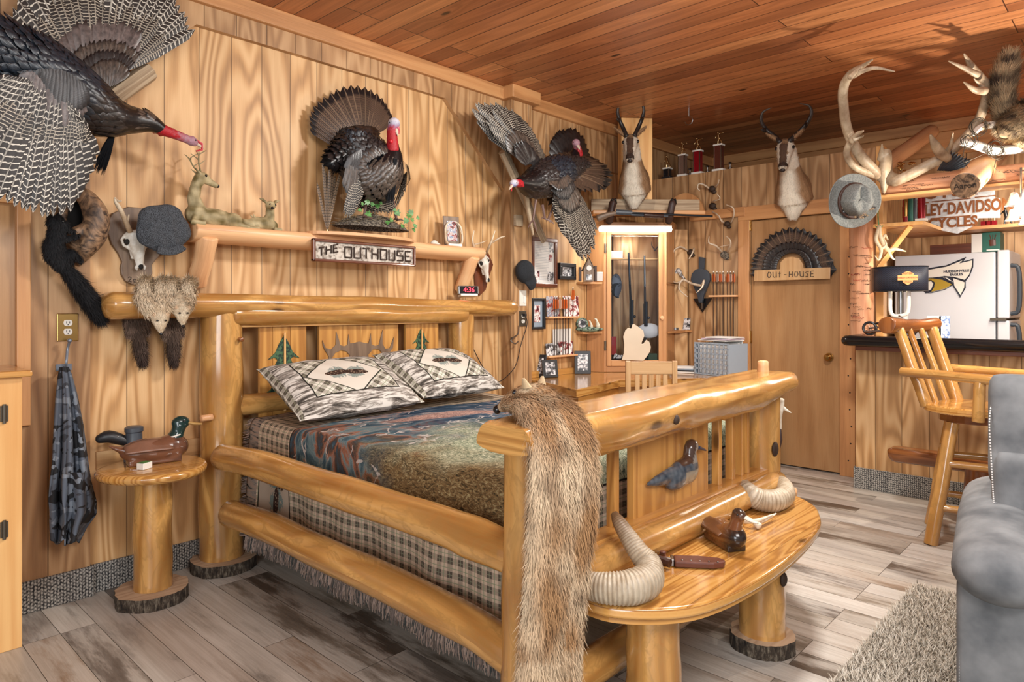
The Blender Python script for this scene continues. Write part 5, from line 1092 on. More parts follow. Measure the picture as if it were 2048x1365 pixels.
# ------------------------------------------------------------------ figures on the shelf
def deer(name, label, px, py, s, kind):
    o = W(px, py, .12); o.z = SZ+.002; t = thing(name, label, 'deer figurine', o); L = lambda y, z, x=0: o+V((x*s, y*s, z*s)); mb = MB()
    if kind == 'buck':
        mb.ell(L(.0, .04), (.05*s, .10*s, .042*s), None, 16); mb.ell(L(-.06, .05), (.045*s, .05*s, .045*s), None, 14); mb.ell(L(.075, .035, .02), (.04*s, .045*s, .035*s), None, 12)
        mb.tube([L(-.06, .07), L(-.075, .12), L(-.065, .17), L(-.05, .20)], [.034*s, .026*s, .022*s, .026*s], 12)
        mb.ell(L(-.04, .205), (.024*s, .032*s, .024*s), None, 12); mb.tube([L(-.03, .2), L(.0, .187), L(.022, .178)], [.02*s, .014*s, .011*s], 10)
        mb.tube([L(-.08, .03, .03), L(-.10, .012, .05), L(-.05, .01, .06)], [.018*s, .013*s, .01*s], 8); mb.tube([L(.08, .02, .04), L(.14, .01, .05)], [.014*s, .01*s], 8)
        head = L(-.045, .21)
        for k in (1, -1): mb.tube([head+V((.012*k*s, -.01*s, .01*s)), head+V((.02*k*s, -.035*s, .03*s))], [.011*s, .004*s], 8, sy=.5)
    elif kind == 'doe':
        mb.ell(L(-.02, .035), (.045*s, .08*s, .035*s), None, 14); mb.tube([L(.0, .04, .01), L(.015, .08, .01), L(.012, .11, .015)], [.03*s, .021*s, .019*s], 12)
        mb.ell(L(.012, .125, .02), (.024*s, .024*s, .023*s), None, 12); mb.tube([L(.008, .12, .035), L(.0, .108, .055)], [.015*s, .009*s], 10); mb.tube([L(.02, .015, .04), L(.055, .01, .05)], [.012*s, .009*s], 8)
        for k in (1, -1): mb.tube([L(.012+.016*k, .137, .015), L(.012+.034*k, .15, .01), L(.012+.05*k, .156, .01)], [.010*s, .015*s, .004*s], 8, sy=.5)
    else:
        mb.ell(L(.0, .03), (.04*s, .075*s, .032*s), None, 14); mb.tube([L(.05, .04), L(.06, .055, .01)], [.018*s, .014*s], 10); mb.ell(L(.058, .062, .01), (.017*s, .022*s, .016*s), None, 10); mb.tube([L(.06, .06), L(.085, .058)], [.012*s, .007*s], 8)
        mb.tube([L(-.07, .02, .03), L(.0, .01, .05), L(.05, .012, .045)], [.02*s, .012*s, .01*s], 8)
        for k in (1, -1): mb.tube([L(.045, .07, .008*k), L(.03, .088, .018*k)], [.007*s, .003*s], 6)
    cf = lambda p: mixc(g(112, 98, 58), g(200, 182, 140), nz(p, 28)+.55-(p[2]-o.z)*.4)
    organic('body', mb, M['resin'], t, .0035*s, 2, cf)
    if kind == 'buck':
        for k in (1, -1):
            h = head+V((.008*k*s, -.005*s, .018*s)); q = lambda x, y, z: h+V((x*k*s, y*s, z*s))
            antler(t, [([q(0, 0, 0), q(.02, -.015, .025), q(.035, -.02, .06), q(.03, .01, .085)], [.0045, .004, .003, .0015]), ([q(.02, -.015, .025), q(.02, .01, .045)], [.003, .0012]), ([q(.034, -.02, .055), q(.05, -.04, .075)], [.003, .0012]), ([q(.03, -.018, .04), q(.015, -.045, .065)], [.003, .0012])], cf=lambda t_, th: g(140, 130, 96), seg=7)
        m_ = MB(); m_.ell(L(.024, .179), .008*s, None, 8); m_.ell(L(-.033, .212, .02), .006*s, None, 8); m_.build('nose', M['blackgl'], t, smooth=True)
    if kind == 'doe': m_ = MB(); m_.ell(L(-.0, .109, .06), .007*s, None, 8); m_.ell(L(.0, .128, .04), .005*s, None, 8); m_.ell(L(.028, .128, .036), .005*s, None, 8); m_.build('nose', M['blackgl'], t, smooth=True)
deer('deer_figurine', 'resin buck figurine with antlers on the shelf left end', 424, 440, 1.18, 'buck')
deer('deer_figurine', 'resin doe figurine with big ears on the log shelf', 532, 448, 1.12, 'doe')
deer('deer_figurine', 'tiny resin fawn figurine lying between the buck and the doe', 492, 446, 1.0, 'fawn')
fo = W(655, 450, .12); fo.z = SZ+.002; ph = thing('pheasant_feathers', 'barred pheasant feathers standing in a small holder on the shelf', 'feathers', fo)
MB().lathe([(0, 0), (.011, 0), (.009, .045), (.0, .046)], fo, 14).build('holder', M['gold'], ph, smooth=True, ang=40)
mb = MB()
for px, py, w_ in ((645, 314, .022), (667, 322, .022), (652, 342, .026), (634, 364, .022), (681, 343, .022), (671, 350, .024), (660, 332, .024)):
    feather(mb, fo+V((0, 0, .04)), W(px, py, .12+random.uniform(-.03, .02)), w_*.75, (1, -.4, 0), 0, seg=9, tipw=.3, bend=random.uniform(-.04, .05))
mb.build('feather', M['f_phe'], ph, smooth=True, ang=180)
# --- small skull, antler photo frame, alarm clock
o = W(871, 482, .12); o.z = SZ+.003; mb = MB(); mb.ell(o+V((0, -.01, .022)), (.02, .028, .02), None, 12); mb.tube([o+V((0, .0, .02)), o+V((.005, .035, .012))], [.016, .008], 10); mb.ell(o+V((0, 0, .006)), (.018, .035, .006), None, 10)
tag(organic('small_skull', mb, M['bone'], None, .003, 1, lambda p: BONE), 'little white animal skull on the shelf beside the antler photo frame', 'skull')
o = W(905, 484, .12); o.z = SZ+.003; af = thing('antler_photo_frame', 'photo frame wrapped with antlers at the shelf right end', 'photo frame', o)
R0 = Euler((0, -.12, -.25)); F_ = lambda y, z, x=0: o+R0.to_matrix()@V((x, y, z))
mb = MB(); mb.box(F_(0, .115), (.012, .118, .2), rot=R0); mb.build('frame', M['walnut'], af, bev=.003)
mb = MB(); mb.box(F_(0, .115, .0075), (.003, .072, .135), rot=R0); mb.build('photo', M['photo_col'], af)
for k in (1, -1): antler(af, [([F_(.01*k, .012, .03), F_(.055*k, .03, .03), F_(.062*k, .09, .03), F_(.052*k, .145, .03), F_(.02*k, .18, .025)], [.010, .009, .0075, .006, .002]), ([F_(.061*k, .08, .03), F_(.042*k, .11, .05)], [.005, .002])])
mb = MB(); mb.box(F_(0, .012, .02), (.06, .1, .018), rot=R0); mb.build('base', M['bone'], af, bev=.005)
o = W(936, 594, .15); o.z = 1.372; ck = thing('alarm_clock', 'small digital alarm clock with red digits on the headboard log', 'clock', o)
R0 = Euler((0, -.12, -.45)); F_ = lambda y, z, x=0: o+R0.to_matrix()@V((x, y, z))
MB().box(F_(0, .008), (.07, .12, .016), rot=R0).build('base', M['white'], ck, bev=.005, seg=3)
MB().box(F_(0, .042), (.04, .145, .062), rot=R0).build('case', M['steel'], ck, bev=.008, seg=3); MB().box(F_(0, .043, .0215), (.002, .128, .05), rot=R0).build('display', M['blackgl'], ck)
Rm = R0.to_matrix(); text('4:36', .047, F_(0, .042, .0235), Rm@V((0, 1, 0)), Rm@V((0, 0, 1)), M['led'], 'digits', ck, .0005, shear=.1)
# ------------------------------------------------------------------ marten pelts over the headboard log
LT = lambda t, th=0: mixc(g(206, 182, 150), g(232, 216, 190), nz((t*6, th, 1), 1)+.5); DK = lambda t, th=0: mixc(g(88, 72, 62), g(128, 106, 92), nz((t*6, th, 2), 1)+.4)
def pelt(label, c, hx, hy_, tx, ty, tl_):
    """front strips over the log and a head; dark back half hanging behind, tail to the tip"""
    t = thing('marten_pelt', label, 'fur pelt', W(c[0], 590, .1), 'marten pelts on the headboard'); X_ = .27
    top = 1.385
    def strip(mb, p0, p1, r): # over the log from behind to the head
        a = W(p0, 575, .10); b = W(p1, 598, .27)
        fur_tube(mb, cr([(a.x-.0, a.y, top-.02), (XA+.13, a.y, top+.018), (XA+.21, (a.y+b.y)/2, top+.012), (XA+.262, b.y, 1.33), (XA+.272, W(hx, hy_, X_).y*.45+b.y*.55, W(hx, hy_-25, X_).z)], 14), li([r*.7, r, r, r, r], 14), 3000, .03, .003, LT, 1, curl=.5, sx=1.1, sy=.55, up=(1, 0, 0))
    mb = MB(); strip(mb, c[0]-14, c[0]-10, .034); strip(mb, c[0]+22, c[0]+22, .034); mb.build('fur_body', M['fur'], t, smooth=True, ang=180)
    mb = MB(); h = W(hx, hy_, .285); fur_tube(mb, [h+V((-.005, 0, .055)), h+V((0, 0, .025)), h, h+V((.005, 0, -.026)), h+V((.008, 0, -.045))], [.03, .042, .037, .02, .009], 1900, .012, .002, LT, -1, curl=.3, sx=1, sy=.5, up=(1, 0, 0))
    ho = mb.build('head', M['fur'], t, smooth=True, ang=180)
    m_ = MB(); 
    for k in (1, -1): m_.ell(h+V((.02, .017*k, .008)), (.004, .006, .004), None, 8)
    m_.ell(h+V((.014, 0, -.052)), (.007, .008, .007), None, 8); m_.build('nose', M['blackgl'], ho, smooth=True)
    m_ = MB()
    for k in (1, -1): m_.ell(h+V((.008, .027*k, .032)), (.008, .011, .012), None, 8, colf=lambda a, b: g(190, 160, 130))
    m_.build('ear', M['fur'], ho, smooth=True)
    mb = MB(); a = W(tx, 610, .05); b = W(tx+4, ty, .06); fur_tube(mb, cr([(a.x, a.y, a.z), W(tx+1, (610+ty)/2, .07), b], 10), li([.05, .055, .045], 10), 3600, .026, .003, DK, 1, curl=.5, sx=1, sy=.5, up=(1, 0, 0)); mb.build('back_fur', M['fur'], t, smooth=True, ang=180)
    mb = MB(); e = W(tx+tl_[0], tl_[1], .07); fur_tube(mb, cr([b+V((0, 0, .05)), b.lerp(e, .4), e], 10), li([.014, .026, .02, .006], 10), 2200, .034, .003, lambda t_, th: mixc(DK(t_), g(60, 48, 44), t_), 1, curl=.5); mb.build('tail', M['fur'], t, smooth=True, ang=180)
pelt('pale marten pelt over the headboard log, the left of two', (300, 0), 320, 645, 272, 668, (14, 728))
pelt('pale marten pelt over the headboard log, the right of two', (352, 0), 364, 630, 342, 672, (6, 728))
# ------------------------------------------------------------------ outlet, hook, camo jacket
def outlet(label, px, py, off, plate, s=1, name='electrical_outlet', w_=.082, h_=.122):
    c = W(px, py, off); t = thing(name, label, 'outlet', c); MB().box(c+V((.003, 0, 0)), (.006, w_*s, h_*s)).build('cover_plate', M[plate], t, bev=.003)
    for k in (1, -1):
        s_ = MB(); s_.prism([(.017*math.cos(a), max(-.013, min(.013, .017*math.sin(a)))) for a in [2*PI*i/24 for i in range(24)]], c+V((.006, 0, k*.0195)), (0, 1, 0), (0, 0, 1), .003); so = s_.build('socket', M['white'], t)
        m_ = MB(); [m_.box(c+V((.0095, dy, k*.0195+.002)), (.001, .0022, .009)) for dy in (-.006, .006)]; m_.ell(c+V((.0092, 0, k*.0195-.008)), (.001, .0025, .0025), None, 8); m_.build('slot', M['blackgl'], so)
    return t
outlet('electrical outlet with shiny brass plate above the camo jacket', 135, 655, .034, 'brass')
hkt = thing('coat_hook', 'grey metal coat hook holding the camo jacket', 'hook', W(127, 735, .034))
mb = MB(); p = W(127, 735, .034); mb.box(p+V((.003, 0, 0)), (.006, .06, .028)); mb.tube(cr([p+V((.005, 0, 0)), p+V((.035, 0, .0)), p+V((.045, 0, .03)), p+V((.03, .008, .08)), p+V((.045, .012, .115))], 14), .0055, 8, round_=.8); mb.tube([p+V((.03, 0, 0)), p+V((.055, 0, -.02)), p+V((.065, 0, .0))], .005, 8); mb.ell(p+V((.045, .012, .118)), .01, None, 10)
mb.build('hook', plain('grey_hook', g(120, 128, 140), .4, .5), hkt, smooth=True)
rows = [(735, 122, 134), (750, 119, 141), (790, 114, 152), (850, 110, 164), (910, 106, 172), (960, 99, 180), (1000, 96, 192), (1025, 99, 192), (1050, 101, 172), (1080, 103, 156)]
def camof(u, v):
    k = v*(len(rows)-1); i = min(int(k), len(rows)-2); f = k-i; y = rows[i][0]*(1-f)+rows[i+1][0]*f; a = rows[i][1]*(1-f)+rows[i+1][1]*f; b = rows[i][2]*(1-f)+rows[i+1][2]*f
    d = .09+.03*v+(.012+.035*v)*math.sin(u*PI*5+v*1.5)+.012*math.sin(u*PI*11+v*5)
    p = W(a+(b-a)*u, y+10*math.sin(u*7)*v*v, max(.045, d+.03*math.sin(PI*u))); return p
cj = thing('camo_jacket', 'folded dark blue camouflage jacket hanging from the wall hook', 'jacket', W(140, 900, .05))
mb = MB().grid(camof, 60, 70); o = mb.build('body', M['camo'], cj, smooth=True, ang=180); s_ = o.modifiers.new('s', 'SOLIDIFY'); s_.thickness = .006
mb = MB().grid(lambda u, v: camof(.1+.55*u, .52+.48*v)+V((.05+.02*math.sin(u*9+v*2), .02, -.0)), 26, 26); o = mb.build('sleeve', M['camo'], cj, smooth=True, ang=180); s_ = o.modifiers.new('s', 'SOLIDIFY'); s_.thickness = .005
# ------------------------------------------------------------------ on the nightstand
ZT = .598
def duck(name, label, o, rot, s, cols, wood_=True, head_turn=0, mat='glossp', parent=None):
    """decoy facing +y"""
    t = thing(name, label, 'decoy', (0, 0, 0)); mb = MB(); e = lambda y, z, x=0: V((x*s, y*s, z*s))
    mb.ell(e(0, .05), (.058*s, .125*s, .05*s), None, 20); mb.ell(e(.06, .055), (.052*s, .07*s, .052*s), None, 18); mb.tube([e(-.08, .055), e(-.13, .07), e(-.16, .085)], [.04*s, .022*s, .006*s], 12, sy=.5, up=(0, 0, 1)); mb.box(e(0, .012), (.085*s, .19*s, .024*s))
    b = organic('body', mb, M[mat], t, .005*s, 3, cols[0])
    mb = MB(); R = Matrix.Rotation(head_turn, 3, 'Z'); hb = e(.085, .12); H_ = lambda y, z, x=0: e(.085, 0)+R@e(y, z, x)
    mb.tube([e(.075, .085), e(.088, .115), H_(.01, .14)], [.034*s, .026*s, .028*s], 14); mb.ell(H_(.014, .15), (.026*s, .036*s, .028*s), None, 14)
    h = organic('head', mb, M[mat], t, .004*s, 2, cols[1]); m_ = MB(); m_.tube([H_(.04, .148), H_(.065, .14), H_(.092, .136)], [.014*s, .014*s, .009*s], 12, sx=1.2, sy=.5, up=(0, 0, 1), round_=.7); m_.build('bill', cols[2], t, smooth=True)
    m_ = MB(); [m_.ell(H_(.022, .158, k*.0245), .0045*s, None, 8) for k in (1, -1)]; m_.build('eye', M['blackgl'], h, smooth=True)
    for k in (1, -1):
        m_ = MB(); m_.grid(lambda u, v: e(-.11+.17*u, .075+.022*math.sin(u*PI)*(1-v)-.02*v-.01*u*0, k*(.02+.044*v)*(1.0-.3*u*0)), 10, 6); mw = m_.build('wing', cols[3], t, smooth=True); mw.modifiers.new('s', 'SOLIDIFY').thickness = .006
    if len(cols) > 4: cols[4](t, e, s)
    t.location = o; t.rotation_euler = (0, 0, rot); return t
GN = g(24, 52, 50); BR = g(118, 78, 58)
def mall(t, e, s): MB().tube([e(.075+.03*math.cos(a)*.9, .102+.006*math.cos(a), .031*math.sin(a)) for a in [2*PI*k/16 for k in range(17)]], .003*s, 6, cap=False).build('neck_ring', M['white'], t, smooth=True)
do = az(308, 925, ZT)
duck('duck_decoy', 'carved mallard decoy with green head on the round nightstand', V((do.x, do.y, ZT)), .45-PI/2*0-.9+.3, 1.12, (lambda p: mixc(BR, g(70, 48, 40), (p[1]-.06)*12+nz(p, 30)), lambda p: GN if p[2] > .105 else BR, plain('mallard_bill', g(176, 140, 84), .4), plain('decoy_wing', g(138, 98, 78), .35, var=.5), mall))
# grey spotting device behind the duck
do = az(268, 922, ZT); to = thing('game_caller', 'dark grey hand device with rubber grip behind the mallard decoy', 'gadget', (do.x, do.y, ZT)); O_ = V((do.x, do.y, ZT))
MB().lathe([(0, 0), (.042, 0), (.042, .05), (.038, .055), (.036, .06), (.034, .13), (.039, .135), (.039, .152), (.03, .158), (0, .158)], O_, 28).build('body', M['greyp'], to, smooth=True, ang=35)
mb = MB(); hd = V((-.3, -1, 0)).normalized(); mb.tube(cr([O_+V((0, 0, .085))+hd*.02, O_+hd*.06+V((0, 0, .105)), O_+hd*.1+V((0, 0, .12)), O_+hd*.135+V((0, 0, .112))], 10), [.02, .022, .024, .026, .027, .028, .028, .027, .024, .02], 14, round_=.8); hn = mb.build('handle', M['black'], to, smooth=True)
mb = MB(); [mb.ell(O_+hd*a+V((.022, .0, z)), (.004, .005, .005), None, 8) for a, z in ((.07, .118), (.1, .128), (.12, .12), (.095, .108))]; mb.build('button', M['steel'], hn, smooth=True)
do = az(289, 938, ZT); mb = MB(); R0 = Euler((0, 0, .5)); mb.box((do.x, do.y, ZT+.014), (.035, .052, .028), rot=R0)
bx_ = mb.build('small_box', M['white'], None, bev=.002); tag(bx_, 'tiny white box with green top beside the mallard decoy', 'box')
mb = MB(); mb.box((do.x, do.y, ZT+.0288), (.033, .05, .001), rot=R0); mb.build('lid', M['green'], bx_)
# ------------------------------------------------------------------ desk and gun cabinet in the corner
def Bq(px, py, off=.02): return ay(px, py, PY-off)
CD = 8.08; U = V((.70711, .70711, 0)); NN = V((.70711, -.70711, 0)); Z = V((0, 0, 1))
def D(px, py, o=0): return adiag(px, py, CD-o*1.41421)
def dbox(mb, pa, pb, z0, z1, o0, o1, mi=0, long=None):
    a, b = D(pa, 600), D(pb, 600); c = (a+b)/2; c.z = (z0+z1)/2; c += NN*((o0+o1)/2); mb.box(c, (abs((b-a).dot(U)), o1-o0, z1-z0), mi, rot=PI/4, long=long)
DZ = .75
dk = thing('corner_desk', 'varnished wooden corner desk below the gun cabinet', 'desk', (-3.1, 4.6, 0))
top = [(XA+.005, pyy+.01), (-3.37, pyy+.0), (-2.79, 3.60), (-2.92, 4.30), (-2.55, 4.85), (-2.15, 4.95), (-2.15, PY-.02), (XA+.005, PY-.02)]
MB().prism(top, (0, 0, DZ-.055), (1, 0, 0), (0, 1, 0), .055).build('desk_top', M['bench'], dk, bev=.004)
MB().prism([(x*.985-.05, y*1.0+.02) if i not in (0, 7, 6) else (x, y) for i, (x, y) in enumerate([(XA+.005, pyy+.03), (-3.37, pyy+.03), (-2.83, 3.66), (-2.96, 4.33), (-2.59, 4.90), (-2.2, 5.0), (-2.2, PY-.03), (XA+.005, PY-.03)])], (0, 0, 0), (1, 0, 0), (0, 1, 0), DZ-.056).build('desk_body', M['pine'], dk)
mb = MB(); mb.bx(XA+.001, XA+.02, pyy+.03, 4.65, DZ+.001, DZ+.05, long=1); mb.build('desk_backsplash', M['pine'], dk)
gc = thing('gun_cabinet', 'tall corner gun cabinet with glass door and small side shelves', 'cabinet', (-3.2, 4.9, DZ))
zt_ = 2.02; zg0, zg1 = D(1270, 721).z, D(1270, 470).z
mb = MB(); dbox(mb, 1208, 1213, DZ+.002, zt_, -.02, 0); dbox(mb, 1326, 1331, DZ+.002, zt_, -.02, 0); dbox(mb, 1213, 1326, DZ+.002, D(1270, 733).z, -.02, 0); dbox(mb, 1213, 1326, zg1+.05, zt_, -.02, 0)
mb.build('face_frame', M['trim'], gc, bev=.002)
mb = MB(); zd0 = D(1270, 733).z+.002
dbox(mb, 1213.3, 1222, zd0, zg1+.045, -.012, .012, long=2); dbox(mb, 1317, 1325.7, zd0, zg1+.045, -.012, .012, long=2); dbox(mb, 1222, 1317, zd0, zg0, -.012, .012); dbox(mb, 1222, 1317, zg1, zg1+.045, -.012, .012)
dr = mb.build('glass_door', M['trim'], gc, bev=.003)
mb = MB(); dbox(mb, 1222, 1317, zg0, zg1, -.003, .001); mb.build('pane', M['glass'], dr)
p = D(1323, 636, .012); MB().lathe([(0.001, .03), (.016, .028), (.018, .02), (.01, .01), (.008, 0)], p, 16, frame=Matrix((U, -Z, NN)).transposed()).build('knob', M['peeled'], dr, smooth=True)
for py in (497, 692):
    mb = MB(); q = D(1210.5, py, .004); mb.box(q, (.016, .008, .08), rot=PI/4); mb.build('hinge', M['iron'], dr, bev=.002)
# carcass: sides to the two walls, back, bottom
pl_, pr_ = D(1208, 600), D(1331, 600)
def vwall(a, b, z0, z1, th=.016):
    a, b = V((a[0], a[1], 0)), V((b[0], b[1], 0)); c = (a+b)/2; c.z = (z0+z1)/2; d = b-a; return MB().box(c, (d.length, th, z1-z0), rot=math.atan2(d.y, d.x), long=2)
wl_y = ax(1174, 600, XA+.002).y; wr_x = Bq(1352, 600, .002).x
vwall((XA+.004, wl_y), (pl_.x, pl_.y), DZ+.002, 2.06).build('side_panel', M['trim'], gc); vwall((pr_.x, pr_.y), (wr_x, PY-.004), DZ+.002, 2.06).build('side_panel', M['trim'], gc)
mb = MB(); P = [(pl_.x, pl_.y), (pr_.x, pr_.y), (wr_x, PY-.01), (-3.35, PY-.01), (XA+.01, 5.40), (XA+.01, wl_y)]
MB().prism(P, (0, 0, 2.0), (1, 0, 0), (0, 1, 0), .018).build('cabinet_ceiling', M['trim'], gc)
vwall((XA+.03, 5.02), (-3.05, PY-.02), DZ+.002, 2.0).build('back_panel', M['ply'], gc)
zsh = D(1270, 519, -.16).z; a, b = D(1222, 519, -.16), D(1318, 519, -.16); MB().box(((a.x+b.x)/2-.0, (a.y+b.y)/2, zsh), (.44, .12, .012), rot=PI/4).build('inner_shelf', M['pinelt'], gc)
for zc, zn in ((563, 0), (662, 1)):    # corner shelves left and right
    c = V((XA+.004, wl_y-.004)); z = D(1200, zc+4, 0).z
    def tri(c, a, b, r): return [(c[0], c[1])]+[(c[0]+(a[0]*math.cos(t)+b[0]*math.sin(t))*r, c[1]+(a[1]*math.cos(t)+b[1]*math.sin(t))*r) for t in [PI/2*k/10 for k in range(11)]]
    dv = (V((pl_.x, pl_.y))-V((XA, wl_y))).normalized()
    MB().prism([(XA+.003, wl_y-.01), (XA+.003, ax(1153, 600).y), (XA+.07, ax(1153, 600).y+.0), (pl_.x-.0, pl_.y-.025)], (0, 0, z-.009), (1, 0, 0), (0, 1, 0), .018).build('corner_shelf', M['trim'], gc, bev=.002)
    xr = Bq(1383 if zn else 1362, 600).x
    MB().prism([(wr_x+.012, PY-.004), (pr_.x+.014, pr_.y+.01), (xr-.02, PY-.09), (xr, PY-.004)], (0, 0, z-.009), (1, 0, 0), (0, 1, 0), .018).build('corner_shelf', M['trim'], gc, bev=.002)
zs1, zs2 = D(1200, 567).z+.011, D(1200, 666).z+.011
# light bar
lt_ = thing('light_bar', 'glowing fluorescent light bar over the gun cabinet door', 'light', D(1270, 460, .06))
mb = MB(); z_ = D(1270, 459, .06).z; a, b = D(1200, 460, .06), D(1341, 460, .06); c = (a+b)/2; mb.box((c.x, c.y, z_+.022), ((b-a).length, .09, .012), rot=PI/4); mb.build('housing', M['white'], lt_)
mb = MB(); mb.tube([a+V((0, 0, z_-a.z)), b+V((0, 0, z_-b.z))], .022, 14, round_=.5); mb.build('tube', M['tubelight'], lt_, smooth=True)
lamp('AREA', (c.x+.06, c.y-.06, z_-.035), 4.5, (1, .96, .9), .5, .05, (c.x+.1, c.y-.1, 0))
lamp('POINT', (c.x-.2, c.y+.22, 1.85), .7, (1, .96, .9), .03)
# rifles in the cabinet
def rifle(px0, py0, px1, py1, label, mat, stock, o=-.07):
    a, b = D(px0, py0, o), D(px1, py1, o); t = thing('rifle', label, 'rifle', V((a.x, a.y, DZ+.01)), 'rifles in the gun cabinet'); d = (b-a)
    MB().tube([a+d*.45, b], [.011, .008], 12, round_=.3).build('barrel', M[mat], t, smooth=True)
    mb = MB(); q = a+d*.42; mb.box(q, (.03, .026, .2), rot=PI/4); mb.tube([q+NN*.03+V((0, 0, -.09)), q+NN*.03+V((0, 0, .12))], .016, 12, round_=.3); mb.ell(q+U*.03+V((0, 0, -.02)), (.012, .012, .012)); mb.build('receiver', M['gun'], t, bev=.002)
    s = MB(); a0 = V((a.x, a.y, DZ+.022)); s.tube(cr([a0, a0.lerp(q, .6), q+V((0, 0, -.07)), q+V((0, 0, .02)), a+d*.7], 12), [.032, .03, .026, .02, .02, .02, .018, .016, .015, .015, .014, .012], 12, sx=.55, round_=.3, up=(.7, -.7, 0)); s.build('stock', M[stock], t, smooth=True)
rifle(1266, 718, 1257, 506, 'dark rifle with scope standing at the left in the gun cabinet', 'gun', 'black')
rifle(1291, 718, 1289, 512, 'silver-grey rifle standing at the right in the gun cabinet', 'gunst', 'gunst')
o = D(1232, 578, -.06); mb = MB(); mb.ell(o+V((0, 0, .03)), (.05, .05, .10), None, 16); mb.tube([o+V((0, 0, -.02)), o+V((0, 0, -.07))+NN*.03], [.05, .035], 12, sx=1, sy=.4)
tag(organic('camo_hat', mb, M['camo'], None, .006, 2), 'camouflage cap hanging behind the cabinet glass', 'cap')
mb = MB(); o = D(1298, 662, -.06); R45 = Matrix.Rotation(PI/4, 3, 'Z'); mb.ell(o, (.10, .03, .065), R45, 18); tag(mb.build('cloth_pouch', M['paper'], None, smooth=True), 'white cloth pouch behind the cabinet glass at the right', 'pouch')
mb = MB(); dbox(mb, 1225, 1235, .99-.2, .99+.06, -.08, -.05); tag(mb.build('red_box', M['red'], None, bev=.003), 'slim red box standing inside the gun cabinet', 'box')
mb = MB(); dbox(mb, 1298, 1316, zg0-.02, zg0+.055, -.07, -.02); tag(mb.build('ammo_box', plain('ammo_green', g(64, 84, 60), .5), None, bev=.003), 'green ammunition box at the cabinet bottom right', 'box')
mb = MB(); dbox(mb, 1224, 1250, zg0-.01, zg0+.045, -.04, -.028); o = mb.build('black_sign', M['blackgl'], None); tag(o, 'small black sign with white script inside the cabinet bottom left', 'sign'); text('Ran', .055, D(1236, 713, -.026), U, Z, M['white'], 'lettering', o, .001, font_bold=.002, shear=.3)
mb = MB(); dbox(mb, 1225, 1251, zsh+.008, zsh+.07, -.2, -.12); tag(mb.build('white_box', M['white'], None, bev=.002), 'white box on the upper shelf inside the gun cabinet', 'box')
antler(tag(MB().ell(D(1310, 500, -.1), .012, None, 8).build('twig_antler', M['antstick'], None, smooth=True), 'small dark antler mount high inside the gun cabinet', 'antlers'), [([D(1310, 500, -.1), D(1304, 492, -.08), D(1303, 484, -.08)], [.005, .004, .002]), ([D(1310, 500, -.1), D(1316, 493, -.08), D(1316, 485, -.08)], [.005, .004, .002])], mat='antstick')
# state-shaped board leaning on the door
mi_ = [(1243, 720), (1247, 708), (1248, 690), (1246, 674), (1250, 662), (1256, 656), (1262, 658), (1264, 650), (1268, 649), (1276, 654), (1286, 662), (1288, 672), (1284, 682), (1282, 688), (1286, 688), (1292, 680), (1298, 684), (1301, 694), (1300, 702), (1294, 712), (1286, 722)]
P = [D(*q, .02) for q in mi_]; o0 = P[0]
mb = MB(); mb.prism([((p-o0).dot(U), p.z-o0.z) for p in P][::-1], o0, U, Z, .014)
tag(mb.build('state_shaped_board', plain('pale_ply', g(226, 210, 186), .5, var=.25, sc=6), None, bev=.002), 'pale wooden board cut to a mitten shape leaning on the cabinet door', 'wooden cutout')
# shotgun shelf with hooves over the cabinet
ss = thing('hoof_gun_rack', 'wooden shelf with two dark deer hooves holding a shotgun', 'gun rack', D(1290, 430, .1))
a, b = D(1183, 443, .03), D(1405, 443, .03); zb0, zb1 = 2.062, 2.19
a.z = b.z = 0; c = (a+b)/2
mb = MB(); mb.box((c.x, c.y, 2.09), ((b-a).length, .16, .035), rot=PI/4); mb.build('shelf_board', M['trim'], ss, bev=.006)
mb = MB(); mb.box((c.x-.05, c.y+.05, 2.165), ((b-a).length*.99, .03, .11), rot=PI/4); mb.build('back_board', M['grey_wood'], ss, bev=.006)
a2, b2 = D(1378, 435, .0), Bq(1490, 440, .1); P = [Bq(1380, 437, .02), Bq(1490, 437, .02)]
mb = MB(); mb.bx(P[0].x, P[1].x, PY-.03, PY, 2.075, 2.155, long=0); mb.build('shelf_board', M['trim'], ss, bev=.003)
mb = MB(); q = Bq(1368, 440, .1); mb.prism([(.19*math.cos(t), .2*math.sin(t)) for t in [PI*k/16 for k in range(17)]], (q.x, PY-.10, 2.12), (1, 0, 0), (0, 0, 1), -.02); mb.build('round_board', M['trim'], ss)
for px in (1223, 1342):
    mb = MB(); p = D(px, 430, .13); mb.tube(cr([D(px-5, 443, .09), D(px-2, 430, .14), D(px+1, 415, .15), D(px+4, 400, .15)], 10), [.03, .032, .034, .032, .03, .03, .03, .032, .03, .02], 12, wob=.1, round_=.6)
    ho = mb.build('hoof', plain('hoof_brown_%d' % px, g(66, 42, 34), .5, var=.6, sc=30), ss, smooth=True)
    mb = MB(); [mb.tube([D(px+4+k*3, 407, .15), D(px+5+k*3, 399, .17)], [.019, .01], 10, round_=.7) for k in (-1, 1)]; mb.build('hoof_tip', M['blackgl'], ho, smooth=True)
sg_ = thing('shotgun', 'pump shotgun lying across the hoof rack', 'shotgun', D(1290, 430, .18)); 
G = lambda px, py: D(px, py, .18)
MB().tube([G(1262, 426), G(1425, 433)], .0085, 12).build('barrel', M['gun'], sg_, smooth=True)
mb = MB(); mb.tube([G(1232, 424.5), G(1264, 426)], [.022, .02], 12, sx=.6, up=(0, 0, 1)); mb.tube([G(1262, 430), G(1336, 433)], .009, 10); mb.build('receiver', M['greyp'], sg_, smooth=True, ang=40)
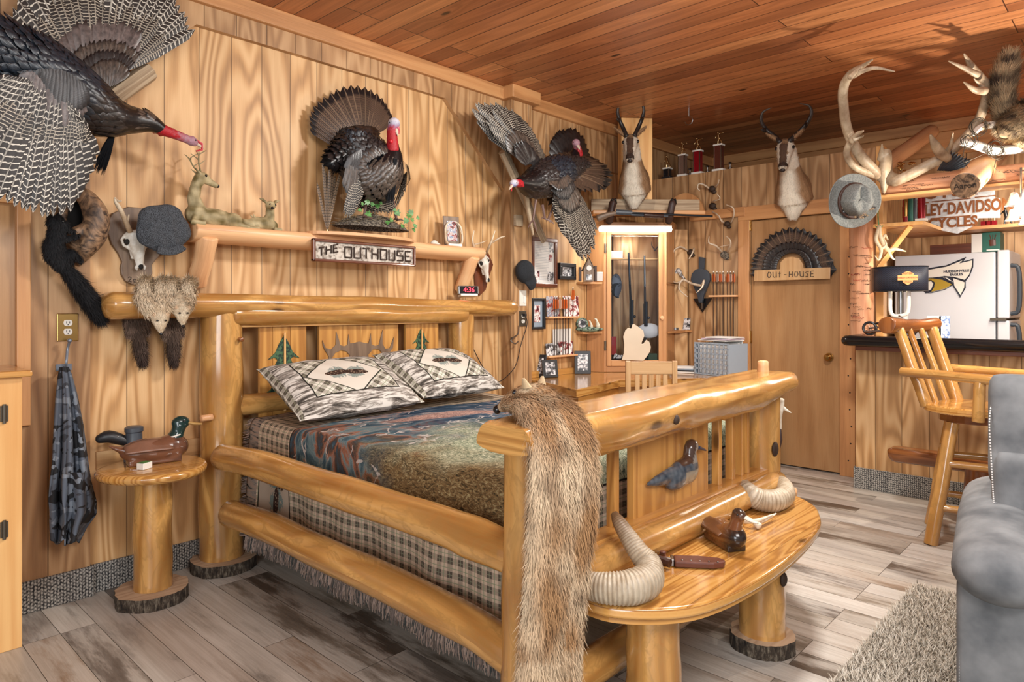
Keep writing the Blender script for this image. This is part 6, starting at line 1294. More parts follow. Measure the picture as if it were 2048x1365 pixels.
mb = MB(); mb.tube([G(1288, 430.5), G(1326, 432.5)], .019, 14, round_=.3); mb.build('forend', M['leather_dk'], sg_, smooth=True); mb = MB(); mb.tube(cr([G(1234, 426), G(1215, 430), G(1196, 437)], 8), [.017, .018, .022, .026, .03], 12, sx=.5, up=(0, 0, 1), round_=.4); mb.build('stock', M['walnut'], sg_, smooth=True)
# post above the cabinet
mb = MB(); a, b = D(1239, 300, -.12), D(1301, 300, -.12); c = (a+b)/2; mb.box((c.x, c.y, (2.11+CZ)/2), ((b-a).length, .13, CZ-2.11-.002), rot=PI/4+.05, long=2); struct(mb.build('pillar_corner', M['pinelt'], bev=.003))
# ------------------------------------------------------------------ pronghorn heads
def pronghorn(label, pos, rot, hr, s, turn=0, tilt=0):
    """shoulder mount facing local -Y (out from the wall)"""
    t = thing('pronghorn_mount', label, 'mounted head', (0, 0, 0), 'pronghorn mounts'); mb = MB(); R = Matrix.Rotation(turn, 3, 'Z'); hc = V((0, -.25, .24)); Rt = R@Matrix.Rotation(tilt, 3, 'X')
    h = lambda x, y, z: hc+Rt@V((x, y, z))
    mb.ell((0, -.03, -.06), (.13, .10, .17), None, 18); mb.tube(cr([(0, -.02, -.12), (0, -.08, -.0), (0, -.15, .10), h(0, .03, -.01)], 10), [.14, .135, .125, .115, .10, .09, .08, .072, .068, .06], 16, sx=.92)
    mb.tube([(0, -.03, -.16), (.0, -.06, -.24), (0, -.05, -.27)], [.09, .05, .03], 12)
    mb.ell(h(0, .0, 0), (.062, .075, .064), Rt, 16); mb.tube([h(0, -.03, .005), h(0, -.10, -.012), h(0, -.16, -.03), h(0, -.21, -.042)], [.058, .047, .037, .03], 14, sy=1.05); mb.tube([h(0, -.0, -.04), h(0, -.09, -.05), h(0, -.18, -.06)], [.04, .03, .02], 12)
    for k in (1, -1):
        mb.ell(h(.045*k, -.02, .02), (.018, .026, .018), Rt, 8)
        mb.tube([h(.05*k, .03, .045), h(.10*k, .05, .085), h(.135*k, .045, .125)], [.02, .026, .006], 10, sx=.5, up=(0, 1, 0))
    Ri = Rt.inverted()
    def cf(p):
        p = V(p); q = Ri@(p-hc); n = nz(p, 14)*.12; TAN = g(164, 128, 94); WH = g(236, 226, 208); DKF = g(66, 50, 42)
        if q.y < .06 and q.z > -.14 and p.z > .08 and (p-hc).length < .26:
            if q.y < -.185 and q.z > -.075: return DKF
            if abs(q.x) < .026+n*.1 and q.z > -.02+q.y*.12 and q.y < -.02: return mixc(g(92, 70, 56), TAN, (-q.y < .04)*.6)
            if abs(q.x) > .026 and q.y < .0 and q.z > -.07 and q.y > -.11: return mixc(TAN, WH, .75+n)
            if q.z > .02: return mixc(TAN, g(120, 92, 70), .3+n*3)
            return mixc(WH, TAN, .2+n*3)
        u = p.z*1.0-p.y*.2
        front = -p.y-abs(p.x)*1.1+n*.3
        if p.z > -.02 and abs((p.z+.35*p.y)-.055) < .016 and front > -.02: return TAN
        if p.z > .0 and abs((p.z+.35*p.y)-.115) < .014 and front > -.02: return TAN
        w_ = (.08-abs(p.x)*1.0-max(0, p.z-.0)*.22+max(0, -.08-p.z)*.5)*22 if p.y < -.05 else -1
        return mixc(TAN, WH, w_+n*2)
    me = remesh(mb, .0085, 3); fm = MB(); add_mesh(fm, me, cf)
    fur_mesh(fm, me, 15000, .017, .0022, cf, lambda p, n: (V((0, .5, -1)) if (V(p)-hc).length > .14 else Rt@V((0, 1, .1))), .12, .2)
    fm.build('head', M['fur'], t, smooth=True, ang=180)
    for k in (1, -1):
        q = [h(.03*k, .0, .05)]+[hc+R@V((x*k, y+.02, z)) for x, y, z in hr]
        mb = MB(); mb.tube(cr(q, 16), li([.026, .026, .022, .02, .016, .010, .004], 16), 12, sx=.7, wob=.1, up=(0, 1, 0), round_=.4, colf=lambda a, th: mixc(g(44, 38, 36), g(150, 140, 130), (a-.45)*.8)); a_ = q[2]
        mb.tube([q[2], q[2]+Rt@V((.01*k, -.05, .02)), q[2]+Rt@V((.018*k, -.075, .045))], [.018, .014, .004], 10, sx=.6, colf=lambda a, th: g(44, 38, 36)); mb.build('horn', M['bone'], t, smooth=True, ang=180)
        mb = MB(); mb.ell(h(.058*k, -.034, .022), (.012, .016, .013), Rt, 10); mb.build('eye', M['blackgl'], t, smooth=True)
    mb = MB(); mb.ell(h(0, -.238, -.04), (.022, .012, .014), Rt, 12); mb.build('nose', plain('nose_dark', g(40, 32, 30), .4), t, smooth=True)
    t.location = pos; t.rotation_euler = (0, 0, rot); t.scale = (s, s, s)
p = D(1268, 350, -.05); pronghorn('pronghorn head on the pine post, turned slightly right', V((p.x+.03, p.y-.03, 2.40)), PI/4-.35, [(.06, -.005, .12), (.09, -.02, .19), (.105, -.03, .25), (.09, -.045, .30), (.055, -.06, .325)], 1.0, .1, .7)
p = Bq(1590, 350, .0); pronghorn('pronghorn head with curled horns above the door', V((p.x, PY, 2.29)), .1, [(.08, .0, .10), (.14, -.01, .16), (.175, -.01, .23), (.16, -.02, .29), (.10, -.03, .31)], 1.05, .12, .75)
# ------------------------------------------------------------------ bowling trophies on the partition
def person_fig(mb, o, s, k):
    q = lambda x, y, z: V(o)+V((x*s, y*s, z*s)); mb.tube([q(-.015, 0, 0), q(-.012, 0, .04), q(0, 0, .075)], [.008*s, .009*s, .012*s], 8); mb.tube([q(.04, .0, 0), q(.03, 0, .04), q(.002, 0, .075)], [.008*s, .009*s, .012*s], 8)
    mb.tube([q(0, 0, .07), q(-.006, 0, .10), q(-.012, 0, .13)], [.016*s, .017*s, .018*s], 8); mb.ell(q(-.016, 0, .152), .014*s, None, 8); mb.tube([q(-.014, 0, .128), q(.025, 0, .135), q(.06, 0, .14)] if k else [q(-.012, .01, .128), q(-.03, .02, .11), q(-.02, .03, .13)], [.008*s, .007*s, .006*s], 6); mb.tube([q(-.014, 0, .128), q(-.04, 0, .105), q(-.05, 0, .08)], [.008*s, .006*s, .006*s], 6)
TR = [(1335, .09, .045, 0, 'smallest trophy, leftmost on the partition, on a black base'), (1366, .19, .046, 1, 'silver and brown column trophy, second from the left on the partition'), (1396, .205, .05, 1, 'red column trophy, third from the left on the partition'), (1438, .225, .052, 1, 'tallest trophy on the partition, rightmost, with brown column')]
for i, (px, ht, w_, k, lb_) in enumerate(TR):
    p = ay(px, 340, PY+.05); p.z = PZ+.001; t = thing('trophy', lb_, 'trophy', p, 'trophies on the partition')
    MB().bx(p.x-w_, p.x+w_, p.y-.035, p.y+.035, p.z, p.z+.02).build('base', M['white'] if i else M['black'], t, bev=.002)
    c_ = MB(); c_.bx(p.x-w_*.6, p.x+w_*.6, p.y-.028, p.y+.028, p.z+.021, p.z+ht); c_.build('column', plain('trophy_col_%d' % i, (g(40, 40, 44), g(150, 120, 104), g(170, 24, 40), g(112, 60, 48))[i], .25, .4, var=.6, sc=150), t)
    m_ = MB(); [m_.bx(p.x+s*w_*.6-.004, p.x+s*w_*.6+.004, p.y-.032, p.y-.024, p.z+.021, p.z+ht) for s in (-1, 1)]; m_.build('column_edge', M['steel'], t)
    MB().bx(p.x-w_*.8, p.x+w_*.8, p.y-.033, p.y+.033, p.z+ht, p.z+ht+.014).build('top_plate', M['white'], t, bev=.002)
    f_ = MB(); person_fig(f_, (p.x, p.y, p.z+ht+.014), .72, k); organic('figure', f_, M['gold'], t, .0035, 1)
for px, py in ((1380, 340), (1415, 340), (1460, 335)):
    p = ay(px, py, PY+.04); p.z = PZ+.001; t = thing('small_trophy', 'small silver figure trophy between the column trophies on the partition', 'trophy', p, 'little trophies'); MB().lathe([(0, 0), (.02, 0), (.018, .02), (.006, .025), (.006, .05), (.02, .06), (.0, .07)], p, 14).build('cup', M['steel'], t, smooth=True)
# ------------------------------------------------------------------ small antler mounts on the partition
def smallmount(label, c, brs, rr=.035, cap='antstick', par=None):
    t = thing('antler_mount', label, 'antlers', Bq(*c, .0), 'small antler mounts'); mb = MB(); mb.ell(Bq(*c, .02), (rr, .022, rr*.8), None, 12); mb.ell(Bq(c[0]+4, c[1]+6, .018), (rr*.7, .018, rr*.5), None, 10); mb.build('skull_cap', M[cap], t, smooth=True)
    for pts, rs in brs: antler(t, [([Bq(px, py, o) for px, py, o in pts], rs)], cf=lambda a, th: mixc(g(150, 120, 92), g(236, 224, 202), .2+a*.8), seg=8)
    return t
smallmount('small antler mount, top one beside the trophies', (1424, 378), [([(1418, 377, .03), (1408, 370, .08), (1398, 368, .1), (1395, 376, .12), (1400, 382, .12)], [.009, .008, .007, .006, .003]), ([(1430, 374, .03), (1436, 368, .08), (1438, 360, .1)], [.008, .006, .003])])
smallmount('small antler mount with dark fur just below the top one', (1425, 412), [([(1424, 404, .03), (1430, 402, .08), (1440, 397, .1), (1434, 388, .12)], [.006, .005, .005, .002]), ([(1425, 424, .03), (1435, 430, .08), (1444, 444, .1)], [.007, .006, .005])])
smallmount('small white antler mount on brown skull plate near the door corner', (1454, 448), [([(1448, 446, .03), (1442, 440, .08), (1438, 432, .1)], [.008, .007, .004]), ([(1462, 446, .03), (1468, 430, .08), (1466, 416, .1), (1453, 410, .1)], [.008, .007, .006, .003])], .03)
smallmount('antler mount with long white tines above the bellows', (1381, 505), [([(1376, 502, .03), (1362, 494, .1), (1350, 499, .14), (1347, 506, .15)], [.009, .008, .006, .003]), ([(1386, 502, .03), (1388, 498, .08), (1384, 508, .15), (1378, 518, .17)], [.009, .008, .006, .003])])
smallmount('forked antler mount on a mossy skull plate above the arrows', (1449, 510), [([(1444, 504, .03), (1432, 492, .1), (1418, 486, .12), (1418, 473, .12)], [.009, .008, .006, .003]), ([(1425, 489, .1), (1415, 486, .1)], [.004, .002]), ([(1455, 504, .03), (1461, 490, .1), (1460, 480, .12), (1453, 473, .12)], [.009, .008, .006, .003]), ([(1460, 490, .1), (1448, 492, .1), (1440, 494, .1)], [.004, .003, .002])], .04, 'moss')
# bellows
bw_ = thing('fireplace_bellows', 'slate blue fireplace bellows hanging on the plywood wall', 'bellows', Bq(1403, 580, 0))
def bpl(pts, o): return [((Bq(px, py, o)).x, Bq(px, py, o).z) for px, py in pts]
ol = [(1403, 537), (1414, 540), (1421, 549), (1422, 560), (1416, 575), (1409, 592), (1406, 606), (1400, 606), (1397, 592), (1390, 575), (1384, 560), (1386, 548), (1393, 540)]
mb = MB(); mb.prism(bpl(ol, .04)[::-1], (0, PY-.035, 0), (1, 0, 0), (0, 0, 1), -.03 if 0 else .03); 
mb.build('board', M['bluepaint'], bw_, bev=.003); mb = MB(); mb.prism(bpl([(1387, 598), (1424, 597), (1405, 625)], .02)[::-1], (0, PY-.015, 0), (1, 0, 0), (0, 0, 1), .012); mb.build('lower_board', M['blackgl'], bw_)
mb = MB(); mb.prism([(p[0], p[1]) for p in bpl([(1399, 514), (1411, 516), (1410, 538), (1399, 538)], .02)][::-1], (0, PY-.02, 0), (1, 0, 0), (0, 0, 1), .015); mb.build('handle', M['bluepaint'], bw_); mb = MB(); mb.tube([Bq(1404, 606, .06), Bq(1404, 619, .05)], [.008, .005], 10); mb.build('nozzle', M['steel'], bw_, smooth=True)
smallmount('tangled antler sheds hanging in front of the bellows', (1396, 571), [([(1404, 572, .1), (1385, 568, .12), (1365, 560, .14), (1358, 578, .18), (1375, 594, .22)], [.012, .011, .01, .008, .003]), ([(1404, 572, .1), (1408, 562, .16), (1404, 575, .2), (1393, 586, .22)], [.012, .01, .007, .003]), ([(1366, 562, .14), (1352, 566, .16), (1345, 562, .16)], [.007, .005, .003])], .04)
# silver horn ornament on the upper right shelf, dark picture and tin below
mb = MB(); o = V((wr_x+.03, PY-.07, zs1)); mb.tube(cr([o+V((-.01, 0, .01)), o+V((0, -.02, .08)), o+V((.04, -.02, .12)), o+V((.08, -.03, .07)), o+V((.13, -.04, .03))], 14), [.028, .03, .03, .024, .018, .012, .006], 12, wob=.2, round_=.4)
tag(mb.build('horn_ornament', twoc('horn_silver', g(90, 84, 80), g(196, 190, 186), 60, .4, .3), None, smooth=True), 'curved silvery horn ornament on the upper right corner shelf', 'ornament')
a = Bq(1366, 650, .05); mb = MB(); mb.box((a.x, PY-.05, zs2+.055), (.14, .012, .105), rot=Euler((-.12, 0, 0))); tag(mb.build('dark_picture_plate', M['photo_bw'], None, bev=.002), 'dark picture plate leaning on the lower right corner shelf', 'picture')
mb = MB(); mb.lathe([(0, 0), (.03, 0), (.03, .022), (.0, .022)], (wr_x+.06, PY-.12, zs2), 24); tag(mb.build('small_tin', M['steel'], None, smooth=True, ang=40), 'small round tin on the lower right corner shelf', 'tin')
# ------------------------------------------------------------------ arrow racks
def arrow(t, a, b, vane, parent=None, ln=.09):
    a, b = V(a), V(b); d = (a-b).normalized(); o = MB().tube([a, b], .0034, 8).build('shaft', M['antstick'] if vane != 'black' else M['black'], t, smooth=True)
    mb = MB()
    for k in range(3):
        th = k*2.094+.4; n = V((math.cos(th), math.sin(th), 0)); p = [a-d*.01, a-d*ln, a-d*(ln-.015)+n*.016, a-d*.02+n*.014]; mb.poly(p); mb.poly(p[::-1])
    mb.build('vane', M[vane], t); MB().tube([a, a+d*.012], .004, 6).build('nock', M['white'], t)
rk = thing('arrow_rack', 'pale wooden arrow rack with seven arrows beside the door casing', 'arrow rack', Bq(1447, 592, .0))
a, b = Bq(1419, 592, .03), Bq(1475, 592, .03); MB().bx(a.x, b.x, PY-.055, PY-.003, a.z-.012, a.z+.004, long=0).build('upper_shelf', M['peeled'], rk, bev=.004)
zl = Bq(1447, 707, .03).z; MB().bx(a.x, b.x, PY-.055, PY-.003, zl-.012, zl+.004, long=0).build('lower_shelf', M['peeled'], rk, bev=.004)
for i, px in enumerate((1427, 1434, 1440, 1446, 1455, 1461, 1467)):
    t = thing('arrow', 'arrow with cream and orange fletching in the rack by the door', 'arrow', Bq(px, 700, .04), 'arrows in the rack by the door'); q = Bq(px, 545, .04); arrow(t, q, V((q.x, q.y, zl+.006)), 'pinkf' if i % 2 else 'orange')
rk = thing('arrow_rack', 'pale wooden arrow rack under the photographs near the wall post', 'arrow rack', W(1122, 640, 0))
ya, yb_ = ax(1092, 634, XA+.04).y, ax(1152, 634, XA+.04).y; zu, zl = W(1120, 634, .04).z, W(1120, 711, .04).z
for n, z in (('upper_shelf', zu), ('lower_shelf', zl)): MB().bx(XA+.003, XA+.075, ya, yb_, z-.012, z+.002, long=1).build(n, M['peeled'], rk, bev=.004)
for i, px in enumerate((1109, 1114, 1120, 1126, 1131, 1137, 1146)):
    q = W(px, 595-(18 if i == 6 else 0), .05); t = thing('arrow', 'dark arrow with orange fletching in the rack near the wall post' if i < 6 else 'dark arrow with tall orange feather at the rack right end', 'arrow', V((q.x, q.y, zl)), 'arrows in the rack near the post' if i < 6 else None); arrow(t, q+V((0, 0, .0)), V((q.x, q.y, zl+.004)), ('orange', 'orange', 'pinkf')[i % 3], ln=.1)
def print_(label, q, off, mat, tilt=0, name='photo_print', cat='photo', z=None, group=None):
    (x0, y0), (x1, y1) = q; a, b = W(x0, y1, off), W(x1, y0, off); mb = MB(); z0 = z if z is not None else a.z; h = (b.z-a.z)
    mb.box((XA+off, (a.y+b.y)/2, z0+h/2), (.003, abs(b.y-a.y), h), rot=Euler((0, -tilt, 0)))
    return tag(mb.build(name, M[mat], None), label, cat, group)
print_('colour photo of a blue-clad figure at the upper arrow rack left', ((1093, 592), (1118, 632)), .02, 'photo_col', .05, z=zu+.003); print_('red and white photo at the upper arrow rack right', ((1128, 592), (1157, 632)), .02, 'photo_red', .05, z=zu+.003)
print_('white bordered photo behind the arrows of the lower rack', ((1106, 655), (1142, 708)), .016, 'paper', .02, z=zl+.003); print_('black and white photo leaning at the lower rack left', ((1092, 684), (1118, 710)), .035, 'photo_bw', .15, z=zl+.003); print_('reddish photo behind the arrows at the lower rack right', ((1118, 682), (1146, 710)), .035, 'photo_red', .15, z=zl+.003)
def wframe(label, q, mat, inner, off=.02, mw=.022, mat2=None, name='framed_picture', th=.022, extra=None):
    (x0, y0), (x1, y1) = q; a, b = W(x0, (y1), off), W(x1, y0, off); a2, b2 = W(x1, y1, off), W(x0, y0, off); z0 = (a.z+W(x1, y1-4, off).z)/2; z1 = (b.z+b2.z)/2; ya, yb_ = a.y, b.y
    t = thing(name, label, 'framed picture', V((XA, (ya+yb_)/2, z0))); mb = MB()
    for c in ((ya, yb_, z0, z0+mw), (ya, yb_, z1-mw, z1), (ya, ya+mw, z0+mw, z1-mw), (yb_-mw, yb_, z0+mw, z1-mw)): mb.bx(XA+.003, XA+th+.005, *c)
    mb.build('frame', M[mat], t, bev=.003)
    if mat2: MB().bx(XA+.004, XA+.012, ya+mw*.9, yb_-mw*.9, z0+mw*.9, z1-mw*.9).build('mat_board', M[mat2], t)
    k = .22 if mat2 else .0; dy, dz_ = (yb_-ya-2*mw)*k, (z1-z0-2*mw)*k*.8
    MB().bx(XA+.008, XA+.0145, ya+mw+dy, yb_-mw-dy, z0+mw+dz_, z1-mw-dz_).build('picture', M[inner], t)
    if extra: extra(t, ya, yb_, z0, z1)
    return t
def docx(t, ya, yb_, z0, z1):
    mb = MB(); yr, zr = yb_-ya, z1-z0
    for i in range(22): z = z1-.07-i*.0125; l = yr*(.42+.12*random.random()); mb.bx(XA+.0145, XA+.0149, ya+.05, ya+.05+l, z, z+.0022)
    mb.build('text_lines', plain('print_grey', g(150, 155, 165), .6, var=0), t)
    for (y, z, w_, h_, m, r) in ((.78, .82, .17, .22, 'photo_bw', .3), (.75, .6, .13, .16, 'photo_col', -.2), (.76, .22, .24, .19, 'photo_bw', 0), (.22, .2, .2, .24, 'photo_red', 0)):
        m_ = MB(); m_.box((XA+.0155, ya+yr*y, z0+zr*z), (.001, yr*w_, zr*h_), rot=Euler((r*.6, 0, 0))); m_.build('small_photo', M[m], t)
wframe('tall mahogany frame with a typed letter and small photos', ((1063, 476), (1114, 577)), 'mahog', 'paper', extra=docx, mw=.03)
wframe('small black framed photo of people on a motorcycle', ((1117, 527), (1149, 562)), 'black', 'photo_bw', mw=.03, th=.035)
wframe('dark framed picture of a red horse rider with grey mat', ((1062, 597), (1089, 661)), 'black', 'photo_red', mw=.018, mat2='basket', th=.03)
# black cap, switch, outlet and cord on the post
PX_ = .1
mb = MB(); c = W(1050, 552, .16); 
mb.ell(c+V((0, -.0, .03)), (.06, .085, .09), Euler((.5, 0, 0)), 20); mb.tube([c+V((.01, .02, -.0)), c+V((.03, .045, -.06)), c+V((.02, .06, -.10))], [.07, .055, .03], 14, sx=.35, up=(0, 1, .4))
tag(organic('black_hat', mb, M['felt_black'], None, .008, 4), 'black cloth cap hanging on the wall post', 'cap')
mb = MB(); c = W(1045, 597, .1); mb.box(c+V((.003, 0, 0)), (.006, .075, .115)); sw = tag(mb.build('light_switch', M['white'], None, bev=.002), 'cream light switch under the black cap', 'switch'); m_ = MB(); m_.box(c+V((.009, .012, -.01)), (.008, .022, .05)); m_.build('rocker', M['paper'], sw, bev=.001)
ot = outlet('beige electrical outlet with a black plug on the wall post', 1045, 638, .1, 'iron', .95)
c = W(1045, 636, .1); mb = MB(); mb.box(c+V((.02, 0, .02)), (.03, .022, .022)); pl = mb.build('power_cord', M['black'], None, bev=.003); tag(pl, 'thin black power cord drooping from the post outlet to the bed', 'cord')
mb = MB(); mb.tube(cr([c+V((.03, 0, .02)), W(1054, 642, .13), W(1053, 655, .13), W(1042, 690, .12), W(1032, 730, .12), W(1015, 752, .1), W(998, 764, .06), W(985, 760, .04), W(966, 735, .03), W(950, 705, .03), W(940, 682, .05)], 60), .003, 6); mb.build('wire', M['black'], pl, smooth=True)
mb = MB(); mb.tube(cr([W(1038, 652, .11), W(1036, 668, .13), W(1026, 676, .13), W(1022, 682, .14), W(1030, 688, .15), W(1036, 684, .15)], 20), .005, 8, round_=.8); mb.ell(W(1024, 678, .12), .012, None, 10); tag(mb.build('wire_hook', M['steel'], None, smooth=True), 'bent silver metal hook below the post outlet', 'hook')
# ------------------------------------------------------------------ things on the left corner shelves and the desk
def at_shelf(px, z, off): d = ray(px, 600); p = O3+d*((XA+off)/d.x); p.z = z; return p
o = at_shelf(1176, zs1, .09); bh = thing('birdhouse_clock', 'tiny rustic house-shaped clock on the upper left corner shelf', 'clock', o); RR = Matrix.Rotation(PI/4, 3, 'Z')
X_ = lambda x, z, n=0: o+RR@V((x, -n, z)); mb = MB(); mb.prism([(-.04, 0), (.04, 0), (.04, .1), (.0, .19), (-.04, .1)], o, RR@V((1, 0, 0)), Z, .05); mb.build('house', M['walnut'], bh)
mb = MB(); mb.tube([X_(-.055, .085, .03), X_(0, .205, .03), X_(.055, .085, .03)], .007, 6); mb.build('roof', M['bark'], bh); mb = MB(); mb.lathe([(0, .006), (.02, .006), (.022, 0)], X_(0, .11, .056), 20, frame=Matrix((RR@V((1, 0, 0)), -Z, RR@V((0, -1, 0)))).transposed()); mb.build('dial', M['paper'], bh); mb = MB(); mb.box(X_(0, .035, .055), (.045, .004, .045), rot=PI/4); mb.build('photo', M['photo_bw'], bh)
for i, (dx, h_, lb_) in enumerate(((-.07, .12, 'slim dark wood block left of the tiny house clock'), (.058, .13, 'slim dark wood block right of the tiny house clock'))):
    mb = MB(); mb.box(X_(dx, h_/2+.001, .02), (.02, .03, h_), rot=PI/4+.1); tag(mb.build('wood_block', M['leather_dk'], None, bev=.002), lb_, 'block')
mb = MB(); mb.box(X_(.095, .042, .02), (.05, .006, .075), rot=Euler((.15, 0, PI/4))); tag(mb.build('small_photo_frame', M['paper'], None, bev=.002), 'tiny pale photo frame at the right of the upper left corner shelf', 'photo frame')
o = at_shelf(1178, zs2, .09); wf = thing('wolf_photo_ornament', 'ornament with round photo and white wolves on the lower left shelf', 'ornament', o); X_ = lambda x, z, n=0: o+RR@V((x, -n, z))
mb = MB(); mb.ell(X_(0, .02, .02), (.12, .03, .022), Matrix.Rotation(PI/4, 3, 'Z'), 18); mb.ell(X_(-.06, .065, .01), (.055, .018, .055), RR, 18); organic('rock_base', mb, twoc('rock_green', g(38, 50, 42), g(120, 140, 120), 50, .7, .6), wf, .006, 1)
mb = MB(); mb.lathe([(0, .006), (.034, .006), (.036, 0)], X_(-.06, .068, .03), 24, frame=Matrix((RR@V((1, 0, 0)), Z*-1, RR@V((0, -1, 0)))).transposed()); mb.build('round_photo', M['photo_bw'], wf)
for x, s in ((.015, .8), (.07, 1)):
    mb = MB(); q = lambda a, b, c=0: X_(x+a*s, .03+b*s, .03+c*s); mb.ell(q(0, .02), (.018*s, .014*s, .022*s), RR, 10); mb.tube([q(0, .03), q(-.008, .055), q(-.014, .07)], [.014*s, .01*s, .009*s], 8); mb.tube([q(-.012, .07), q(-.03, .082)], [.009*s, .003*s], 8); mb.tube([q(.01, .02), q(.012, -.01)], [.008*s, .006*s], 6); mb.tube([q(-.01, .01), q(-.012, -.015)], [.006*s, .005*s], 6); organic('wolf', mb, plain('wolf_white', g(224, 218, 196), .5, var=.3), wf, .003, 1)
def deskframe(label, px, py, w_, h_, rot, lean, mat='photo_bw', group=None):
    p = az(px, py, DZ+.001) if px < 1079 and px != 1080 else (V((-3.40, 4.06, DZ+.001)) if px == 1080 else V((-3.40, 4.47, DZ+.001))); t = thing('desk_photo_frame', label, 'photo frame', p, group); R = (Matrix.Rotation(rot, 3, 'Z')@Matrix.Rotation(-lean, 3, 'X')); q = lambda x, y, z: p+R@V((x, y, z))
    mb = MB(); mb.box(q(0, 0, h_/2), (w_, .014, h_), rot=R); mb.build('frame', M['black'], t, bev=.003); mb = MB(); mb.box(q(0, -.008, h_/2), (w_*.62, .002, h_*.7), rot=R); mb.build('photo', M[mat], t)
    m_ = MB(); a = q(0, .008, h_*.6); b = p+Matrix.Rotation(rot, 3, 'Z')@V((0, h_*.45, 0)); m_.tube([a, b], .006, 6); m_.build('easel', M['black'], t)
deskframe('black desk frame with flag photo beside the cabinet', 1179, 742, .135, .19, .75, .12)
deskframe('black desk frame leaning near the wall post on the desk', 1078, 755, .10, .18, .35, .22)
deskframe('small dark desk frame half hidden at the desk left end', 1080, 742, .13, .14, 1.1, .2, 'photo_bw')
# file basket with papers
fb = thing('file_basket', 'light grey plastic file basket full of papers on the desk', 'basket', az(1430, 750, DZ)); p0 = az(1390, 748, DZ+.002); p1 = az(1462, 750, DZ+.002)
bx0, bx1, by = p0.x, p0.x+.34, p0.y-.02; hb = .25
def lattice(mb, o, ud, L, Hh, nu, nv, bar=.012, th=.005):
    ud = V(ud).normalized(); n = ud.cross(Z)
    R = Matrix((ud, n, Z)).transposed()
    for i in range(nu+1): mb.box(V(o)+ud*(L*i/nu)+Z*(Hh/2), (bar, th, Hh), rot=R)
    for j in range(nv+1): mb.box(V(o)+ud*(L/2)+Z*(Hh*j/nv), (L+bar, th, bar), rot=R)
ro = V((p0.x, p0.y, DZ+.008)); ud = (V((p1.x, p1.y, 0))-V((p0.x, p0.y, 0))); ud = V((.88, -.2, 0)).normalized(); vd = V((-ud.y, ud.x, 0)); Lx, Ly = .33, .24
ro = V((p0.x, p0.y-.0, DZ+.008))
mb = MB(); lattice(mb, ro, ud, Lx, hb, 8, 6)
for a_, b_ in ((0, 1), (8, 1)): pass
mb.build('front_lattice', M['basket'], fb); mb = MB(); c = ro+ud*Lx+vd*Ly/2; mb.box(c+Z*hb/2, (.006, Ly, hb), rot=math.atan2(ud.y, ud.x)); mb.box(c-ud*Lx+Z*hb/2, (.006, Ly, hb), rot=math.atan2(ud.y, ud.x)); mb.box(ro+ud*Lx/2+vd*Ly+Z*hb/2, (Lx, .006, hb), rot=math.atan2(ud.y, ud.x)); mb.box(ro+ud*Lx/2+vd*Ly/2, (Lx, Ly, .006), rot=math.atan2(ud.y, ud.x)); mb.build('bin_walls', M['basket'], fb)
for i in range(5):
    mb = MB(); h_ = hb+random.uniform(-.03, .03); mb.box(ro+ud*Lx/2+vd*(.04+i*.042)+Z*(h_/2+.005), (Lx*.86, .012, h_), rot=math.atan2(ud.y, ud.x)); tag(mb.build('paper_folder', M['paper'], None), 'white paper folder standing in the grey file basket', 'papers', 'folders in the file basket')
for i, m in enumerate(('paper', 'paper', 'photo_bw')):
    mb = MB(); mb.box(ro+ud*(Lx*.5+i*.02)+vd*(Ly*.5)+Z*(hb+.025+i*.012), (Lx*(.9-.1*i), Ly*.9, .008), rot=math.atan2(ud.y, ud.x)+i*.15-.1); tag(mb.build('loose_papers', plain('lilac_paper', g(206, 188, 206), .6) if i == 1 else M['paper'], None), ('flat white papers lying on top of the file basket', 'lilac paper sheet on top of the file basket', 'topmost white paper on the file basket')[i], 'papers')
for i in range(4):
    p = az(1366, 745, DZ); mb = MB(); mb.box((p.x, p.y, DZ+.008+i*.012), (.24-.02*i, .16, .011), rot=.2+i*.1); tag(mb.build('paper_stack', (M['paper'], M['black'], M['basket'], M['paper'])[i], None), ('bottom white book of the paper pile beside the file basket', 'black booklet in the paper pile beside the file basket', 'grey booklet in the paper pile beside the file basket', 'top white sheet of the paper pile beside the file basket')[i], 'papers')
# desk chair
ch = thing('desk_chair', 'oak chair with slatted back standing at the corner desk', 'chair', (-2.55, 4.35, 0)); tt = 4.75
P = lambda px, py: at(px, py, tt); a, b = P(1256, 735), P(1349, 735); ud = (b-a).normalized(); fd = V((ud.y, -ud.x, 0)); zt2 = P(1300, 722).z; zr = P(1300, 748).z; an = math.atan2(ud.y, ud.x)
for q in (a, b): MB().box((q.x, q.y, zt2/2), (.035, .03, zt2), rot=an).build('leg', M['oak'], ch, bev=.004)
c = (a+b)/2; MB().box((c.x, c.y, (zt2+zr)/2-.004), ((b-a).length-.03, .022, zt2-zr), rot=an).build('top_rail', M['oak'], ch, bev=.006)
for k in range(5): q = a.lerp(b, .2+.15*k); MB().box((q.x, q.y, (zr+.48)/2), (.032, .012, zr-.48), rot=an).build('slat', M['oak'], ch, bev=.002)
back = V((-ud.y, ud.x, 0)); MB().box((c.x+back.x*.2, c.y+back.y*.2, .46), ((b-a).length+.02, .42, .035), rot=an).build('seat', M['oak'], ch, bev=.008)
for q in (a, b): MB().box((q.x+back.x*.38, q.y+back.y*.38, .22), (.035, .035, .44), rot=an).build('leg', M['oak'], ch, bev=.004)
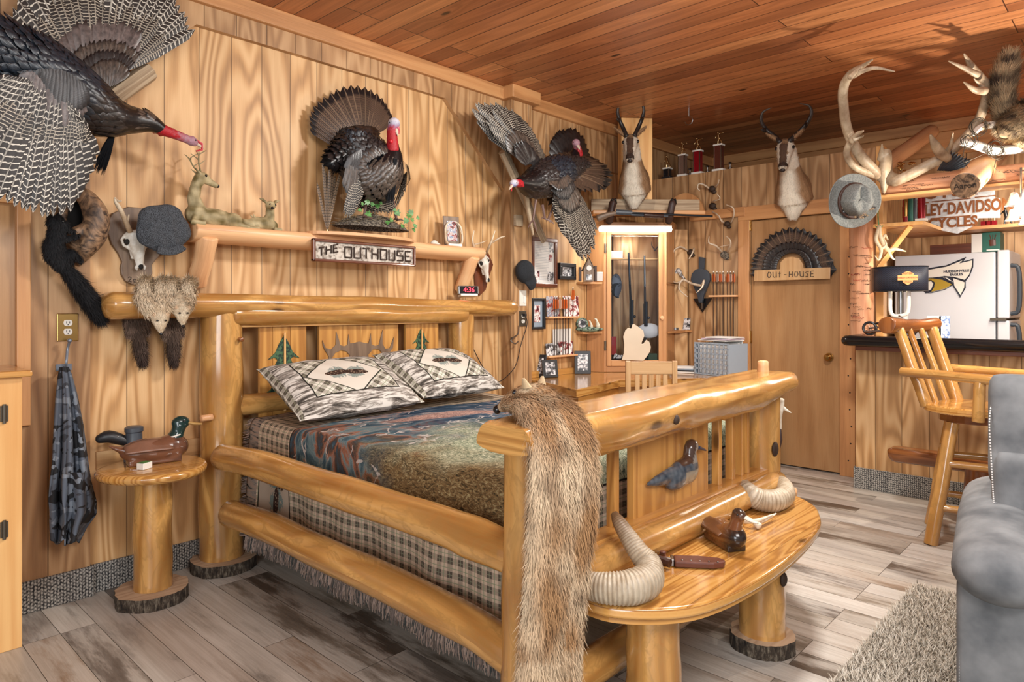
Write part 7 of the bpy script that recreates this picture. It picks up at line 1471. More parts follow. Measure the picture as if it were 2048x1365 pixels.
# ------------------------------------------------------------------ turkey fan on the door
tf = thing('turkey_fan_plaque', 'dark turkey tail fan on a wooden plaque reading OUt-HOUSE', 'turkey fan plaque', Bq(1583, 540, 0))
mb = MB(); cN = (0, -1, 0); DY = -.02
ang = [(1553, 545), (1554, 530), (1560, 518), (1572, 509), (1585, 507), (1598, 510), (1607, 520), (1612, 535)]
tips = [(1500, 548), (1503, 518), (1518, 490), (1545, 465), (1585, 453), (1625, 464), (1655, 490), (1675, 540)]
fanrow(mb, [Bq(*q, .0) for q in ang], [Bq(*q, .012) for q in tips], 21, 1.5, cN, 0, lift=.0004, jit=.006, tipw=.9, bend=.02)
t2_ = [(1522, 545), (1524, 522), (1535, 503), (1558, 487), (1585, 482), (1612, 488), (1634, 505), (1645, 535)]
fanrow(mb, [Bq(*q, .012) for q in ang], [Bq(*q, .02) for q in t2_], 21, 1.5, cN, 1, lift=.0004, jit=.01)
t3_ = [(1538, 545), (1540, 528), (1548, 512), (1565, 500), (1585, 497), (1605, 501), (1620, 514), (1628, 535)]
fanrow(mb, [Bq(*q, .022) for q in ang], [Bq(*q, .028) for q in t3_], 24, 1.6, cN, 1, lift=.0004)
mb.build('tail_fan', [M['f_tail'], M['f_dark']], tf, smooth=True, ang=180)
ol = [(1508, 563), (1509, 541), (1560, 539), (1561, 525), (1570, 516), (1584, 514), (1598, 517), (1605, 527), (1607, 537), (1661, 535), (1660, 558)]
mb = MB(); mb.prism([(p.x, p.z) for p in [Bq(*q, .05) for q in ol]][::-1], (0, PY-.038, 0), (1, 0, 0), (0, 0, 1), .016); mb.build('plaque', M['oak'], tf, bev=.003)
HW = {'O': [[(.2, 0), (0, .4), (.2, 1), (.6, .95), (.8, .5), (.5, 0), (.2, 0)]], 'U': [[(0, 1), (.05, .2), (.3, 0), (.7, .1), (.75, 1), (.8, 0)]], 't': [[(.3, 1), (.3, 0)], [(0, .75), (.6, .75)]], '-': [[(.1, .45), (.6, .45)]], 'H': [[(.05, 1), (0, 0)], [(.75, 1), (.7, 0)], [(0, .5), (.75, .5)]], 'S': [[(.75, .9), (.3, 1), (.05, .75), (.6, .4), (.6, .08), (.05, .05)]], 'E': [[(.7, 1), (.05, 1), (0, 0), (.7, 0)], [(.02, .5), (.55, .52)]]}
mb = MB()
for i, chh in enumerate('OUt-HOUSE'):
    px = 1535+i*10.8
    for l in HW[chh]: mb.tube([Bq(px+a*9, 555.5-i*.25-b*11, .056) for a, b in l], .0028, 6)
mb.build('lettering', M['ink'], tf)
# ------------------------------------------------------------------ bar
YB = 5.0
def Y(y): return lambda px, py: ay(px, py, y)
bar = thing('bar_counter', 'bar counter with black padded vinyl edge in front of the kitchen', 'bar', (0, 5.4, 1.03))
MB().bx(-1.53, 2.4, 5.08, 5.78, 1.031, 1.07, long=0).build('counter_top', M['log2'], bar, bev=.004)
MB().tube([(-1.545, 5.07, 1.068), (-1.52, 5.05, 1.068), (2.4, 5.05, 1.068)], .038, 18, sx=1.1, sy=.95, up=(0, 0, 1), round_=.7).build('padded_rail', M['blackgl'], bar, smooth=True, ang=60)
MB().tube([(-1.53, 5.06, 1.07), (-1.53, 5.5, 1.07)], .036, 16, round_=.6).build('padded_rail', M['blackgl'], bar, smooth=True, ang=60)
MB().bx(-1.5, 2.4, 5.09, 5.26, 1.0, 1.03, long=0).build('lower_strip', M['mahog'], bar, bev=.003)
def scrib(par, fn, n, w_=(.03, .08), mats=('ink',), name='signature', r=.0012, seed=1):
    rng = random.Random(seed)
    for m in mats:
        mb = MB()
        for i in range(n if m == mats[0] else max(1, n//5)):
            u, v = rng.random(), rng.random(); L = rng.uniform(*w_); k = 9; h = rng.uniform(.006, .014); P = []
            for j in range(k*2): P.append(fn(u, v, (j/(k*2)-.5)*L, h*(rng.random()-.5)*(1.6 if j % 5 == 0 else 1)))
            mb.tube(P, r, 4)
        mb.build(name, M[m], par)
pt = thing('signed_log_post', 'log post covered in handwritten signatures standing on the bar end', 'post', (-1.5, 5.36, 1.07))
lg = lambda a, b, r, **k: log(a, b, r, **k)
lg((-1.535, 5.36, 1.071), (-1.535, 5.36, 2.06), .078, seed=71, round_=0, wob=.1).build('log', M['cedarlog'], pt, smooth=True, ang=60)
scrib(pt, lambda u, v, a, b: (lambda th: V((-1.535+.086*math.cos(th), 5.36+.086*math.sin(th), 1.2+v*.55+b)))(-1.35+(u-.5)*1.5+a/.08), 26, mats=('ink', 'redink'), seed=4)
bm = thing('signed_log_beam', 'horizontal log beam with handwritten signatures above the bar', 'beam', (0, YB, 2.0))
lg((-1.30, YB, 2.10), (2.4, YB, 2.085), .056, n=30, seed=72, round_=.1).build('log', M['cedarlog'], bm, smooth=True, ang=60)
MB().bx(-1.33, 2.4, YB-.05, YB+.13, 2.026, 2.043, long=0).build('plank', M['pinelt'], bm, bev=.002)
scrib(bm, lambda u, v, a, b: (lambda th: V((-1.15+u*1.4+a, YB+.0585*math.cos(th), 2.093+.0585*math.sin(th))))(-PI/2-.9+.0+(v-.5)*1.1-.55+b/.07), 26, (.06, .14), seed=5)
text('MR', .05, (-.42, YB-.054, 2.12), (1, 0, 0), (0, .35, 1), M['ink'], 'signature', bm, .001)
p0, p1 = at(1931, 371, 3.9), at(2052, 240, 5.0); d0 = (p0-p1).normalized()
sl = thing('slanted_log', 'pale slanted log ending over the signed beam with a written log end', 'log', p0); lg(p0, p1, .075, seed=73, round_=.05).build('log', M['peeled'], sl, smooth=True, ang=50)
ex = V((0, 0, 1)).cross(d0).normalized(); ez = d0.cross(ex); mb = MB(); mb.lathe([(0, .003), (.07, .003), (.075, 0)], p0+d0*.006, 24, frame=Matrix((ex, ez, d0)).transposed()); mb.build('cut_end', M['burl'], sl)
text('Aaron', .045, p0+d0*.012, ex, ez, M['ink'], 'signature', sl, .001)
lg(at(1768, 330, 5.3), at(1868, 258, 5.9), .06, seed=74, parent=None) if 0 else tag(lg(at(1768, 332, 5.25), at(1862, 264, 5.9), .062, seed=74).build('rafter_log', M['peeled'], None, smooth=True, ang=60), 'peeled log slanting up to the back wall behind the caribou antlers', 'log')
bc = thing('birch_branch', 'white birch branch wired across the slanted log', 'branch', at(1990, 300, 4.1))
T_ = lambda px, py, t=4.0: at(px, py, t)
mb = MB(); mb.tube(cr([T_(1922, 284), T_(1950, 290), T_(1987, 301, 4.05), T_(2020, 299, 4.05), T_(2075, 297, 4.1)], 20), [.022, .026, .03, .028, .028], 12, wob=.15, round_=.3); mb.tube(cr([T_(1945, 270), T_(1962, 254), T_(1990, 249), T_(2015, 250)], 10), [.012, .018, .02, .02], 10, wob=.2, round_=.4); mb.build('branch', M['birch'], bc, smooth=True)
mb = MB(); rng = random.Random(9)
for cx, cy, r in ((1960, 253, .05), (1990, 300, .045), (1938, 285, .04)):
    for k in range(4): c = T_(cx+rng.uniform(-5, 5), cy+rng.uniform(-5, 5), 3.93); q = [c+V((RX*math.cos(a)*r*rng.uniform(.8, 1.1), RY*math.cos(a)*r, math.sin(a)*r*rng.uniform(.8, 1.1))) for a in [2*PI*j/14 for j in range(15)]]; mb.tube(q, .0022, 4)
for q in (((1938, 280), (1928, 300), (1925, 320), (1935, 335)), ((1990, 305), (1992, 320), (1988, 335)), ((1985, 300), (1960, 312), (1930, 325)), ((1988, 335), (1998, 345), (2000, 342))): mb.tube([T_(*p, 3.93) for p in q], .002, 4)
tag(mb.build('barbed_wire', M['iron'], None), 'coils of rusty barbed wire around the birch branch', 'wire')
mb = MB()
for k in range(9): a = T_(1875+k*3, 342, 4.3); feather(mb, a, T_(1905+k*6, 300+k*3, 4.2), .02, (FX*-1, -FY, .2), 0, tipw=.3)
tag(mb.build('dark_feathers', M['f_blue'], None, smooth=True), 'bunch of dark blue-green feathers lying on the signed beam', 'feathers')
# coyote on the logs
co = thing('coyote_mount', 'coyote with raised bushy tail standing on the logs at the right edge', 'mounted animal', T_(2030, 280, 4.1))
CF = lambda t, th=0: mixc(g(196, 172, 136), g(74, 62, 54), .45+nz((t*9, th*.8, 3), 1)*1.3)
mb = MB(); fur_tube(mb, cr([T_(2034, 246), T_(2012, 232), T_(2006, 205), T_(2004, 175), T_(2012, 140), T_(2019, 112)], 14), li([.045, .055, .06, .066, .062, .03], 14), 6500, .05, .0035, CF, 1, curl=.4); mb.build('tail', M['fur'], co, smooth=True, ang=180)
mb = MB(); fur_tube(mb, cr([T_(2010, 262, 3.95), T_(2030, 248, 3.95), T_(2060, 240, 4.0), T_(2100, 240, 4.05)], 10), li([.05, .1, .13, .13], 10), 6500, .04, .0035, CF, -1, curl=.3); mb.build('body', M['fur'], co, smooth=True, ang=180)
mb = MB(); fur_tube(mb, cr([T_(2036, 255, 4.0), T_(2030, 275, 4.0), T_(2042, 285, 4.0), T_(2050, 292, 4.0)], 8), li([.05, .03, .022, .016], 8), 1800, .02, .003, CF, 1, curl=.3); mb.build('leg', M['fur'], co, smooth=True, ang=180)
mb = MB(); fur_tube(mb, cr([T_(2030, 245, 4.05), T_(2000, 248, 4.05), T_(1978, 250, 4.0), T_(1964, 256, 4.0)], 8), li([.035, .024, .018, .014], 8), 1500, .016, .003, CF, 1, curl=.3); mb.build('leg', M['fur'], co, smooth=True, ang=180)
# caribou antlers
ca = thing('caribou_antlers', 'huge branching caribou antlers on a skull plate over the bar', 'antlers', at(1765, 360, 4.5))
BC = lambda a, th=0: mixc(g(190, 172, 146), g(140, 118, 96), nz((a*6, th*.5, 5), 1)+.35)
def tb(ls, ts, rs): return ([at(px, py, ts[0]+(ts[1]-ts[0])*i/(len(ls)-1)) for i, (px, py) in enumerate(ls)], rs)
antler(ca, [tb([(1756, 351), (1721, 312), (1696, 263), (1687, 214), (1687, 175), (1703, 147), (1724, 133), (1745, 119)], (4.45, 3.85), [.036, .034, .03, .028, .028, .024, .014, .005]), tb([(1706, 152), (1726, 142), (1752, 136), (1789, 143)], (3.95, 3.8), [.018, .014, .011, .004]), tb([(1700, 155), (1722, 134), (1738, 128)], (3.9, 3.95), [.016, .01, .004]),
            tb([(1752, 351), (1710, 335), (1693, 308), (1703, 282), (1716, 268), (1727, 262)], (4.45, 4.1), [.026, .022, .02, .022, .016, .005]), tb([(1704, 285), (1697, 272), (1703, 266)], (4.2, 4.15), [.014, .008, .004]), tb([(1708, 280), (1722, 274), (1727, 272)], (4.2, 4.15), [.014, .008, .004])], 'left_antler', BC, 12)
antler(ca, [tb([(1780, 362), (1795, 361), (1851, 333), (1900, 305), (1946, 256), (1967, 214), (1972, 175), (1956, 150), (1939, 126), (1928, 108)], (4.45, 3.85), [.03, .034, .034, .032, .028, .028, .03, .026, .016, .005]), tb([(1956, 150), (1928, 136), (1897, 122)], (3.9, 3.85), [.018, .013, .004]), tb([(1970, 182), (1950, 180), (1927, 164)], (3.95, 3.9), [.024, .018, .004]), tb([(1965, 174), (1956, 166), (1948, 157)], (3.95, 3.9), [.013, .009, .003]),
            tb([(1895, 316), (1880, 305), (1870, 290), (1861, 271)], (4.25, 4.1), [.03, .032, .026, .008]), tb([(1888, 312), (1901, 292), (1906, 266)], (4.25, 4.1), [.024, .014, .004])], 'right_antler', BC, 12)
mb = MB(); q = lambda px, py, t=4.45: at(px, py, t); mb.tube([q(1775, 300), q(1770, 345), q(1768, 388)], [.04, .075, .012], 12, sy=.6); mb.tube([q(1757, 350), q(1795, 360)], .04, 10); mb.tube([q(1763, 320), q(1764, 287, 4.4)], [.03, .006], 8); mb.tube([q(1772, 320), q(1777, 305, 4.4)], [.025, .008], 8)
organic('skull_plate', mb, M['bone'], ca, .009, 2, lambda p: g(178, 160, 134))
# cowboy hat
hat = thing('cowboy_hat', 'grey felt cowboy hat with a feather band hanging from the antlers', 'hat', at(1703, 400, 4.15)); c = at(1706, 402, 4.40); n = V((.66, -.72, -.12)).normalized(); x = V((0, 0, 1)).cross(n).normalized(); y = n.cross(x)
def hatf(u, v):
    th = 2*PI*u; cs, sn = math.cos(th), math.sin(th)
    if v < .5:
        k = v/.5; r = .175*(1-k)+.092*k; rx, ry = r*.95, r*1.0*(1.0 if k < .9 else 1); h = .028*(1-k)**2*(cs*cs)*1.4-.01*(1-k)
        return c+x*(cs*rx*1.0)+y*(sn*ry)+n*h
    k = (v-.5)/.5; r = .092*math.sqrt(max(0, 1-(k*1.0)**3.2)); h = .135*min(1, k*1.25)
    pin = -.035*math.exp(-((cs*r)/.022)**2)*(k > .6)*min(1, (k-.6)*4)*(1 if sn > -.6 else .4)
    return c+x*(cs*r*(1-.18*k*(sn > 0)))+y*(sn*r*1.12+.005)+n*(h+pin)
mb = MB(); mb.grid(hatf, 64, 36, cu=True); o = mb.build('felt', M['felt_grey'], hat, smooth=True, ang=180); s_ = o.modifiers.new('s', 'SOLIDIFY'); s_.thickness = .004
mb = MB(); mb.tube([c+x*math.cos(a)*.094+y*math.sin(a)*.104+n*.018 for a in [2*PI*k/40 for k in range(41)]], .01, 8, cap=False, sx=1.4, up=tuple(n)); mb.build('hat_band', M['leather_dk'], hat, smooth=True)
mb = MB(); rng = random.Random(3)
for k in range(26): a = -PI*.5+rng.uniform(-1.1, 1.3); p = c+x*math.cos(a)*.098+y*math.sin(a)*.106+n*.022; feather(mb, p, p+x*rng.uniform(-.02, .05)+y*rng.uniform(-.02, .03)+n*.012, .012, tuple(n), rng.choice([0, 1]), seg=4)
mb.build('band_feathers', [M['f_phe'], M['f_dark']], hat, smooth=True)
# ------------------------------------------------------------------ behind the bar
ks = thing('kitchen_shelf', 'pine shelf with slanted braces on the kitchen wall above the fridge', 'shelf', (-.5, 6.3, 1.88))
MB().bx(-1.47, 2.4, 6.05, 6.45, 1.88, 1.905, long=0).build('back_board', M['trim'], ks, bev=.002); MB().bx(PX1+.004, -1.16, 5.45, 6.05, 1.885, 1.91, long=1).build('side_board', M['pinelt'], ks, bev=.002)
MB().tube([(-1.47, 5.55, 1.60), (-1.25, 5.5, 1.885)], .022, 4, sx=1.3).build('brace', M['pinelt'], ks)
struct(MB().bx(PX1-.0, PX1+.05, PY-.03, PY+.06, 1.07, PZ, long=2).build('trim_8', M['pinelt'], bev=.002)); struct(MB().bx(-.42, -.36, 6.84, 6.9, 1.9, CZ-.3, long=2).build('trim_9', M['pinelt']))
fg = thing('refrigerator', 'white refrigerator seen from its side behind the bar', 'refrigerator', (-1.2, 6.5, 0)); FX0, FX1 = -1.55, -.86
MB().bx(FX0, FX1, 6.3, 6.88, 0, 1.725).build('body', M['fridge'], fg, bev=.01, seg=3); MB().bx(FX1+.012, FX1+.09, 6.29, 6.88, .0, 1.20).build('door', M['fridge'], fg, bev=.012, seg=3); MB().bx(FX1+.012, FX1+.09, 6.29, 6.88, 1.215, 1.735).build('door', M['fridge'], fg, bev=.012, seg=3)
for z0, z1 in ((1.25, 1.62), (.75, 1.17)): MB().tube(cr([(FX1+.09, 6.34, z0), (FX1+.14, 6.34, z0+.04), (FX1+.14, 6.34, z1-.04), (FX1+.09, 6.34, z1)], 12), .016, 8).build('handle', M['bluepaint'], fg, smooth=True)
MB().bx(FX1-.03, FX1+.07, 6.27, 6.29, 1.198, 1.218).build('hinge_bracket', M['iron'], fg)
# eagle sticker
K = Y(6.3); kk = lambda cx, cy: K(1740+cx/3.591, 320+cy/3.591)
def sticker(pts, mat, off, name, closed=True): P = [kk(*p) for p in pts]; return MB().prism([(p.x, p.z) for p in P][::-1], (0, 6.3-off, 0), (1, 0, 0), (0, 0, 1), .0008).build(name, M[mat], fg)
sticker([(370, 790), (470, 772), (540, 760), (690, 700), (672, 728), (742, 712), (742, 760), (720, 830), (688, 872), (686, 920), (648, 990), (590, 900), (560, 910), (480, 940), (400, 960), (380, 940)], 'navy', .001, 'eagle_sticker')
sticker([(380, 798), (470, 782), (550, 768), (665, 722), (640, 745), (735, 722), (733, 760), (712, 825), (680, 862), (600, 840), (530, 838), (560, 850), (600, 880), (520, 842), (440, 850), (385, 862)], 'white', .002, 'eagle_sticker')
for q_ in ([(370, 790), (470, 772), (550, 760), (690, 700), (668, 732), (742, 712), (740, 770), (716, 832), (684, 868), (600, 842), (530, 836)], [(684, 868), (686, 920), (648, 988), (596, 895), (530, 838), (450, 848), (388, 850)], [(388, 872), (440, 864), (463, 885), (440, 940), (400, 958), (440, 955), (540, 930), (596, 897)]): MB().tube([kk(*p)+V((0, -.004, 0)) for p in q_], .0055, 6, sy=.5).build('eagle_outline', M['navy'], fg)
sticker([(598, 850), (680, 880), (676, 918), (650, 972), (606, 905)], 'white', .002, 'eagle_sticker'); sticker([(388, 850), (450, 852), (520, 862), (590, 895), (540, 925), (440, 948), (462, 915), (466, 880), (448, 868), (400, 872)], 'mustard', .003, 'eagle_sticker'); sticker([(388, 880), (440, 872), (455, 890), (440, 930), (400, 945), (420, 925), (388, 915)], 'white', .003, 'eagle_sticker')
text('HUDSONVILLE\nEAGLES', .0262, K(1740+620/3.591, 320+812/3.591)+V((0, -.004, 0)), (1, 0, .02), (0, 0, 1), M['navy'], 'lettering', fg, .0008, font_bold=.0012, sx=1.0)
bx2 = lambda n, lb_, cat, a, m, **k: tag(MB().bx(*a, **k).build(n, M[m], None, bev=.003), lb_, cat)
FT = 1.7265
p = [K(1858, 506), K(1950, 500)]; bx2('wooden_case', 'flat dark brown wooden case on top of the refrigerator', 'case', (p[0].x, p[1].x, 6.33, 6.6, FT, FT+.075), 'mahog')
a = K(1985, 500); b = K(1957, 500); gb = bx2('gift_box', 'green and cream box with a golf bag picture on the refrigerator', 'box', (b.x+.02, K(2000, 500).x, 6.32, 6.5, FT, FT+.15), 'greenbox'); MB().bx(b.x-.05, b.x+.0195, 6.321, 6.5, FT, FT+.145).build('cream_side', M['paper'], gb, bev=.003)
mb = MB(); cx = K(1985, 480).x; mb.tube([(cx, 6.318, FT+.045), (cx-.005, 6.318, FT+.095)], [.02, .022], 10, sy=.15, up=(0, 1, 0)); [mb.tube([(cx+k*.01, 6.317, FT+.09), (cx+k*.02, 6.317, FT+.13)], .003, 6) for k in (-1, 0, 1)]; mb.build('golf_bag_print', M['leather'], gb); MB().bx(cx-.04, cx+.04, 6.317, 6.32, FT+.008, FT+.018).build('caption_bar', M['paper'], gb)
mb = MB(); mb.lathe([(0, .01), (.06, .01), (.062, 0), (0, 0)], (K(1940, 490).x, 6.62, FT+.055), 24, frame=Matrix(((1, 0, 0), (0, 0, -1), (0, 1, 0)))); tag(mb.build('pink_plate', plain('pink_ceramic', g(222, 160, 150), .4), None, smooth=True, ang=40), 'round pink plate standing behind the dark wooden case', 'plate')
# motorcycle company sign
S = Y(6.02); hs = thing('metal_shield_sign', 'silver bar and shield sign reading MOTOR HARLEY-DAVIDSON CYCLES', 'sign', S(1900, 430))
pl = [(1812, 372), (1990, 366), (1990, 396), (2001, 397), (2001, 436), (1957, 437), (1953, 450), (1915, 468), (1868, 458), (1857, 440), (1822, 442), (1822, 404), (1800, 400), (1797, 386)]
P = [S(*q) for q in pl]; MB().prism([(p.x, p.z) for p in P][::-1], (0, 6.02, 0), (1, 0, 0), (0, 0, 1), .006).build('plate', M['signwhite'], hs)
for s, px, py, sz, w_ in (('MOTOR', 1886, 386, .10, 1.0), ('HARLEY-DAVIDSON', 1909, 418, .10, .655), ('CYCLES', 1905, 446, .085, .9)): text(s, sz*1.2, S(px, py)+V((0, -.01, 0)), (1, 0, 0), (0, 0, 1), M['log2'], 'lettering', hs, .001, sx=w_, font_bold=.004)
mb = MB(); [mb.bx(S(x0, 1).x, S(x1, 1).x, 6.01, 6.015, S(1900, yy).z-.004, S(1900, yy).z+.004) for x0, x1, yy in ((1826, 1858, 402), (1864, 1942, 401), (1950, 1992, 400), (1826, 1852, 436), (1862, 1942, 435))]; mb.build('slots', M['log2'], hs)
# shelf trophies, bells, sheds
for i, (px, w_, h_, m, y_, lb_) in enumerate(((1812, .02, .20, 'red', 5.75, 'dark red column trophy at the kitchen shelf left end'), (1821, .018, .21, 'greenbox', 5.7, 'green column trophy on the kitchen shelf'), (1829, .018, .20, 'greyp', 5.8, 'grey column trophy on the kitchen shelf'), (1843, .026, .19, 'redgl', 5.5, 'bright red glitter column trophy in front of the metal sign'))):
    x_ = ay(px, 420, y_).x; t = thing('column_trophy', lb_, 'trophy', (x_, y_, 1.911), 'trophies on the kitchen shelf'); MB().bx(x_-w_*1.3, x_+w_*1.3, y_-.03, y_+.03, 1.911, 1.928).build('base', M['white'], t); MB().tube([(x_, y_, 1.929), (x_, y_, 1.911+h_)], w_, 12).build('column', M[m], t, smooth=True, ang=40)
    f_ = MB(); person_fig(f_, (x_, y_, 1.911+h_), .3, 1); organic('figure', f_, M['gold'], t, .004, 1)
for i, px in enumerate((1968, 1978, 1988)):
    p = ay(px, 450, 6.1); t = thing('little_red_trophy', 'little red and gold trophy on the kitchen shelf by the metal sign', 'trophy', (p.x, 6.1, 1.906), 'little red trophies'); MB().bx(p.x-.018, p.x+.018, 6.08, 6.12, 1.906, 1.94).build('base', M['redgl'], t); MB().lathe([(0, 0), (.006, 0), (.005, .03), (.016, .04), (.012, .06), (0, .07)], (p.x, 6.1, 1.94), 12).build('cup', M['gold'], t, smooth=True)
p = ay(2013, 450, 6.1); mb = MB(); person_fig(mb, (p.x, 6.1, 1.906), .8, 0); tag(organic('black_figurine', mb, M['blackgl'], None, .004, 1), 'small black figurine on the kitchen shelf near the glass bells', 'figurine')
p = ay(1812, 340, 5.3); t = thing('gold_ornament', 'pale gold flower-like ornament rising behind the signed beam', 'ornament', (p.x, 5.3, 2.0)); mb = MB(); mb.tube([(p.x, 5.3, 1.93), (p.x, 5.3, 2.22)], .012, 8); mb.build('stem', M['brass'], t); mb = MB(); [mb.ell((p.x+.04*math.cos(k*2.4), 5.3+.03*math.sin(k*2.4), 2.25+.05*math.sin(k*1.7)), (.02, .02, .012), None, 8) for k in range(14)]; mb.build('bloom', M['gold'], t, smooth=True)
gl = thing('glass_bell_pendant', 'cluster of frosted glass bells hanging under the signed beam', 'pendant', at(2028, 420, 4.1))
c = at(2042, 412, 3.9); MB().tube([c+V((0, 0, .22)), c+V((0, 0, .05))], .006, 8).build('rod', M['steel'], gl)
for dx, dz, s in ((-.04, .03, 1), (.03, .05, 1), (-.01, -.03, 1.1), (.07, -.01, 1), (-.05, -.06, .8), (.03, -.08, .9)):
    MB().lathe([(.004, .05*s), (.016*s, .045*s), (.024*s, .02*s), (.034*s, -.01*s), (.046*s, -.03*s)], c+V((RX*dx, RY*dx, dz)), 20).build('glass_bell', M['frost'], gl, smooth=True, ang=180)
sd = thing('hanging_shed_antlers', 'white shed antlers hanging on a green cord beside the log post', 'antlers', at(1780, 480, 4.9)); h_ = lambda px, py, t=4.85: at(px, py, t)
for b in ([([h_(1758, 452), h_(1762, 478), h_(1776, 500), h_(1790, 498), h_(1812, 503)], [.014, .014, .015, .012, .004]), ([h_(1776, 500), h_(1784, 515), h_(1790, 520)], [.011, .008, .003]), ([h_(1764, 485), h_(1770, 470), h_(1776, 480)], [.01, .008, .004])], [([h_(1757, 455, 4.8), h_(1752, 480, 4.8), h_(1762, 500, 4.8), h_(1757, 520, 4.8), h_(1750, 512, 4.8)], [.012, .013, .012, .008, .003]), ([h_(1760, 500, 4.8), h_(1772, 490, 4.8), h_(1768, 478, 4.8)], [.011, .008, .003])]): antler(sd, b, cf=lambda a, th: g(230, 214, 184))
mb = MB(); mb.tube(cr([h_(1758, 400, 4.75), h_(1756, 430), h_(1758, 455)], 8), .004, 6); [mb.tube([h_(1758+k*8, 455-abs(k)*3), h_(1758-k*3, 459)], .004, 5) for k in (-1, 1)]; mb.build('cord', M['green'], sd)
# lamp with shade, model motorcycle, cards
lm = thing('table_lamp', 'table lamp with dark patterned oval shade and orange bar and shield logo', 'lamp', (ay(1800, 600, 5.35).x, 5.35, 1.07)); lc = V((ay(1801, 600, 5.35).x, 5.35, 0)); z0, z1 = ay(1801, 582, 5.25).z, ay(1801, 533, 5.25).z
t = NT('shade_print', .55); xx, yy, _ = t.sep(t.uv())[:3]; a_ = t.m('ABSOLUTE', t.m('SINE', t.m('MULTIPLY', xx, 170))); v_ = t.m('FRACT', t.m('ADD', t.m('MULTIPLY', yy, 62), t.m('MULTIPLY', a_, .8))); t.col(t.mix(t.m('LESS_THAN', v_, .3), g(36, 42, 58), g(14, 14, 20))); M['shade'] = t.mat
R_ = .17
shf = lambda r: (lambda u, v: V((lc.x+r*math.cos(2*PI*u)*1.0, lc.y+r*.62*math.sin(2*PI*u), z0+(z1-z0)*v)))
o = MB().grid(shf(R_), 56, 2, cu=True, uvf=lambda u, v: (u*.95, v*.19)).build('lamp_shade', M['shade'], lm, smooth=True, ang=180); s_ = o.modifiers.new('s', 'SOLIDIFY'); s_.thickness = .003
for z in (z0, z1): MB().tube([shf(R_+.001)(k/48, 0)+V((0, 0, z-z0)) for k in range(49)], .0035, 6, cap=False).build('shade_rim', M['black'], lm, smooth=True)
lx = ay(1816, 556, 5.245); n_ = V((.12, -1, 0)).normalized(); xd = V((1, .12, 0)).normalized()
for w_, h_2, z in ((.12, .034, 0), (.08, .09, 0)):
    pl = [(-w_/2, -h_2/2), (w_/2, -h_2/2), (w_/2, h_2/2), (-w_/2, h_2/2)] if h_2 < .05 else [(-.03, -.03), (0, -.05), (.03, -.03), (.035, .03), (0, .046), (-.035, .03)]
    MB().prism(pl, lx+n_*(.012 if h_2 > .05 else .016)+V((0, 0, .0)), xd, Z, .002).build('logo', plain('logo_orange', g(240, 150, 90), .5, emis=.5), lm)
for s, dz, sz in (('HARLEY-DAVIDSON', 0, .0165), ('MOTOR', .029, .02), ('CYCLES', -.029, .018)): text(s, sz, lx+n_*.0195+V((0, 0, dz)), xd, Z, M['ink'], 'lettering', lm, .0004, sx=.8)
MB().tube([(lc.x, lc.y, 1.10), (lc.x, lc.y, z0+.06)], .02, 12).build('stem', M['steel'], lm, smooth=True)
mb = MB(); mb.box((lc.x+.01, lc.y, 1.19), (.06, .05, .12)); mb.tube(cr([(lc.x-.06, lc.y-.02, z0), (lc.x-.055, lc.y-.02, 1.26), (lc.x, lc.y-.02, 1.24), (lc.x+.05, lc.y-.02, 1.27), (lc.x+.055, lc.y-.02, z0)], 20), .014, 10); mb.build('cylinder_base', M['white'], lm, bev=.004); MB().lathe([(0, 0), (.12, 0), (.12, .012), (.1, .02), (0, .02)], (lc.x, lc.y, 1.071), 28).build('foot', M['log2'], lm, smooth=True, ang=40)
lamp('POINT', (lc.x, lc.y, (z0+z1)/2), 2.5, (1, .8, .55), .03)
mc = thing('model_motorcycle', 'chrome model motorcycle on the bar below the lamp shade', 'model', (lc.x-.03, 5.2, 1.07)); m0 = V((lc.x-.04, 5.21, 1.107))
for dx in (-.12, .13):
    mb = MB(); q = m0+V((dx, 0, .045)); mb.tube([q+V((.042*math.cos(a), 0, .042*math.sin(a))) for a in [2*PI*k/24 for k in range(25)]], .009, 8, cap=False); w_o = mb.build('wheel', M['black'], mc, smooth=True); m2 = MB(); [m2.tube([q, q+V((.038*math.cos(a), 0, .038*math.sin(a)))], .0015, 4) for a in [2*PI*k/10 for k in range(10)]]; m2.build('spoke', M['steel'], w_o)
mb = MB(); mb.ell(m0+V((.01, 0, .05)), (.035, .02, .028)); mb.tube([m0+V((.13, 0, .045)), m0+V((.09, 0, .12)), m0+V((.06, .01, .135))], .005, 8); mb.tube([m0+V((-.15, -.015, .02)), m0+V((0, -.015, .03))], .008, 8); mb.tube([m0+V((-.12, 0, .045)), m0+V((-.02, 0, .06))], .006, 8); mb.build('engine', M['steel'], mc, smooth=True)
mb = MB(); mb.ell(m0+V((.035, 0, .09)), (.04, .018, .018), Euler((0, .25, 0))); mb.ell(m0+V((-.05, 0, .08)), (.045, .018, .01)); mb.build('tank_and_seat', M['blackgl'], mc, smooth=True)
for px, m, w_, lb_ in ((1868, 'white', .085, 'small white box on the bar beside the stool back'), (1888, 'sky', .06, 'light blue patterned card standing on the bar')):
    x_ = ay(px, 640, 5.3).x; M.setdefault('sky', twoc('sky_card', g(96, 130, 190), g(206, 222, 240), 60, .5, 0, (.4, .5)))
    tag(MB().bx(x_-w_/2, x_+w_/2, 5.3, 5.33, 1.071, 1.071+.17).build('bar_card', M[m], None, bev=.002), lb_, 'card')
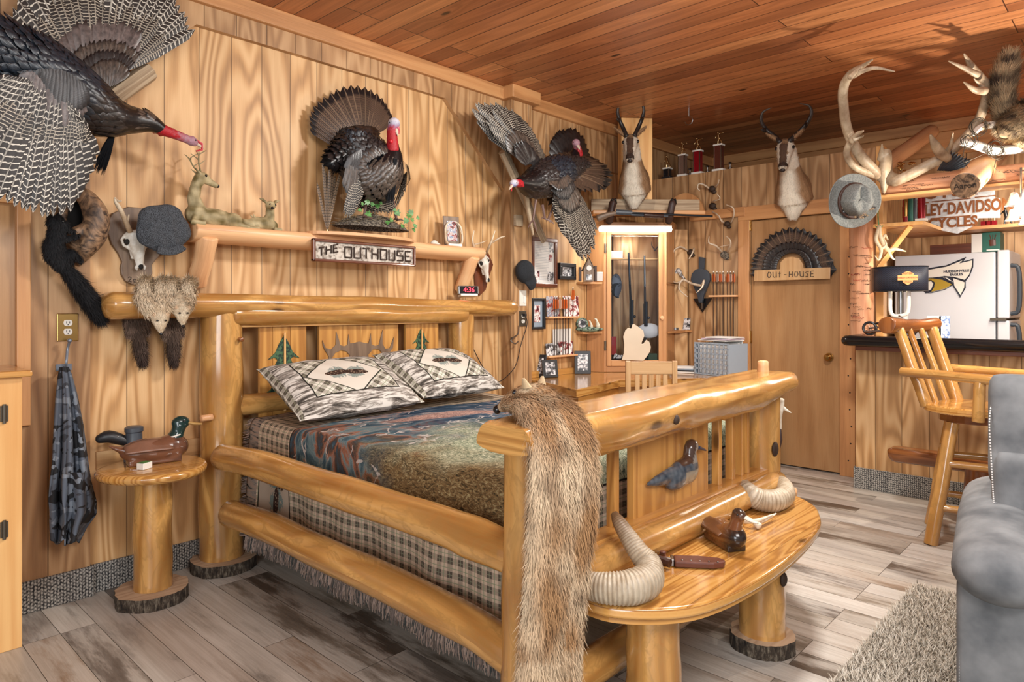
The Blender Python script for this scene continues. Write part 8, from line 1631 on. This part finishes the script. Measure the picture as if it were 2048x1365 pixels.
# ------------------------------------------------------------------ foot rest and stool
ft = thing('log_footrest', 'dark half-log footrest on a stump along the bar front', 'footrest', (-.2, 4.88, 0))
log((-1.2, 4.92, .36), (1.2, 4.92, .36), .065, n=24, seed=81, fn=flat(.5), up=(0, 0, 1), round_=.8).build('rest_log', M['log2'], ft, smooth=True, ang=60); log((-.73, 4.9, 0), (-.73, 4.9, .33), .095, seed=82, round_=0).build('stump', M['log2'], ft, smooth=True, ang=60)
st = thing('bar_stool', 'rustic log swivel bar stool with arms pulled up to the bar', 'bar stool', (0, 0, 0)); RB = Matrix.Rotation(.5, 3, 'Z')
def S_(n, mb, m='log', **k):
    if n in ('leg', 'rung'): mb.v = [tuple(RB@V(v)) for v in mb.v]
    return mb.build(n, M[m], st, smooth=True, ang=60, **k)
pl = [(.25*math.cos(a)*(1 if math.cos(a) > 0 else .98), .25*math.sin(a)) for a in [2*PI*k/40 for k in range(40)]]; pl = [(max(x_, -.2), y_) for x_, y_ in pl]
MB().prism(pl, (0, 0, .715), (1, 0, 0), (0, 1, 0), .042).build('seat', M['bench'], st, bev=.01, seg=3); MB().prism([(.17*math.cos(a), .17*math.sin(a)) for a in [2*PI*k/32 for k in range(32)]], (0, 0, .665), (1, 0, 0), (0, 1, 0), .045).build('swivel_plate', M['log2'], st, bev=.003)
for sx_, sy_ in ((1, 1), (1, -1), (-1, 1), (-1, -1)): S_('leg', log((.105*sx_, .105*sy_, .66), (.205*sx_, .205*sy_, 0), .034, .036, n=8, seed=sx_*3+sy_, seg=14, round_=0))
for z, r in ((.2, .178), (.26, .172), (.44, .15), (.49, .145)):
    for k in range(2): a = (z in (.2, .44)); p_, q_ = ((-r, (2*k-1)*r, z), (r, (2*k-1)*r, z)) if a else (((2*k-1)*r, -r, z), ((2*k-1)*r, r, z)); S_('rung', log(p_, q_, .02, n=6, seg=12, seed=int(z*100)+k, round_=.2))
for y_, r in ((-.16, .032), (.16, .034), (-.06, .017), (.05, .018)): S_('back_post', log((-.17, y_, .74), (-.325, y_*1.08, 1.17), r, r*.95, n=8, seg=14, seed=int(y_*90)+20, round_=.2))
S_('back_top_log', log((-.335, -.27, 1.195), (-.335, .24, 1.20), .05, .036, n=14, seed=91, bend=(-.02, 0, -.012), round_=.2), 'log2')
for k in (-1, 1): S_('arm', log((-.27, .235*k, .93), (.21, .235*k, .925), .026, .028, n=10, seg=14, seed=60+k, round_=.2)); S_('arm_post', log((.13, .225*k, .70), (.14, .23*k, .91), .03, .028, n=6, seg=14, seed=64+k, round_=.2))
st.location = (-.715, 4.53, 0); st.rotation_euler = (0, 0, -.30)
# ------------------------------------------------------------------ fox pelt over the footboard
fp = thing('fox_pelt', 'long tan fox pelt draped over the near end of the footboard log', 'fur pelt', (-1.17, 1.37, .9))
FC1, FC2, FC3 = g(176, 136, 96), g(226, 204, 172), g(120, 88, 62)
def fcol(ph):
    def f(t, th=0):
        n = nz((t*7+ph, th*.7, ph), 1); c = mixc(FC1, FC2, .12+.55*abs(math.cos(th))+n*1.0); c = mixc(c, FC3, .5*max(0, nz((t*16, th, ph+4), 1))*2); 
        return mixc(c, FC2, .55) if .78 < t < .86 else c
    return f
XF = -1.15
def strip(name, ys, zs, r, n, ph, length=.034, xs=None):
    P = [V(((xs[i] if xs else XF), ys[i], zs[i])) for i in range(len(ys))]
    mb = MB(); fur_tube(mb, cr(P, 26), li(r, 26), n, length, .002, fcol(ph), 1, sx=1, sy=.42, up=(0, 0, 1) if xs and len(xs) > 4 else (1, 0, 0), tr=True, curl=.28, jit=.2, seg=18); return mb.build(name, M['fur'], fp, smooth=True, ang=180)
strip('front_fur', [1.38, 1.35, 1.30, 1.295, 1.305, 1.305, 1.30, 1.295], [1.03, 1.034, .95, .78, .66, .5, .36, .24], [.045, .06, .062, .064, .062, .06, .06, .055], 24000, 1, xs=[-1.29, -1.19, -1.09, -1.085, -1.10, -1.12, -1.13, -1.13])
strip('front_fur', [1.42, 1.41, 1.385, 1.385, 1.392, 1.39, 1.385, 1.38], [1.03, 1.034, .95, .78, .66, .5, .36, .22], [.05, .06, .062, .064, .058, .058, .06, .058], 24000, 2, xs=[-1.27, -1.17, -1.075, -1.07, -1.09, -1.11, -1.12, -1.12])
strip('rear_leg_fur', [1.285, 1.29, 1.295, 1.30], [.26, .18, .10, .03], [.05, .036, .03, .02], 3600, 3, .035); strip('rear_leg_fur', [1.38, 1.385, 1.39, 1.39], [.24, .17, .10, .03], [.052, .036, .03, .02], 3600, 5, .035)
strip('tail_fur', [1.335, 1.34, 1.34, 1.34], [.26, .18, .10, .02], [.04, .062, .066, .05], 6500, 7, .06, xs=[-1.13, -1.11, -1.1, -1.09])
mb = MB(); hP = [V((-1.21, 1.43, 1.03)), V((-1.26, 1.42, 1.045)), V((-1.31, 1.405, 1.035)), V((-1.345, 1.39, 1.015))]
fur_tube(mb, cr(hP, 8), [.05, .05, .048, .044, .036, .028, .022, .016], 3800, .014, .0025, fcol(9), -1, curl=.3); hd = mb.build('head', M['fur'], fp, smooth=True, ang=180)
for k in (1, -1): mb = MB(); a = V((-1.25, 1.42+.03*k, 1.08)); mb.tube([a, a+V((-.003, .01*k, .025))], [.018, .005], 10, sx=.5, colf=lambda t, th: g(200, 176, 140)); mb.build('ear', M['fur'], hd, smooth=True)
mb = MB(); mb.ell((-1.358, 1.385, 1.008), .013, None, 10); mb.build('nose', M['blackgl'], hd, smooth=True)
mb = MB(); mb.ell((-1.29, 1.385, 1.062), .008, None, 8); mb.build('eye', M['blackgl'], hd, smooth=True)
# ------------------------------------------------------------------ things on the bench
BZ_ = .461
def horn(label, pts, rad, flip=1):
    t = thing('ram_horn', label, 'horn', V(pts[0]), 'ram horns on the bench'); n = 260; P = cr(pts, n); R = li(rad, n); R = [r*(1+.035*math.sin(i*1.25+.4*nz((i*.1, 0, 0), 1))*(1 if i < n*.75 else .3)) for i, r in enumerate(R)]
    mb = MB(); mb.tube(P, R, 26, wob=.05, sx=.95, sy=1.05, round_=.25, colf=lambda a, th: mixc(mixc(g(186, 172, 150), g(132, 104, 76), (a-.58)*3), g(96, 80, 64), max(0, math.sin(a*n*1.25))*.4)); mb.build('horn', M['bone'], t, smooth=True, ang=180); return t
zh = lambda px, py, h: az(px, py, BZ_+h)
horn('curved ram horn standing at the near left end of the bench', [zh(1172, 1172, .04), zh(1215, 1178, .045), zh(1262, 1176, .048), zh(1296, 1160, .05), zh(1296, 1130, .07), at(1277, 1105, 2.05), at(1255, 1072, 2.08), at(1238, 1045, 2.1), at(1228, 1028, 2.12)], [.036, .042, .046, .047, .042, .033, .028, .022, .012])
horn('curled ram horn at the far right end of the bench', [zh(1530, 968, .05), zh(1562, 970, .05), zh(1572, 990, .045), zh(1550, 1002, .045), zh(1520, 1000, .05), zh(1495, 985, .075), at(1480, 965, 2.98), at(1473, 945, 3.0), at(1479, 922, 3.0)], [.03, .036, .04, .042, .042, .038, .03, .022, .006])
do = az(1442, 1088, BZ_)
duck('duck_decoy', 'brown wooden duck decoy with glossy dark breast on the bench', V((-1.10, 2.27, BZ_)), -2.136, .84, (lambda p: mixc(g(120, 76, 44), g(44, 34, 30), (p[1]-.05)*25+(.4 if p[2] < .03 else 0)), lambda p: mixc(g(120, 76, 50), g(52, 40, 34), (p[2]-.11)*30), plain('duck_bill_bone', g(206, 196, 178), .35), plain('decoy_wing_brown', g(112, 72, 44), .35, var=.5)), head_turn=.5)
kn = thing('sheathed_knife', 'hunting knife in a brown leather sheath on the bench', 'knife', zh(1370, 1125, 0)); a, b = zh(1348, 1122, .012), zh(1452, 1128, .012); d = (b-a).normalized(); s = V((-d.y, d.x, 0))
mb = MB(); L = (b-a).length; mb.prism([(0, -.032), (L*.75, -.028), (L*.95, -.012), (L, .008), (L*.9, .028), (L*.5, .036), (0, .03)], a-Z*.011, d, s, .02); sh_ = mb.build('sheath', M['leather'], kn, bev=.005, seg=3)
mb = MB(); [mb.ell(a+d*(L*(.15+.17*k))-s*.016+Z*.01, (.0035, .0035, .002), None, 8) for k in range(5)]; mb.build('rivet', M['steel'], sh_, smooth=True)
c = zh(1296, 1116, .014); e = a-d*.006; mb = MB(); mb.tube([c, c.lerp(e, .4), e], [.014, .013, .012], 12, sx=1, sy=.8, round_=.6); mb.build('knife_handle', M['walnut'], kn, smooth=True); mb = MB(); q = c.lerp(e, .62); mb.box(q+Z*.0, (.022, .04, .03), rot=math.atan2(d.y, d.x)); mb.tube([q+Z*.02, q+Z*.028], .011, 12); mb.build('strap', M['leather'], kn, bev=.003); mb = MB(); mb.box(e, (.01, .045, .022), rot=math.atan2(d.y, d.x)); mb.build('guard', M['steel'], kn, bev=.002)
mb = MB(); mb.tube([zh(1290, 1108, .03), zh(1340, 1128, .02)], [.012, .014], 8); mb.build('sheath_flap', M['leather_dk'], kn, smooth=True)
WH_ = lambda a, th=0: g(232, 222, 204)
t = thing('shed_antler', 'forked white shed antler lying behind the brown decoy', 'antlers', zh(1500, 1045, 0)); antler(t, [([zh(1474, 1040, .015), zh(1488, 1043, .02), zh(1515, 1042, .03), zh(1545, 1030, .03)], [.013, .010, .008, .003]), ([zh(1482, 1042, .02), at(1478, 1020, 2.75), at(1473, 998, 2.75)], [.009, .007, .002])], cf=WH_)
t = thing('shed_antler', 'short white shed antler lying at the bench right side', 'antlers', zh(1530, 1050, 0)); antler(t, [([zh(1518, 1053, .012), zh(1512, 1046, .02), zh(1530, 1040, .02), zh(1552, 1028, .025)], [.014, .011, .008, .003])], cf=WH_)
# antler-handled knife hanging on the post
hk = thing('hanging_knife', 'antler handled knife in dark sheath hanging on the right bed post', 'knife', at(1558, 850, 3.2)); q = lambda px, py, t_=3.17: at(px, py, t_)
mb = MB(); mb.tube([q(1556, 860), q(1557, 880), q(1556, 903)], [.016, .018, .008], 10, sx=.5, up=(1, 0, 0), round_=.6); mb.build('sheath', M['leather_dk'], hk, smooth=True)
antler(hk, [([q(1559, 858), q(1559, 835), q(1562, 815), q(1562, 800)], [.010, .011, .013, .015]), ([q(1562, 812), q(1572, 820), q(1582, 826)], [.009, .006, .002])], cf=WH_)
mb = MB(); mb.tube([q(1548, 802, 3.2), q(1554, 830, 3.2), q(1556, 862)], .003, 5); mb.build('thong', M['leather_dk'], hk)
# ------------------------------------------------------------------ rug and recliner
rx0, rx1, ry0, ry1 = -.80, 1.0, 1.35, 3.56
rg = MB().bx(rx0, rx1, ry0, ry1, 0.001, .014).build('shag_rug', twoc('rug_base', g(150, 140, 126), g(190, 182, 170), 60, .9, .3), None); tag(rg, 'pale beige shag rug on the plank floor in front of the recliner', 'rug')
n = 26000; r_ = np.random.default_rng(2); mb = MB(); X_ = r_.uniform(rx0+.01, -.28, n); Y_ = r_.uniform(1.9, ry1-.01, n); Pn = np.stack([X_, Y_, np.full(n, .013)], 1); kp = ~((X_ > -.45-.1*(Y_-2.3)) & (Y_ > 2.2) & (Y_ < 3.34)); Pn = Pn[kp]; n = len(Pn); an = r_.uniform(0, 6.28, n); D_ = np.stack([np.cos(an)*.7, np.sin(an)*.7, np.full(n, .6)], 1)
sh_c = np.array([g(214, 206, 192), g(190, 180, 164), g(228, 222, 210), g(120, 110, 98)])[r_.choice(4, n, p=[.4, .28, .22, .1])]
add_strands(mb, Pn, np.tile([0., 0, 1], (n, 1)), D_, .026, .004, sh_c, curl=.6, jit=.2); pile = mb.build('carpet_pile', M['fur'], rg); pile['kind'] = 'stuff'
rc = thing('recliner', 'large grey suede recliner at the right edge of the room', 'armchair', (0, 0, 0))
def cush(name, c, sz, rot=None, vox=.018, sm=8, extra=None, parent=rc):
    mb = MB(); mb.box(c, sz, rot=rot); extra and extra(mb); me = remesh(mb, vox, sm); me.materials.clear(); me.materials.append(M['suede']); me.uv_layers.new(name='UVMap'); paint(me, lambda p: (1, 1, 1)); return finish(me, name, parent, smooth=True, ang=180, org=None)
# local frame: chair faces -Y, its left side panel at x = -.48
def ex1(mb): mb.tube([(-.36, -.40, .53), (-.36, .1, .56), (-.36, .42, .56)], [.12, .125, .12], 20, sx=1.05, sy=.72, up=(0, 0, 1), round_=.8)
cush('side_panel', (-.36, 0, .27), (.22, .84, .50), sm=14)
mb = MB(); ex1(mb); organic('arm_pad', mb, M['suede'], rc, .016, 8)
cush('side_panel', (.36, 0, .27), (.22, .84, .50), sm=14); mb = MB(); mb.tube([(.36, -.40, .53), (.36, .42, .56)], .12, 20, sx=1.05, sy=.72, up=(0, 0, 1), round_=.8); organic('arm_pad', mb, M['suede'], rc, .016, 8)
cush('seat_cushion', (0, -.05, .38), (.5, .82, .2), sm=16); cush('front_panel', (0, -.36, .2), (.5, .1, .34), sm=8)
cush('back_cushion', (0, .14, .86), (.80, .22, .38), Euler((-.16, 0, 0)), sm=22); cush('lumbar_cushion', (0, .10, .62), (.78, .24, .36), Euler((-.12, 0, 0)), sm=18); cush('back_shell', (0, .50, .55), (.74, .12, .9), Euler((-.14, 0, 0)), sm=10)
mb = MB()
def seam(pts, m=34):
    P = cr(pts, m)
    for i in range(0, m-1): mb.tube([P[i], P[i].lerp(P[i+1], .55)], .0022, 5)
seam([(-.385, .10, 1.0), (-.395, .035, .9), (-.39, .01, .78), (-.385, -.01, .68), (-.38, -.02, .60)], 50); seam([(-.462, -.39, .49), (-.465, -.1, .50), (-.465, .3, .5)], 50); seam([(-.46, -.41, .06), (-.46, -.41, .25), (-.455, -.41, .44)], 44)
mb.build('stitching', M['paper'], rc)
rc.location = (.003, 2.777, .016); rc.rotation_euler = (0, 0, .13)
# ------------------------------------------------------------------ separate pieces become parts of their own
def split_loose(o):
    me = o.data; n = len(me.vertices); par = list(range(n))
    def fd(a):
        while par[a] != a: par[a] = par[par[a]]; a = par[a]
        return a
    for e in me.edges:
        a, b = fd(e.vertices[0]), fd(e.vertices[1])
        if a != b: par[a] = b
    gr = {}
    for p in me.polygons: gr.setdefault(fd(p.vertices[0]), []).append(p)
    if len(gr) < 2: return
    nm = o.name.split('.')[0]; first = True; co = [tuple(v.co) for v in me.vertices]; ca = me.color_attributes.get('Col'); cc = [tuple(c.color) for c in ca.data] if ca else None
    for ps in gr.values():
        idx = {}; vs = []; cs = []; fs = []
        for p in ps:
            f = []
            for v in p.vertices:
                if v not in idx: idx[v] = len(vs); vs.append(co[v]); cs.append(cc[v] if cc else (1, 1, 1, 1))
                f.append(idx[v])
            fs.append(f)
        m2 = bpy.data.meshes.new(nm); m2.from_pydata(vs, [], fs); m2.materials.append(me.materials[0]); m2.uv_layers.new(name='UVMap'); a = m2.color_attributes.new('Col', 'FLOAT_COLOR', 'POINT'); a.data.foreach_set('color', [x for c in cs for x in c])
        m2.shade_smooth(); m2.set_sharp_from_angle(angle=.9)
        if first: o.data = m2; first = False
        else: c = o.copy(); c.data = m2; COL.objects.link(c)
SPLIT = {'eye', 'nose', 'eye_socket', 'wattle', 'ear', 'slot', 'button', 'rivet', 'hoof_tip', 'twigs_', 'column_edge', 'spoke', 'vane'}
bpy.context.view_layer.update()
for o in list(COL.objects):
    if o.type == 'MESH' and o.name.split('.')[0] in SPLIT and not o.modifiers: split_loose(o)
